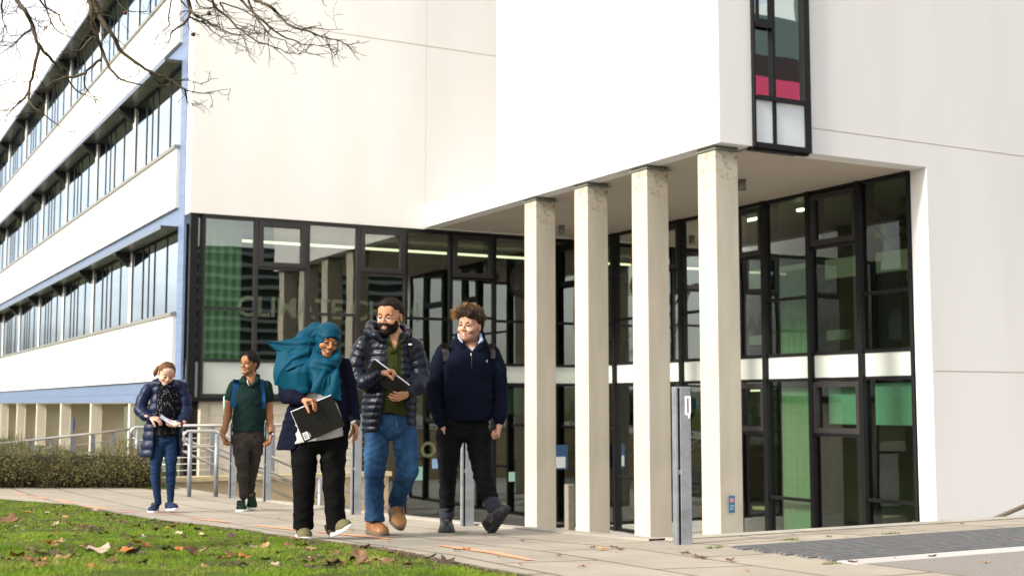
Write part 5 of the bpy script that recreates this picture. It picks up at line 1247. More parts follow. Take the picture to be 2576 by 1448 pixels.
for yy in (372, 430, 490, 640, 680):
    p = J(765+ (yy-372)*.02, yy); y = front(shirt, p[0], p[2]) or -.12; g.tube([(p[0], y-.001, p[2]), (p[0], y-.004, p[2])], .0055, 10)
g.build('buttons', M_IRIS, pers)
pts = [(J(772+ (yy-360)*.02, yy)[0], J(0, yy)[2]) for yy in range(360, 690, 25)]; strap(shirt, pts, .013, M_SHIRT, pers, .002, .0015, 'placket')
# puffer jacket
lo, hi = lohi(J(500, 820, .25), J(960, 180, -.3)); S = Sdf(lo, hi, .0058); qz = quilt(.053, .013, .02, (0, 0, 1))
S.chain([J(745, 335, .02), J(742, 480, .01), J(740, 640, .01), J(738, 775, .015)], [.172, .192, .200, .212], sq=(1, .70, 1), k=.03, mod=qz)
op_ = [J(738, 200), J(800, 200), J(806, 460), J(822, 640), J(850, 830), J(664, 835), J(694, 690), J(718, 560), J(726, 400)]
S.op(lo, hi, lambda X: poly2(X, op_)*.8+np.maximum(0, X[..., 1]-.02)*3, k=.012, mode='s')
S.chain([J(600, 318, .03), J(568, 410, .03), J(562, 505, .01)], [.080, .078, .075], k=.012, mod=quilt(.056, .013))
S.chain([J(562, 505, .01), J(610, 525, -.09), J(690, 478, -.2)], [.074, .064, .048], k=.02, mod=quilt(.056, .011, .02))
S.chain([J(872, 322, .01), J(902, 410, .01), J(912, 495, .0)], [.076, .074, .070], k=.01, mod=quilt(.056, .013))
S.chain([J(912, 495, .0), J(890, 545, -.09), J(848, 578, -.16)], [.074, .064, .048], k=.03, mod=quilt(.056, .011, .02))
S.cut(lambda X: -(X[..., 2]-J(0, 795)[2]-.025*np.clip((X[..., 0]-J(760, 0)[0])/.1, 0, 1)))
S.displace(lambda X: fold(X, 34, .003, 4)+wrinkle(X, .0032, 150, 14, (1, .4, .25), 2)); jk = S
sdf_obj('puffer_jacket', S, M_PUFF, pers, relax=1)
# hood
lo, hi = lohi(J(580, 300, .2), J(870, 150, -.15)); S = Sdf(lo, hi, .005)
S.chain([J(706, 292, -.12), J(665, 262, -.09), J(628, 243, -.02), J(640, 212, .07), J(745, 205, .13), J(812, 222, .10), J(842, 240, .03), J(830, 268, -.06), J(812, 295, -.10)], [.020, .032, .040, .042, .042, .034, .026, .022, .016], k=.03)
S.displace(lambda X: fold(X, 30, .004, 21)+.004*np.abs(np.sin(X[..., 0]*40))); sdf_obj('hood', S, M_PUFF, pers, relax=1)
g = MB(); g.tube([J(835, 252, -.04)+npy((0, -.05, 0)), J(850, 243, -.04)+npy((0, -.05, 0)), J(838, 240, -.04)+npy((0, -.045, .0))], .005, 6); g.build('hood_tab', mat('purple_tab', (.10, .02, .07), .7), pers)
# zips along the front edges
g = MB()
for ed in (((728, 300), (722, 400), (716, 540), (694, 680), (664, 795)), ((806, 330), (808, 460), (822, 620), (848, 770))):
    pts = []
    for zx, zy in ed:
        p = J(zx, zy); y = front(jk, p[0]+(.012 if zx > 760 else -.012), p[2]); pts.append((p[0], (y if y is not None else -.13)+.004, p[2]))
    g.tube(pts, .0045, 6)
g.build('zip', M_LIN, pers)
# boots
c = J(677, 1372, .0)
shoe(pers, npy((J(655, 0)[0], .12, .0)), npy((J(728, 0)[0], -.155, .0)), (0, 0, 1), M_TANB, M_SOLEB, M_LACED, .30, wd=1.06, high=True, name='boot')
shoe(pers, J(752, 1232, .20), J(790, 1330, -.02), npy((.15, .45, 1)), M_TAN2, M_SOLEB, M_LACED, .30, wd=1.04, high=True, name='boot')
# notebook
o, a, b = J(655, 394, -.255), J(851, 541, -.262), J(612, 470, -.16)
f_, pl, L1, L2 = slab('notebook', o, a-o, (b-o)*1.05, .013, 'slim black notebook with white page edge gripped by the bearded man', 'notebook', pB, mat('notebook_cover', (.012, .012, .013), .45), None)
pl(-L1/2+.001, L1/2-.002, -L2/2-.004, L2/2-.004, .0018, .0112, 'pages', mpg, f_)
# backpack straps and bag
bp = empty('backpack', (0, 0, 0), label='black backpack worn by the man in the puffer jacket', cat='backpack'); pB.place(bp)
strap(jk, [(J(x, 0)[0], J(0, y)[2]) for x, y in ((634, 278), (626, 305), (622, 350), (618, 400), (606, 450))], .030, M_STRAP, bp, .004)
strap(jk, [(J(x, 0)[0], J(0, y)[2]) for x, y in ((846, 262), (858, 300), (866, 350), (870, 395))], .024, M_STRAP, bp, .004)
S = Sdf(npy((-.25, .10, .75))+npy((J(745, 0)[0], 0, 0)), npy((.25, .40, 1.55))+npy((J(745, 0)[0], 0, 0)), .012); S.box(npy((J(745, 0)[0], .25, 1.18)), (.15, .09, .22), .05, k=.03); sdf_obj('bag', S, M_STRAP, bp)
g = MB(); g.box(J(853, 0)[0]-.012, J(853, 0)[0]+.014, -.165, -.158, J(0, 316)[2], J(0, 308)[2]); g.build('logo_tab', M_WHITE, bp)
# ------------------------------------------------------------------ 3. man in navy sweatshirt
pC = Person('', (1128, 1337), 0); J = pC.J
A_ = rotm(-30, 3, 6); hC = J(1184, 212, -.03); M = (A_, hC); sC = 1.02
S = Sdf(hC-npy((.2, .2, .26)), hC+.17, .003); head(S, M, sC, jaw=1.14, cheek=1.25, smile=1)
S.ell(npy((0, -.025, -.088))*W3*sC, npy((.06, .05, .04))*W3*sC, M=M, k=.03)
S.cone(hC+npy((0, .035, -.05)), J(1192, 330, .0), .066, .074, k=.03)
wL, wR = J(1037, 764, -.04), J(1349, 752, -.04)
hL = hand(wL, J(1046, 812, -.05)-wL, (.9, .1, -.2), -1, fc=((55, 80, 50), (60, 80, 50), (62, 82, 50), (65, 82, 50)), size=1.12, thumb=(.8, .3, .5), tcurl=20)
hR = hand(wR, J(1342, 800, -.05)-wR, (-.9, .1, -.2), 1, fc=((55, 75, 50), (60, 78, 50), (62, 80, 50), (65, 82, 50)), size=1.1, thumb=(.9, .2, .5), tcurl=10)
core = bodycore([([J(1192, 340, .01), J(1180, 500, .01), J(1160, 710, .01)], [.09, .14, .15]), ([J(1080, 850), J(1062, 1020, .0), J(1060, 1260, .02)], [.08, .06, .04]), ([J(1225, 850), J(1258, 1040, -.06), J(1315, 1210, -.2)], [.08, .06, .04]),
                 ([J(1180, 350, .02), J(1040, 360, .03), J(990, 560, .04), wL], [.06, .055, .042, .028]), ([J(1180, 350, .02), J(1305, 360, .03), J(1355, 560, .04), wR], [.06, .055, .042, .028])])
pers = sdf_obj('person', [S, hL, hR, core], M_SK[2]); pC.place(pers)
tag(pers, 'smiling man with windswept curly hair in a navy quarter zip sweatshirt and black jeans', 'person')
features(M, sC, pers, 2, smile=1.3, down=0, gaze=-.35, browm=M_HDKB, bw=.0060); stubble(pers, M, sC)
hcap = hair_cap(M, sC, M_HDKB, pers, vol=(.014, .008, .028), front_z=.082, side=-.012, back=-.055, sideburn=-.012,
         extra=lambda S: (S.chain([npy((-.075, -.055, .085)), npy((-.03, -.075, .105)), npy((.03, -.068, .105)), npy((.07, -.02, .09))], [.028, .034, .034, .03], M=M, k=.03), S.ell(npy((.03, .02, .09)), npy((.07, .09, .055)), M=M, k=.03), S.ell(npy((-.07, .0, .075)), npy((.035, .06, .045)), M=M, k=.03), S.ell(npy((0, -.135, .0))*sC, npy((.075, .080, .070))*sC, M=M, mode='s', k=.01)),
         disp=lambda X: fold(X, 85, .0065, 15))
cl = Sdf(hC-.2, hC+.22, .003); rg = random.Random(11); rim_lit = Sdf(hC-.2, hC+.22, .003)
for i in range(150):
    a = rg.uniform(-math.pi, math.pi); e = rg.uniform(.05, 1.5)
    o_ = npy((math.cos(a)*math.cos(e), math.sin(a)*math.cos(e)*1.1, math.sin(e)))
    if o_[1] < -.55 and o_[2] < .55: continue
    p0 = npy((0, .02, .035))+o_*npy((.083, .098, .085)); sw_ = unit(npy((-.75+rg.uniform(-.3, .5), -.1+rg.uniform(-.3, .3), .25)))
    L = rg.uniform(.028, .048)*(.75+.5*max(0, o_[2])); p1 = p0+unit(o_*1.0+sw_*.5)*L; p2 = p1+unit(o_*.2+sw_*1.0+npy((0, 0, -.25)))*L*.8; p3 = p2+unit(sw_*.6-o_*.5+npy((0, 0, -.5)))*L*.5
    cl.chain([p0*sC, p1*sC, p2*sC], [.012, .010, .007], M=M, k=.008)
    rim_lit.chain([(p1*.3+p2*.7)*sC, p2*sC, p3*sC], [.0050, .0058, .002], M=M, k=.004)
for S_ in (cl, rim_lit): S_.displace(lambda X: fold(X, 130, .0018, 7))
cl.ell(npy((0, -.125, -.0))*sC, npy((.066, .075, .064))*sC, M=M, mode='s', k=.01); rim_lit.ell(npy((0, -.125, -.0))*sC, npy((.066, .075, .064))*sC, M=M, mode='s', k=.01)
sdf_obj('hair_curls', cl, M_HBRN, pers); sdf_obj('hair_tips', rim_lit, M_HRIM, pers)
strands(M, sC, M_HRIM, pers, 900, 5, lambda rg: (lambda p: (p[0]*1.20-.008, p[1]*1.1, p[2]*1.22))(reg_top(rg)), (.02, .045), 1.3, 'hair_tips', .0010)
strands(M, sC, M_HBRN, pers, 500, 8, lambda rg: (lambda p: (p[0]*1.12, p[1]*1.1, p[2]*1.12))(reg_top(rg)), (.02, .05), 1.3, 'hair_curls', .0013)
def reg_left(rg): return (rg.uniform(-.125, -.060), rg.uniform(-.08, .02), rg.uniform(.060, .135))
strands(M, sC, M_HRIM, pers, 450, 6, reg_left, (.025, .045), 1.8, 'hair_tips', .0011)
# stubble beard as a thin close layer
# trousers
lo, hi = lohi(J(990, 1260, .1), J(1340, 740, -.25)); S = Sdf(lo, hi, .006)
S.cone(J(1150, 750, .01), J(1150, 800, .01), .208, .200, sq=(1, .64, .4), k=.03)
S.chain([J(1070, 825), J(1066, 930, -.01), J(1062, 1030, -.02), J(1060, 1130, -.01), J(1058, 1240, .02)], [.110, .094, .076, .065, .061], k=.012)
S.chain([J(1234, 825), J(1243, 930, -.03), J(1258, 1030, -.07), J(1285, 1120, -.13), J(1318, 1212, -.19)], [.108, .094, .080, .069, .060], k=.012)
S.cut(lambda X: (J(0, 1244)[2]-X[..., 2])); S.cut(lambda X: X[..., 2]-J(0, 715)[2])
f1 = folds_at([J(1062, 1030, -.08), J(1258, 1030, -.14), J(1060, 1190), J(1300, 1170, -.2), J(1200, 900, -.1), J(1270, 830, -.1), J(1240, 760, -.1)], .008, .045, .10, (.25, 0, 1)); S.displace(lambda X: f1(X)+fold(X, 20, .004, 12)+wrinkle(X, .008, 75, 6, (.5, 0, 1), 2))
sdf_obj('jeans', S, M_BJEAN, pers, relax=1)
lo, hi = lohi(J(1058, 1235), J(1318, 1200, -.25)); S = Sdf(lo, hi, .004)
S.cone(J(1058, 1220, .02), J(1058, 1252, .02), .064, .062, k=.01); t_up = mat('turn_up_denim', (.016, .019, .030), .9); sdf_obj('turn_up', S, t_up, pers); S = Sdf(lo, hi, .004); S.cone(J(1306, 1186, -.175), J(1322, 1218, -.195), .064, .062, k=.01); sdf_obj('turn_up', S, t_up, pers)
# sweatshirt
lo, hi = lohi(J(950, 770, .2), J(1395, 265, -.2)); S = Sdf(lo, hi, .006)
S.chain([J(1185, 350, .02), J(1180, 450, .0), J(1176, 580, -.01), J(1174, 690, -.005), J(1172, 722, .0)], [.170, .195, .192, .186, .168], sq=(1, .76, 1), k=.04)
S.cut(lambda X: -(X[..., 2]-J(0, 736)[2]))
S.chain([J(1192, 290, .04), J(1192, 330, .02)], [.075, .095], k=.03)
S.chain([J(1045, 362, .03), J(1008, 450, .035), J(988, 560, .03), J(998, 660, .0), J(1022, 722, -.03), J(1033, 750, -.04)], [.076, .076, .068, .064, .060, .045], k=.010)
S.chain([J(1302, 362, .03), J(1335, 450, .035), J(1352, 560, .03), J(1356, 650, .0), J(1352, 708, -.03), J(1350, 735, -.04)], [.076, .076, .067, .062, .058, .042], k=.010)
f1 = folds_at([J(988, 600, .0), J(1355, 600, .0), J(1020, 720), J(1352, 700), J(1270, 640, -.1), J(1100, 690, -.1), J(1240, 700, -.1)], .009, .042, .10, (.3, 0, 1)); S.displace(lambda X: f1(X)+fold(X, 13, .005, 30, (.6, 0, .6))+wrinkle(X, .008, 50, 9, (.7, 0, .8)))
# neck opening with the short zip undone
S.op(lo, hi, lambda X: poly2(X, [J(1122, 200), J(1255, 200), J(1240, 300), J(1196, 352), J(1142, 300)])+np.maximum(0, X[..., 1]-.045)*2, k=.008, mode='s'); sw = S
sdf_obj('sweatshirt', S, M_SWEAT, pers, relax=1)
lo, hi = lohi(J(1130, 350), J(1250, 280)); S = Sdf(lo, hi, .004)
S.chain([J(1192, 320, .0), J(1190, 380, .0)], [.095, .13], sq=(1, .75, 1), k=.02); S.cut(lambda X: X[..., 2]-J(0, 326)[2]); sdf_obj('undershirt', S, M_TEE, pers)
# collar edges of the shirt beneath, pale blue
M_PBL = cloth('pale_blue_collar', (.33, .42, .60), .8); lo, hi = lohi(J(1110, 330), J(1270, 240)); S = Sdf(lo, hi, .003)
S.chain([J(1120, 252, -.03), J(1126, 280, -.085), J(1144, 300, -.115)], [.006, .008, .007], k=.008, sq=(1, 1, 1)); S.chain([J(1240, 250, .0), J(1246, 275, -.05), J(1250, 288, -.085), J(1234, 304, -.105)], [.010, .014, .014, .007], k=.008)
sdf_obj('shirt_collar', S, M_PBL, pers)
lo, hi = lohi(J(1110, 330, .1), J(1270, 240)); S = Sdf(lo, hi, .004)
S.chain([J(1116, 262, .0), J(1122, 290, -.07), J(1150, 325, -.115), J(1188, 372, -.150)], [.018, .021, .018, .010], k=.02); S.chain([J(1256, 262, .02), J(1258, 290, -.05), J(1240, 325, -.105), J(1200, 372, -.148)], [.018, .022, .019, .010], k=.02); S.chain([J(1116, 262, .0), J(1130, 250, .07), J(1190, 245, .1), J(1250, 250, .08), J(1256, 262, .02)], [.018]*5, k=.02)
sdf_obj('collar', S, M_SWEAT, pers, relax=1)
g = MB(); pts = [(J(1194, y)[0], (front(sw, J(1194, y)[0], J(0, y)[2]) or -.14)-.002, J(0, y)[2]) for y in (360, 390, 420, 450)]; g.tube(pts, .004, 6); g.build('zip', M_IRIS, pers)
g = MB(); p = J(1190, 370); y = (front(sw, p[0], p[2]-.02) or -.14)-.006; g.box(p[0]-.006, p[0]+.006, y-.003, y, p[2]-.012, p[2]+.012, .001); g.build('zip_pull', M_METAL, pers)
# small white crossed emblem on the chest
g = MB(); p = J(1275, 407); y = (front(sw, p[0], p[2]) or -.13)-.0025; w_ = .009
for sx in (-1, 1):
    g.add([(p[0]-sx*.011, y, p[2]+.009), (p[0]-sx*.006, y-.0005, p[2]+.010), (p[0]+sx*.009, y, p[2]-.007), (p[0]+sx*.006, y-.0005, p[2]-.009)], [(0, 1, 2, 3)])
g.tube([(p[0]-.004, y, p[2]-.009), (p[0]+.004, y, p[2]-.009)], .0018, 5); g.build('emblem', M_WHITE, pers)
shoe(pers, npy((J(1062, 0)[0]-.004, .12, .0)), npy((J(1068, 0)[0], -.165, .0)), (0, 0, 1), M_BLKL, M_SOLEK, M_LACEK, .30, wd=1.04, tread=True)
hq = J(1322, 1338, -.17); hq[2] = .02
shoe(pers, hq, J(1392, 1236, -.33), npy((-.55, .15, .8)), M_BLKL, M_SOLEK, M_LACEK, .30, wd=1.04, tread=True, stripe=mat('grey_stripe', (.10, .10, .10), .6))
bp = empty('backpack', (0, 0, 0), label='charcoal backpack with black buckles worn by the man in the navy sweatshirt', cat='backpack'); pC.place(bp)
strap(sw, [(J(x, 0)[0], J(0, y)[2]) for x, y in ((1040, 306), (1046, 325), (1054, 350), (1058, 385), (1056, 405))], .027, M_STRAPG, bp, .004)
strap(sw, [(J(x, 0)[0], J(0, y)[2]) for x, y in ((1294, 308), (1302, 325), (1312, 350), (1314, 385))], .021, M_STRAPG, bp, .004)
g = MB()
for x, y in ((1057, 388), (1314, 378)):
    p = J(x, y); yy = (front(sw, p[0], p[2]) or -.13)-.014; g.box(p[0]-.017, p[0]+.017, yy-.006, yy, p[2]-.02, p[2]+.02, .003)
g.build('buckle', M_SOLEK, bp)
S = Sdf(npy((-.25, .10, .75))+npy((J(1175, 0)[0], 0, 0)), npy((.25, .40, 1.55))+npy((J(1175, 0)[0], 0, 0)), .012); S.box(npy((J(1175, 0)[0], .25, 1.16)), (.14, .09, .22), .05, k=.03); sdf_obj('bag', S, M_STRAPG, bp)
# ------------------------------------------------------------------ 4. woman in long padded coat, behind
Z2 = (460, 1280, 2.13)
pD = Person('', (415, 1287), 0, dzoom=Z2); J = pD.J
A_ = rotm(13, 24, 6); hD = J(352, 258, -.02); M = (A_, hD); sD = .98
S = Sdf(hD-npy((.2, .2, .25)), hD+.17, .0035); head(S, M, sD, jaw=1.04, cheek=1.1)
S.cone(hD+npy((0, .035, -.05)), J(350, 370, .02), .052, .06, k=.03)
wL, wR = J(222, 604, -.15), J(456, 655, -.17)
hL = hand(wL, J(290, 622, -.19)-wL, (.2, .3, -.9), -1, curl=(25, 30, 20), size=.98, h=.003); hR = hand(wR, J(405, 672, -.2)-wR, (0, -.2, 1), 1, curl=(20, 25, 20), size=.98, h=.003)
core = bodycore([([J(350, 380, .02), J(355, 560, .01), J(340, 700, .01)], [.08, .11, .12]), ([J(290, 800), J(262, 1010, -.02), J(280, 1270, .02)], [.075, .05, .03]), ([J(385, 800), J(385, 1010, -.03), J(385, 1255)], [.075, .05, .03]),
                 ([J(350, 380, .02), J(200, 385, .03), J(130, 540, .02), wL], [.05, .05, .035, .024]), ([J(350, 380, .02), J(475, 385, .03), J(508, 540, .02), wR], [.05, .05, .035, .024])])
pers = sdf_obj('person', [S, hL, hR, core], M_SK[3]); pD.place(pers)
tag(pers, 'woman in a long navy padded coat looking down at papers as she walks', 'person')
features(M, sD, pers, 3, smile=0, down=1, browm=M_HFAIR, bw=.0045)
hair_cap(M, sD, M_HFAIR, pers, vol=(.004, .008, .006), front_z=.048, side=-.012, back=-.05, sideburn=-.005,
         extra=lambda S: S.chain([npy((-.02, .12, .02)), npy((-.06, .15, -.01)), npy((-.085, .15, -.06)), npy((-.09, .14, -.10))], [.03, .032, .026, .012], M=M, k=.02), disp=lambda X: fold(X, 80, .002, 5), h=.0035); fuzz(M, sD, M_HFAIR, pers, 160, 3, .92, .95)
lo, hi = lohi(J(230, 1290, .1), J(440, 740, -.1)); S = Sdf(lo, hi, .006)
S.cone(J(338, 750, .01), J(336, 800, .01), .138, .140, sq=(1, .7, .5), k=.03)
S.chain([J(290, 830), J(268, 940, -.02), J(262, 1020, -.02), J(262, 1100, .0), J(284, 1285, .02)], [.076, .066, .053, .050, .036], k=.012)
S.chain([J(382, 830), J(386, 940, -.03), J(386, 1020, -.04), J(384, 1110, -.02), J(382, 1262, .0)], [.076, .066, .055, .051, .036], k=.012)
f1 = folds_at([J(262, 1030, -.05), J(386, 1030, -.08), J(284, 1240), J(382, 1230), J(340, 840, -.1)], .006, .035, .08, (.2, 0, 1)); S.displace(lambda X: f1(X)+wrinkle(X, .006, 90, 4, (.3, 0, 1), 2)); sdf_obj('jeans', S, M_JEAN2, pers, relax=1)
# patterned top
M_DOT = mat('black_patterned_top', (.012, .012, .015), .85, spec=.05); nt_, b_ = nodes(M_DOT); tc = nt_.nodes.new('ShaderNodeTexCoord'); vo = nt_.nodes.new('ShaderNodeTexVoronoi'); vo.inputs['Scale'].default_value = 58; vo.inputs['Randomness'].default_value = .35
nt_.links.new(tc.outputs['Object'], vo.inputs['Vector']); lt = nt_.nodes.new('ShaderNodeMath'); lt.operation = 'LESS_THAN'; lt.inputs[1].default_value = .17; nt_.links.new(vo.outputs['Distance'], lt.inputs[0])
mx = nt_.nodes.new('ShaderNodeMixRGB'); mx.inputs[1].default_value = (.005, .005, .007, 1); mx.inputs[2].default_value = (.55, .55, .60, 1); nt_.links.new(lt.outputs[0], mx.inputs[0]); nt_.links.new(mx.outputs[0], b_.inputs['Base Color'])
lo, hi = lohi(J(250, 760, .1), J(460, 330, -.1)); S = Sdf(lo, hi, .006)
S.chain([J(352, 400, .01), J(352, 560, .0), J(345, 740, .0)], [.125, .145, .155], sq=(1, .74, 1), k=.03); S.cone(J(350, 340, .01), J(350, 400, .01), .062, .075, k=.03); S.cut(lambda X: J(0, 752)[2]-X[..., 2]); sdf_obj('patterned_top', S, M_DOT, pers)
lo, hi = lohi(J(100, 950, .2), J(540, 320, -.28)); S = Sdf(lo, hi, .007); qz = quilt(.098, .018, .02, (0, 0, 1))
S.chain([J(340, 400, .02), J(335, 560, .01), J(320, 720, .01), J(310, 890, .01)], [.142, .162, .192, .224], sq=(1, .62, 1), k=.03, mod=qz)
S.op(lo, hi, lambda X: poly2(X, [J(288, 290), J(420, 290), J(430, 460), J(428, 640), J(462, 960), J(236, 960), J(262, 640), J(283, 460)])*.8+np.maximum(0, X[..., 1]-.02)*3, k=.012, mode='s')
S.chain([J(205, 380, .03), J(160, 460, .03), J(140, 545, .01)], [.068, .066, .063], k=.012, mod=quilt(.085, .011)); S.chain([J(140, 545, .01), J(175, 590, -.07), J(222, 608, -.14)], [.062, .055, .044], k=.02, mod=quilt(.085, .010))
S.chain([J(470, 380, .03), J(495, 460, .03), J(505, 545, .01)], [.068, .066, .062], k=.012, mod=quilt(.085, .011)); S.chain([J(505, 545, .01), J(488, 610, -.07), J(458, 650, -.15)], [.061, .054, .043], k=.02, mod=quilt(.085, .010))
S.chain([J(300, 335, -.03), J(262, 335, .02), J(290, 330, .1), J(370, 330, .11), J(440, 345, .04), J(418, 350, -.05)], [.03, .045, .05, .05, .045, .03], k=.03)
S.cone(J(450, 350, .02), J(500, 345, .02), .045, .03, k=.03)
S.cut(lambda X: -(X[..., 2]-J(0, 925)[2])); S.displace(lambda X: fold(X, 26, .003, 5)+wrinkle(X, .003, 120, 16, (1, .4, .3), 2)); sdf_obj('padded_coat', S, M_PUFF2, pers, relax=1)
shoe(pers, npy((J(287, 0)[0]+.01, .12, 0)), npy((J(276, 0)[0]-.01, -.14, 0)), (0, 0, 1), M_NAVYS, M_SOLEW, M_LACEK, .25)
hq = J(372, 1360, .04); hq[2] = .008; shoe(pers, hq, J(425, 1345, -.18), npy((-.1, -.1, 1)), M_NAVYS, M_SOLEW, M_LACEK, .25)
# papers
pp = empty('papers', (0, 0, 0), label='curved white sheets of paper held by the woman in the padded coat', cat='papers'); pD.place(pp)
g = MB(); V = []
for i in range(11):
    t_ = i/10; a = J(298, 606, -.20)*(1-t_)+J(462, 678, -.22)*t_; a[2] -= .022*math.sin(math.pi*t_); V += [a, a+npy((.015, .14, .05))]
for dz in (0, .004): g.add([v+npy((0, 0, dz)) for v in V], [(2*i, 2*i+2, 2*i+3, 2*i+1) for i in range(10)], True)
g.build('sheet', mat('paper_white', (.74, .77, .86), .7), pp)
# ------------------------------------------------------------------ 5. walker in green polo, behind
pE = Person('', (618, 1284), 0, dzoom=Z2); J = pE.J
A_ = rotm(-44, 3, 4); hE = J(1012, 178, -.01); M = (A_, hE); sE = 1.0
S = Sdf(hE-npy((.2, .2, .26)), hE+.17, .0033); head(S, M, sE, jaw=.98, cheek=.9)
S.cone(hE+npy((0, .03, -.05)), J(1022, 300, .01), .052, .062, k=.03); S.cone(J(1022, 300, .01), J(1020, 345, .0), .07, .09, k=.04, sq=(1, .75, 1))
wL, wR = J(800, 745, -.05), J(1186, 745, -.05)
hL = hand(wL, J(812, 800, -.07)-wL, (.9, 0, -.2), -1, curl=(40, 45, 30), size=1.05, thumb=(.7, .4, .5), h=.003); hR = hand(wR, J(1176, 800, -.07)-wR, (-.9, 0, -.2), 1, curl=(40, 45, 30), size=1.05, thumb=(.7, .4, .5), h=.003)
lo, hi = lohi(J(790, 780, -.1), J(1215, 330, .1)); Sa = Sdf(lo, hi, .005)
Sa.chain([J(885, 370, .02), J(855, 470, .03), J(838, 600, .03), J(812, 700, -.02), wL], [.055, .050, .042, .034, .026], k=.03)
Sa.chain([J(1150, 370, .02), J(1165, 480, .03), J(1172, 600, .03), J(1182, 700, -.02), wR], [.055, .050, .042, .034, .026], k=.03)
core = bodycore([([J(1020, 345, .02), J(1010, 500, .01), J(1005, 660, .01)], [.09, .12, .13]), ([J(945, 760), J(955, 950, -.05), J(968, 1240, -.02)], [.08, .05, .035]), ([J(1065, 760), J(1052, 950, .04), J(1020, 1225, .13)], [.08, .05, .035]), ([J(880, 360, .02), J(1020, 345, .02), J(1152, 360, .02)], [.055, .07, .055])])
pers = sdf_obj('person', [S, hL, hR, Sa, core], M_SK[4]); pE.place(pers)
tag(pers, 'young man in a dark green polo shirt looking to one side as he walks', 'person')
features(M, sE, pers, 4, smile=0, down=0, gaze=-.3, bw=.0062); stubble(pers, M, sE, (.10, .05, .03), .45)
hair_cap(M, sE, M_HBLK, pers, vol=(.009, .014, .016), front_z=.044, side=-.020, back=-.065, sideburn=-.012, disp=lambda X: fold(X, 95, .0050, 6), h=.0033); fuzz(M, sE, M_HBLK, pers, 420, 4, 1.02, 1.04, (.015, .032))
lo, hi = lohi(J(860, 1250, .15), J(1140, 680, -.15)); S = Sdf(lo, hi, .006)
S.cone(J(1003, 715, .01), J(1003, 780, .01), .180, .170, sq=(1, .70, .8), k=.05)
S.chain([J(940, 790, -.02), J(945, 870, -.06), J(952, 960, -.09), J(958, 1080, -.05), J(966, 1235, -.02)], [.100, .088, .070, .058, .046], k=.04)
S.chain([J(1068, 790, .01), J(1062, 870, .03), J(1048, 970, .05), J(1030, 1090, .10), J(1014, 1228, .16)], [.096, .082, .066, .055, .046], k=.02)
f1 = folds_at([J(952, 960, -.14), J(1048, 960), J(966, 1190), J(1020, 1190, .1), J(1000, 760, -.1)], .009, .05, .09, (.3, 0, 1)); S.displace(lambda X: f1(X)+fold(X, 18, .004, 12)+wrinkle(X, .009, 60, 15, (.6, 0, .9), 2)); sdf_obj('trousers', S, M_GREYT, pers, relax=1)
lo, hi = lohi(J(840, 730, .1), J(1200, 270, -.1)); S = Sdf(lo, hi, .006)
S.chain([J(1018, 370, .02), J(1010, 470, .0), J(1008, 600, .0), J(1004, 712, .0)], [.155, .172, .172, .182], sq=(1, .72, 1), k=.04); S.cut(lambda X: J(0, 722)[2]-X[..., 2])
S.cone(J(895, 362, .02), J(862, 448, .03), .078, .072, k=.03); S.cone(J(1145, 362, .02), J(1164, 462, .03), .078, .070, k=.03)
S.chain([J(965, 288, -.03), J(975, 320, -.08), J(1012, 355, -.11)], [.022, .026, .014], k=.015); S.chain([J(1080, 275, .0), J(1076, 310, -.06), J(1030, 355, -.11)], [.024, .028, .014], k=.015); S.chain([J(965, 288, -.03), J(990, 275, .06), J(1050, 268, .07), J(1080, 275, .0)], [.022]*4, k=.015)
S.op(lo, hi, lambda X: poly2(X, [J(978, 240), J(1062, 240), J(1058, 300), J(1020, 362), J(990, 310)])+np.maximum(0, X[..., 1]-.03)*2, k=.006, mode='s')
f1 = folds_at([J(1080, 600, -.1), J(940, 660, -.1), J(1020, 560, -.1), J(1100, 480, -.1)], .008, .06, .12, (.6, 0, .7)); S.displace(lambda X: f1(X)+fold(X, 12, .004, 31)+wrinkle(X, .008, 55, 19, (.8, 0, .7))); polo = S
sdf_obj('polo_shirt', S, M_POLO, pers, relax=1)
g = MB(); g.tube([J(994, 310, -.1)+npy((0, -.015, 0)), J(1006, 350, -.12)+npy((0, -.012, 0))], .004, 6); g.build('placket_tape', M_WHITE, pers)
c = J(1187, 738, -.05); d = unit(J(1176, 800, -.07)-wR); S = Sdf(c-.06, c+.06, .003); S.cone(c-d*.008, c+d*.008, .030, .030, k=.002); sdf_obj('watch_strap', S, M_STRAP, pers)
g = MB(); g.tube([c+npy((.018, -.026, 0)), c+npy((.021, -.032, 0))], .016, 16); g.build('watch_face', M_METAL, pers)
shoe(pers, npy((J(968, 0)[0], .09, 0)), npy((J(985, 0)[0]-.01, -.18, 0)), (0, 0, 1), M_GREENS, M_SOLEW, M_LACEK, .29)
shoe(pers, J(1020, 1290, .26)+npy((0, 0, .03)), J(1038, 1340, .02), npy((0, .35, 1)), M_GREENS, M_SOLEW, M_LACEK, .29)
bp = empty('backpack', (0, 0, 0), label='backpack with wide blue straps worn by the walker in the green polo', cat='backpack'); pE.place(bp)
strap(polo, [(J(x, 0)[0], J(0, y)[2]) for x, y in ((912, 300), (910, 325), (912, 370), (906, 420), (898, 460), (888, 520))], .034, M_STRAPB, bp, .004)
strap(polo, [(J(x, 0)[0], J(0, y)[2]) for x, y in ((1110, 298), (1112, 325), (1116, 370), (1122, 420), (1126, 480), (1130, 540))], .032, M_STRAPB, bp, .004)
S = Sdf(npy((-.25, .08, .75))+npy((J(1010, 0)[0], 0, 0)), npy((.25, .40, 1.60))+npy((J(1010, 0)[0], 0, 0)), .012); S.box(npy((J(1010, 0)[0], .24, 1.20)), (.16, .09, .24), .05, k=.03); sdf_obj('bag', S, M_STRAPB, bp)
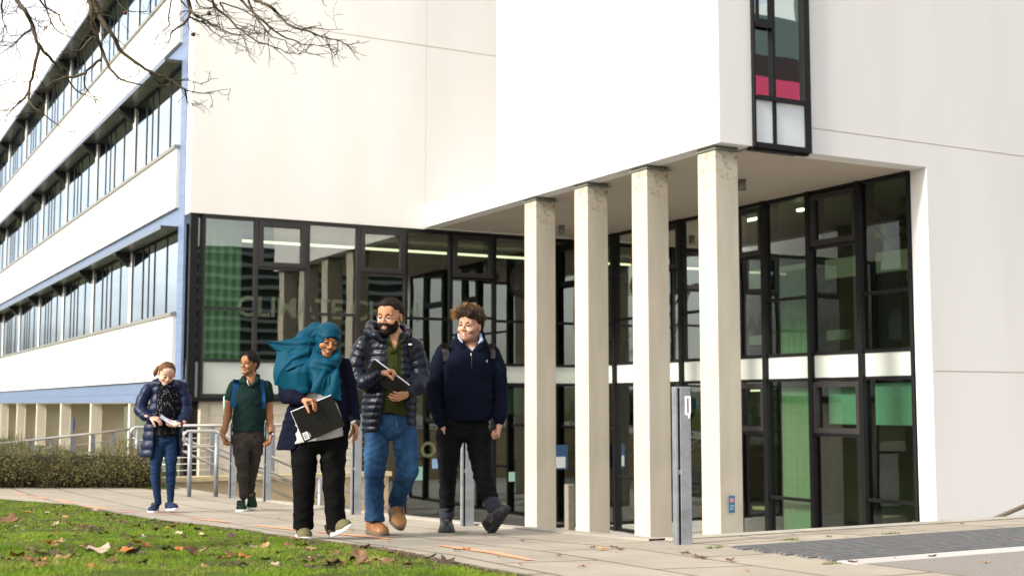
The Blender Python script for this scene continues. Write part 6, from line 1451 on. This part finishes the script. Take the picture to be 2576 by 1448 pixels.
g = MB(); p = J(824, 480, .16); g.tube([p-npy((0, 0, .09)), p+npy((0, 0, .05)), p+npy((0, 0, .07))], [.03, .03, .018], 14); g.build('water_bottle', mat('pale_bottle', (.45, .75, .72), .3), bp)
# ================================================================== GRASS, LEAVES, HEDGE, TREES
def lawn_pts(n, rg, y0, y1, x0=-3.2, hug=False):
    y = y0+(y1-y0)*rg.random(n)**1.35; xe = np.array([xedge(v) for v in y]); x = xe-.04-(np.abs(rg.random(n)))*(xe-x0)-.13*np.clip((10.5-y)/2, 0, 1)*(.4+.6*np.abs(np.sin(y*6)))*(rg.random(n) < .93); return x, y
G_ = np.vectorize(ground)
def blades(n, rg, y0, y1, hmin, hmax, wd, x0):
    x, y = lawn_pts(n, rg, y0, y1, x0)
    # only keep what stands inside the wedge the lawn shows
    az = np.degrees(np.arctan2(x, y)); keep = (az > 28.5-24.5-3) | (y < 0); x, y = x[keep], y[keep]; n = len(x)
    patch = np.sin(x*3.1+1.3*np.sin(y*2.3))*np.sin(y*2.7+1.1*np.sin(x*3.7)); bare = np.sin(x*9.3+y*4.1)*np.sin(y*7.7-x*3.3) > .52
    h = (hmin+(hmax-hmin)*rg.random(n)**1.6)*(1+.35*patch); h = np.where(bare, h*.35, h); kk = ~bare | (rg.random(n) < .45); x, y, h, patch = x[kk], y[kk], h[kk], patch[kk]; n = len(x)
    z = G_(x, y)+.025; a = rg.random(n)*2*np.pi; lean = h*(.25+.9*rg.random(n)); la = rg.random(n)*2*np.pi; w_ = wd*(.6+.8*rg.random(n))
    ca, sa = np.cos(a)*w_/2, np.sin(a)*w_/2; lx, ly = np.cos(la)*lean, np.sin(la)*lean
    V = np.empty((n, 5, 3), np.float32)
    V[:, 0] = np.stack([x-ca, y-sa, z], 1); V[:, 1] = np.stack([x+ca, y+sa, z], 1)
    V[:, 2] = np.stack([x+ca*.7+lx*.35, y+sa*.7+ly*.35, z+h*.62], 1); V[:, 3] = np.stack([x-ca*.7+lx*.35, y-sa*.7+ly*.35, z+h*.62], 1)
    V[:, 4] = np.stack([x+lx, y+ly, z+h], 1)
    b = np.arange(n)[:, None]*5
    return V.reshape(-1, 3), np.concatenate([b+np.array([[0, 1, 2]]), b+np.array([[0, 2, 3]]), b+np.array([[3, 2, 4]])])
rg_ = np.random.default_rng(5)
def grass_mat():
    m = mat('grass_blades', (.10, .20, .012), .6, spec=.25); nt, b = nodes(m); tc = nt.nodes.new('ShaderNodeTexCoord')
    n = nt.nodes.new('ShaderNodeTexNoise'); n.inputs['Scale'].default_value = 2.2; n.inputs['Detail'].default_value = 9; n.inputs['Roughness'].default_value = .8; nt.links.new(tc.outputs['Object'], n.inputs['Vector'])
    r = nt.nodes.new('ShaderNodeValToRGB'); e = r.color_ramp.elements; e[0].position = .30; e[0].color = (.060, .11, .010, 1); e[1].position = .70; e[1].color = (.38, .35, .09, 1)
    q = r.color_ramp.elements.new(.5); q.color = (.18, .29, .017, 1); nt.links.new(n.outputs['Fac'], r.inputs[0]); nt.links.new(r.outputs[0], b.inputs['Base Color'])
    tr = nt.nodes.new('ShaderNodeBsdfTranslucent'); nt.links.new(r.outputs[0], tr.inputs[0]); mx = nt.nodes.new('ShaderNodeMixShader'); mx.inputs[0].default_value = .35
    nt.links.new(b.outputs[0], mx.inputs[1]); nt.links.new(tr.outputs[0], mx.inputs[2]); nt.links.new(mx.outputs[0], nt.nodes['Material Output'].inputs[0]); return m
parts = [blades(210000, rg_, 4.6, 9.5, .010, .034, .0036, -1.5), blades(80000, rg_, 9.0, 19, .010, .030, .0065, -2.5)]
link('grass', mesh_np('grass', *join_arrays(*parts), smooth=False), grass_mat(), kind='stuff')
# leaves: curled sheets of several shapes
M_LEAF = [mat('leaf_brown', (.17, .075, .03), .75, noise=.4, nscale=30, col2=(.07, .03, .015)), mat('leaf_tan', (.36, .21, .10), .8, noise=.3, nscale=30, col2=(.20, .11, .05)), mat('leaf_orange', (.48, .17, .03), .7, noise=.3, nscale=25, col2=(.28, .08, .015)), mat('leaf_pale', (.48, .38, .28), .85, noise=.25, nscale=25, col2=(.28, .2, .13)), mat('leaf_dark', (.05, .03, .02), .85, noise=.4, nscale=30)]
def leaf_mesh(kind, rr):
    g = MB(); n = 18; ring = []
    for i in range(n):
        a = 2*math.pi*i/n
        r_ = (.036*(1+.30*math.cos(5*a)*(1 if math.cos(a) > -.7 else .2)+rr.uniform(-.12, .12))) if kind == 'maple' else .034*(1-.42*abs(math.sin(a)))*(1+rr.uniform(-.1, .1))
        x, y = r_*math.cos(a)*1.15, r_*math.sin(a)
        ring.append(Vector((x, y, 0)))
    ca, cb, ph = rr.uniform(2, 9), rr.uniform(1, 7), rr.uniform(0, 3)
    f = lambda v: Vector((v.x, v.y, .004+ca*v.y*v.y+cb*v.x*v.x*.5+.004*math.sin(v.x*120+ph)+.003*math.sin(v.y*150)))
    inner = [f(v*.5) for v in ring]; outer = [f(v) for v in ring]; c = f(Vector((0, 0, 0)))
    vs = [c]+inner+outer; fs = [(0, 1+i, 1+(i+1) % n) for i in range(n)]+[(1+i, 1+n+i, 1+n+(i+1) % n, 1+(i+1) % n) for i in range(n)]
    g.add(vs, fs, True); g.tube([f(ring[n//2]), f(ring[n//2])+Vector((-.018, .004, .004)), f(ring[n//2])+Vector((-.038, .010, .002))], .0009, 4)
    return g.mesh('leaf')
rr = random.Random(21); LM = [leaf_mesh('maple' if i % 2 else 'oval', rr) for i in range(8)]
def leaf(x, y, mi, sc, label, grp, dz=0, tilt=.16, vi=None):
    me = LM[vi if vi is not None else rr.randrange(8)]; key = (me.name, mi)
    if key not in leaf.cache:
        m2 = me.copy(); m2.materials.clear(); m2.materials.append(M_LEAF[mi]); leaf.cache[key] = m2
    o = bpy.data.objects.new('fallen_leaf', leaf.cache[key]); COL.objects.link(o)
    o.location = (x, y, ground(x, y)+.004+dz); o.rotation_euler = (rr.uniform(-tilt, tilt), rr.uniform(-tilt, tilt), rr.uniform(0, 6.28)); o.scale = (sc,)*3
    return tag(o, label, 'leaf', grp)
leaf.cache = {}
CN = ['brown', 'tan', 'orange', 'pale', 'dark']
for (px, py, mi, sc) in ((1150,1385,0,.9),(1175,1382,2,1.0),(1405,1398,0,1.0),(1465,1425,2,1.1),(1180,1435,1,.7),(1255,1400,1,.7),(1490,1378,0,.8),(1515,1383,1,1.3),(1545,1377,0,1.0),(1560,1382,0,1.0),(1725,1392,0,1.1),(1755,1402,0,1.3),(1768,1405,0,1.0),(1715,1390,0,.7),
    (1315,1360,0,.6),(1550,1390,1,.6),(1835,1410,0,1.0),(1845,1415,0,.7),(1880,1436,2,.7),(1995,1345,0,.7),(2025,1338,1,.6),(2088,1335,2,.7),(2160,1325,0,.6),(2420,1318,0,.7),(2430,1385,0,1.2),(2425,1310,0,.7),(2500,1375,2,.7),(2250,1405,1,.8),(2145,1415,1,1.2),(2345,1400,0,1.0),
    (2085,1350,0,.8),(2130,1352,1,.8),(2200,1340,1,.7),(2260,1343,0,.7),(2330,1372,2,.8),(2450,1350,0,.9),(2400,1340,1,.7),(2060,1395,1,.7),(2100,1360,1,.7),(700,1303,0,.9),(735,1307,2,.8),(885,1335,1,.8),(1220,1350,2,.6),(1265,1352,0,.6),(520,1318,1,.6),(620,1330,0,.5),(980,1362,1,.7),(1015,1388,2,1.1),(990,1408,2,1.1),(2480,1415,1,.8),(2552,1360,0,1.2),(1310,1420,2,.6)):
    p = ong(px, py); near = 'ribbed grate' if (px > 1900 and py < 1400 and p.y < 6.75 and p.y > 5.6) else ('granite paving' if p.y < 5.5 and p.x > 5.2 else 'stone paving')
    leaf(p.x, p.y, mi, sc*.66, f'small {CN[mi]} autumn leaf lying on the {near}', f'{CN[mi]} leaves on the {near}')
nl_ = 0
for k in range(420):
    py = 1275+173*rr.random()**.7; px = rr.uniform(0, 60+ (py-1262)*7.2); p = ong(px, py)
    if p.x > xedge(p.y)-.03 or nl_ >= 232: continue
    nl_ += 1; mi = rr.choice((0, 0, 0, 0, 1, 3, 4, 4, 4, 4, 1, 0, 2)); leaf(p.x, p.y, mi, rr.uniform(.5, 1.15), f'{CN[mi]} fallen leaf among the grass blades of the lawn', f'{CN[mi]} leaves in the grass', .032, .45)
for (px, py, mi, sc, lab) in ((170,1335,0,2.6,'largest brown curled leaf standing up in the lawn'),(20,1325,0,2.3,'brown crumpled leaf at the left edge of the lawn'),(240,1412,3,2.3,'pale pinkish leaf lying in the front of the lawn'),(355,1392,2,2.0,'bright orange leaf with a long stalk in the lawn'),(90,1418,3,2.2,'long pale curled leaf at the lower left of the lawn'),(330,1418,0,2.1,'brown rolled leaf beside the pale pinkish leaf'),(480,1412,0,2.0,'dark twisted leaf low in the middle of the lawn'),(905,1428,1,2.0,'tan leaf bundle near the paving edge of the lawn')):
    p = ong(px, py); leaf(p.x, p.y, mi, sc*.75, lab, None, .048, .6)
# tufts of grass growing in the paving joints
for (px, py, lab) in ((1797,1378,'green grass tuft by the front corner of the ribbed grate'),(2095,1418,'green grass tuft at the end of the steel strip'),(1990,1357,'green moss tuft on the upper edge of the grate'),(2240,1342,'green tuft among the grate ribs'),(1155,1343,'thin moss tuft on the paving behind the trouser legs')):
    p = ong(px, py); g = MB()
    for i in range(70):
        a = rr.uniform(0, 6.28); r_ = rr.random()**.5*.05; x, y = p.x+r_*math.cos(a)*1.5, p.y+r_*math.sin(a)*.5; z = ground(x, y); h = rr.uniform(.006, .026); l = rr.uniform(-.02, .02)
        g.add([(x-.002, y, z), (x+.002, y, z), (x+l, y+rr.uniform(-.01, .01), z+h)], [(0, 1, 2)])
    g.build('grass_tuft', bpy.data.materials['grass_blades'], label=lab, cat='grass tuft')
# twig and bark litter where lawn meets paving
g = MB()
for i in range(2600):
    y = rr.uniform(5.2, 10.6); x = xedge(y)-.03-abs(rr.gauss(0, .07))-.0; z = ground(x, y)+.03+rr.uniform(0, .012); a = rr.uniform(0, 3.14); L = rr.uniform(.006, .022)
    d = Vector((math.cos(a), math.sin(a), rr.uniform(-.2, .3)))*L; n_ = Vector((-d.y, d.x, .003))*rr.uniform(.15, .45); c_ = Vector((x, y, z))
    g.add([c_-d, c_+n_, c_+d, c_-n_], [(0, 1, 2, 3)])
for i in range(11000):
    py = 1268+180*rr.random()**.8; px = rr.uniform(0, 60+(py-1262)*7.2); p = ong(px, py) if i % 6 == 0 else Vector((p.x+rr.gauss(0, .07), p.y+rr.gauss(0, .12), 0))
    if p.x > xedge(p.y)-.02: continue
    z = ground(p.x, p.y)+.028+rr.uniform(0, .014); a = rr.uniform(0, 3.14); L = rr.uniform(.005, .018); d = Vector((math.cos(a), math.sin(a), rr.uniform(-.3, .4)))*L; n_ = Vector((-d.y, d.x, .003))*rr.uniform(.12, .6); c_ = Vector((p.x, p.y, z))
    g.add([c_-d, c_+n_, c_+d, c_-n_], [(0, 1, 2, 3)])
g.build('bark_litter', mat('bark_litter', (.12, .075, .04), .9, noise=.5, nscale=60), kind='stuff')
# hedge of small-leaved shrub behind the path: one clipped mass
H = empty('hedge', (3.6, 22, -.4), label='low olive green shrub hedge beside the path in front of the ramp', cat='hedge')
def hedge_top(x): return .60+.09*math.sin(x*3.1)+.06*math.sin(x*7.3+1)+.03*math.sin(x*19)+.05*math.sin(x*11+2)+.07*math.exp(-((x-3.2)/.8)**2)
V, Fq = [], []; rgh = random.Random(4); lm = MB(); n = 0
def hz(x): return max(0, min(1, (x-1.35)/.5))*max(0, min(1, (5.05-x)/.35))
for i in range(27000):
    x = rgh.uniform(1.45, 5.0); y = 20.75+rgh.uniform(0, 1.3); base = ground(x, y)-.02
    top = hedge_top(x)*(.30+.70*hz(x)**.5); s_ = rgh.random()**.55; prof = math.sin(min(1, (y-20.7)/.7)*math.pi/2)
    z = base+top*s_*(.55+.45*prof)+(rgh.expovariate(22) if rgh.random() < .3 else 0); yy = y-.25*math.sin(s_*math.pi)*rgh.random()
    L = rgh.uniform(.008, .022); d = Vector((rgh.gauss(0, 1), rgh.gauss(0, 1), abs(rgh.gauss(.4, .8)))).normalized()*L; w_ = d.cross(Vector((rgh.gauss(0, 1), rgh.gauss(0, 1), rgh.gauss(0, 1)))).normalized()*L*.34
    c = Vector((x, yy, z)); V += [c-d, c+w_, c+d, c-w_]; Fq.append((n, n+1, n+2, n+3)); n += 4
def foliage_mat(name, a, b_, c_, sc=3.5):
    m = mat(name, a, .6, spec=.2); nt, b = nodes(m); tc = nt.nodes.new('ShaderNodeTexCoord'); nn = nt.nodes.new('ShaderNodeTexNoise'); nn.inputs['Scale'].default_value = sc; nn.inputs['Detail'].default_value = 8; nn.inputs['Roughness'].default_value = .8
    nt.links.new(tc.outputs['Object'], nn.inputs['Vector']); r = nt.nodes.new('ShaderNodeValToRGB'); e = r.color_ramp.elements; e[0].position = .32; e[0].color = (*a, 1); e[1].position = .70; e[1].color = (*c_, 1); q = e.new(.5); q.color = (*b_, 1)
    nt.links.new(nn.outputs['Fac'], r.inputs[0]); nt.links.new(r.outputs[0], b.inputs['Base Color']); return m
o = link('foliage', mesh_np('foliage', [tuple(v) for v in V], Fq, False), foliage_mat('hedge_leaf', (.06, .065, .02), (.14, .135, .04), (.27, .20, .09)), H); o.matrix_parent_inverse = Matrix.Translation(H.location).inverted()
g = MB()
for i in range(420):
    x = rgh.uniform(1.6, 4.95); y = 20.9+rgh.uniform(0, .9); b0 = ground(x, y); top = b0+hedge_top(x)*rgh.uniform(.7, 1.15)*(.3+.7*hz(x)); q = Vector((x+rgh.gauss(0, .14), y-rgh.random()*.25, top))
    g.tube([(x, y, b0), ((x+q.x)/2+rgh.gauss(0, .03), (y+q.y)/2, (b0+top)/2), q], [.005, .004, .0015], 3, cap=False)
pbuild(g, 'stems', mat('stem_brown', (.07, .045, .025), .9), H)
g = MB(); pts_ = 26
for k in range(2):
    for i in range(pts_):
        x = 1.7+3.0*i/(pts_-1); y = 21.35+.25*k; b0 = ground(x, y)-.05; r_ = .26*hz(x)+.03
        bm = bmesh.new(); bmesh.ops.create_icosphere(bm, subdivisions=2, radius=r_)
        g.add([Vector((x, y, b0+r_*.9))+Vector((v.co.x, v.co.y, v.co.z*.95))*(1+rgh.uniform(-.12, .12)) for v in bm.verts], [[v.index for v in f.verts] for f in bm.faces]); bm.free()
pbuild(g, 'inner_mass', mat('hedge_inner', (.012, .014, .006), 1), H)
# pale ornamental grass at the far left
G2 = empty('ornamental_grass', (1.6, 21.2, -.4), label='pale yellow ornamental grass clump at the left end of the hedge', cat='grass clump')
g = MB()
for i in range(900):
    x = rgh.gauss(1.35, .28); y = rgh.gauss(21.2, .3); b0 = ground(x, y); h = rgh.uniform(.35, 1.05); lx = rgh.gauss(0, .18); ly = rgh.gauss(0, .1)
    g.add([(x-.004, y, b0), (x+.004, y, b0), (x+lx*.4+.003, y+ly*.4, b0+h*.65), (x+lx*.4-.003, y+ly*.4, b0+h*.65), (x+lx, y+ly, b0+h)], [(0, 1, 2, 3), (3, 2, 4)])
pbuild(g, 'blades', mat('straw_blades', (.50, .42, .16), .8, noise=.3, nscale=4), G2)
# soil bed beneath hedge
MB().prism([(-3, 20.6), (1.3, 20.5), (5.1, 20.5), (5.15, 22.4), (-3, 24)], -.5, -.345).build('flower_bed', M_SOIL, kind='structure')
# ---- bare tree whose branches hang into the picture
def Dp(x, y, d): return atd(x, y, d)
r3 = lambda L: [(x*.3335, y*.3335) for x, y in L]; r8 = lambda L: [((560+x/3.22)*.6708, y/3.22*.6708) for x, y in L]
BR = [ (r3([(60,-260),(130,0),(185,80),(250,210),(290,340),(400,460),(480,560),(590,690),(750,760)]), 8.2, .016),
 (r3([(290,340),(275,430),(260,520),(215,690),(240,790),(320,860),(450,950),(570,1020)]), 8.2, .010),
 (r3([(250,210),(150,280),(80,350),(0,410)]), 8.3, .006), (r3([(215,690),(160,760),(90,830),(0,905)]), 8.3, .007), (r3([(300,860),(200,850),(90,890),(0,920)]), 8.2, .006),
 (r3([(600,-300),(680,0),(690,100),(720,250),(770,380),(820,500),(900,590),(1060,640),(1200,650),(1340,640)]), 8.0, .017),
 (r3([(650,-200),(760,140),(850,260),(900,370),(1020,470),(1130,540),(1280,600),(1390,670),(1500,700),(1610,705)]), 7.9, .016),
 (r3([(1130,540),(1160,590),(1250,650),(1310,700)]), 7.9, .008), (r3([(1390,670),(1410,760),(1440,780),(1515,790)]), 7.9, .005), (r3([(1280,600),(1420,610),(1530,640)]), 7.9, .006),
 (r3([(700,290),(640,350),(600,380),(480,400),(440,420)]), 8.1, .008), (r3([(760,450),(700,500),(650,550),(640,640),(700,720),(750,770)]), 8.1, .008), (r3([(650,550),(560,580),(480,590),(340,660),(300,740)]), 8.1, .008),
 (r3([(720,250),(700,180),(740,100),(800,60)]), 8.0, .010), (r3([(300,0),(340,60),(380,160),(360,200),(290,250)]), 8.4, .006), (r3([(380,160),(440,240),(560,290),(640,330)]), 8.4, .005),
 (r3([(330,-60),(350,60),(430,100),(470,180),(560,220),(610,300)]), 8.5, .006), (r3([(30,-50),(10,90),(40,200),(100,290)]), 8.3, .006), (r3([(860,-60),(920,60),(1000,80),(1120,90),(1200,110)]), 8.2, .005),
 (r8([(440,-180),(470,0),(490,110),(460,240),(300,380),(240,460),(210,550),(110,630)]), 7.6, .015), (r8([(260,-100),(265,30),(240,200),(235,330),(120,400),(65,520)]), 7.8, .006),
 (r8([(490,110),(560,190),(640,240),(740,290),(860,360),(980,400),(1100,430),(1200,500),(1380,545)]), 7.6, .009), (r8([(640,240),(700,310),(760,380),(870,440),(970,495)]), 7.6, .006),
 (r8([(490,210),(600,260),(720,290),(900,390),(1080,430),(1180,450)]), 7.6, .007),
 (r8([(700,-140),(750,0),(840,120),(950,220),(1040,310),(1150,390),(1250,460),(1340,515),(1500,570),(1600,610),(1730,650),(1860,648),(1945,645)]), 7.5, .009),
 (r8([(1050,-120),(1110,0),(1180,80),(1250,150),(1330,210),(1400,280),(1480,350),(1560,420),(1660,470),(1780,510),(1870,540),(1960,550),(2080,548),(2190,551)]), 7.4, .010),
 (r8([(1150,-80),(1190,0),(1270,170),(1330,260),(1400,350),(1480,440),(1600,470),(1700,530),(1790,590),(1940,640)]), 7.4, .007),
 (r8([(1100,-150),(1280,0),(1400,50),(1480,110),(1530,140),(1590,210),(1660,290),(1760,335),(1850,355),(1960,400),(2080,440),(2250,480),(2320,500),(2380,540),(2460,545)]), 7.3, .013),
 (r8([(1850,352),(2000,350),(2160,355),(2340,358)]), 7.3, .005), (r8([(1960,400),(2040,470),(2095,535)]), 7.3, .004), (r8([(2080,440),(2160,540)]), 7.3, .004), (r8([(1900,350),(2010,310),(2080,312)]), 7.3, .004), (r8([(2250,480),(2380,485)]), 7.3, .004),
 (r8([(860,30),(980,70),(1150,130),(1250,190),(1350,250),(1480,340),(1620,370),(1730,400)]), 7.4, .006), (r8([(850,40),(920,130),(1000,220),(1160,290),(1280,325)]), 7.5, .006), (r8([(1180,390),(1280,400),(1430,438)]), 7.5, .004),
 (r8([(2080,-60),(2095,20),(2110,60),(2145,72)]), 7.3, .004), (r8([(700,0),(830,60),(700,100),(560,115),(470,100)]), 7.6, .006), (r8([(380,0),(450,90),(560,160)]), 7.6, .006), (r8([(560,0),(620,80),(800,120),(810,240),(830,300)]), 7.6, .005),
 ([(0,205),(20,200),(45,185),(62,175)], 8.8, .003), ([(0,215),(30,205),(60,205)], 8.8, .003) ]
rt = random.Random(17); TW = MB(); TBS = []
def twig(p, d, L, r_, depth):
    pts = [p]; q = p.copy(); dd = d.copy(); n_ = max(3, int(L/.035))
    for i in range(n_):
        dd = (dd+Vector((rt.gauss(0, .20), rt.gauss(0, .20), rt.gauss(-.02, .18)))).normalized(); q = q+dd*L/n_; pts.append(q.copy())
        if depth > 0 and rt.random() < .42: twig(q, (dd+Vector((rt.gauss(0, .6), rt.gauss(0, .6), rt.gauss(0, .6)))).normalized(), L*rt.uniform(.3, .6), r_*.7, depth-1)
    TW.tube(pts, [max(.0010, r_*(1-.6*i/n_)) for i in range(n_+1)], 4, cap=False)
tops = []
for bi_, (pl_, d0, r0) in enumerate(BR):
    TW = MB(); TB = MB(); r0 = r0*(1.9 if bi_ < 19 else 1.45)
    d = d0; P_ = []
    for i, (x, y) in enumerate(pl_):
        P_.append(Dp(x+rt.gauss(0, .6), y+rt.gauss(0, .6), d)); d += rt.gauss(0, .07)
    # smooth path with small kinks
    Q = []
    for i in range(len(P_)-1):
        p0, p1, p2, p3 = P_[max(i-1, 0)], P_[i], P_[i+1], P_[min(i+2, len(P_)-1)]; m_ = max(2, int((p2-p1).length/.03))
        for k in range(m_):
            t_ = k/m_; Q.append(.5*((2*p1)+(p2-p0)*t_+(2*p0-5*p1+4*p2-p3)*t_*t_+(3*p1-p0-3*p2+p3)*t_**3)+Vector((rt.gauss(0, .0022), rt.gauss(0, .0022), rt.gauss(0, .0022))))
    Q.append(P_[-1]); n_ = len(Q)
    if pl_[0][1] < 0: tops.append((Q[0], r0))
    TBS.append((TB, TW)); TB.tube(Q, [max(.0016, r0*.62*(1-.88*i/(n_-1))*(1.12 if i % 7 == 3 else 1)) for i in range(n_)], 6, cap=False)
    for i in range(3, n_-1):
        if rt.random() < .48:
            t_ = (Q[i+1]-Q[i-1]).normalized() if i+1 < n_ else Vector((0, 0, -1)); sd_ = t_.cross(Vector((rt.gauss(0, 1), rt.gauss(0, 1), rt.gauss(0, 1)))).normalized()
            twig(Q[i], (t_*rt.uniform(.5, 1.1)+sd_*rt.uniform(.5, 1)).normalized(), rt.uniform(.05, .26)*(1-.4*i/n_), min(.0030, r0*.25), 2)
TREE = empty('bare_tree', (-3.2, 7.2, ground(-3, 7.2)), label='bare winter tree with knotted twigs hanging in at the top left', cat='tree')
def barkm():
    m = mat('bark', (.035, .024, .020), .9, noise=.45, nscale=22, col2=(.085, .065, .03), bump=.5, bscale=80); return m
MBK = barkm()
# limbs above the frame that carry the branches, and the trunk beside the path
root = Vector((-3.2, 7.2, ground(-3, 7.2))); crown = Vector((-1.6, 7.3, 6.2)); L2_ = MB()
L2_.tube([root-Vector((0, 0, .2)), root+Vector((.1, 0, 1.2)), root+Vector((.5, .1, 3.4)), crown], [.30, .22, .18, .13], 14)
for q, r0 in tops:
    mid = crown.lerp(q, .5)+Vector((0, 0, .9)); L2_.tube([crown, crown.lerp(mid, .5)+Vector((0, 0, .2)), mid, q.lerp(mid, .4)+Vector((0, 0, .15)), q], [.06, .04, .028, .018, max(.006, r0*.62)], 6, cap=False)
pbuild(L2_, 'trunk', MBK, TREE); mtw = mat('twig_bark', (.030, .017, .018), .9, noise=.4, nscale=12, col2=(.07, .05, .02))
for a_, b_ in TBS:
    o = pbuild(a_, 'branch', MBK, TREE)
    if b_.v: sub(b_, 'twigs', mtw, o, kind='stuff')
g = MB()
for px, py, d in (((560+720/3.22)*.6708, 165/3.22*.6708, 7.5), ((560+530/3.22)*.6708, 420/3.22*.6708, 7.6), (315, 33, 8)):
    c = Dp(px, py, d); bm = bmesh.new(); bmesh.ops.create_icosphere(bm, subdivisions=2, radius=.014 if px > 350 or d == 8 else .006)
    g.add([c+v.co*(1+rt.uniform(-.15, .15)) for v in bm.verts], [[v.index for v in f.verts] for f in bm.faces]); bm.free()
pbuild(g, 'seed_ball', mat('seed_ball', (.10, .045, .04), .9), TREE)
# ---- trees across the lawn, out of the picture but mirrored in the windows
def far_tree(seed):
    rf = random.Random(seed); g = MB()
    def grow(p, d, L, r_, dep):
        q = p+d*L; g.tube([p, (p+q)/2+Vector((rf.gauss(0, .04*L), rf.gauss(0, .04*L), 0)), q], [r_, r_*.85, r_*.68], 5 if dep > 3 else 3, cap=False)
        if dep == 0: return
        for _ in range(3): grow(q, (d+Vector((rf.gauss(0, .48), rf.gauss(0, .48), rf.gauss(.12, .3)))).normalized(), L*rf.uniform(.62, .85), r_*.62, dep-1)
    grow(Vector((0, 0, 0)), Vector((0, 0, 1)), 3.4, .26, 6); return g.mesh('trunk')
ft = [far_tree(1), far_tree(2)]; mft = mat('far_bark', (.15, .10, .06), .9)
rt2 = random.Random(9)
for i, (x, y) in enumerate([(-22+rt2.uniform(-4, 3), 48+i*11+rt2.uniform(-3, 3)) for i in range(18)]+[(-24, 30), (-20, 14), (-26, -2)]):
    t = empty('lawn_tree', (x, y, -1.0), rt2.uniform(0, 6), label='bare tree standing in the row across the lawn', cat='tree', group='bare trees across the lawn')
    s_ = rt2.uniform(.7, 1.0); t.scale = (s_,)*3; link('branches', ft[i % 2], mft if ft[i % 2].users < 1 else None, t)
    if len(ft[i % 2].materials) == 0: ft[i % 2].materials.append(mft)
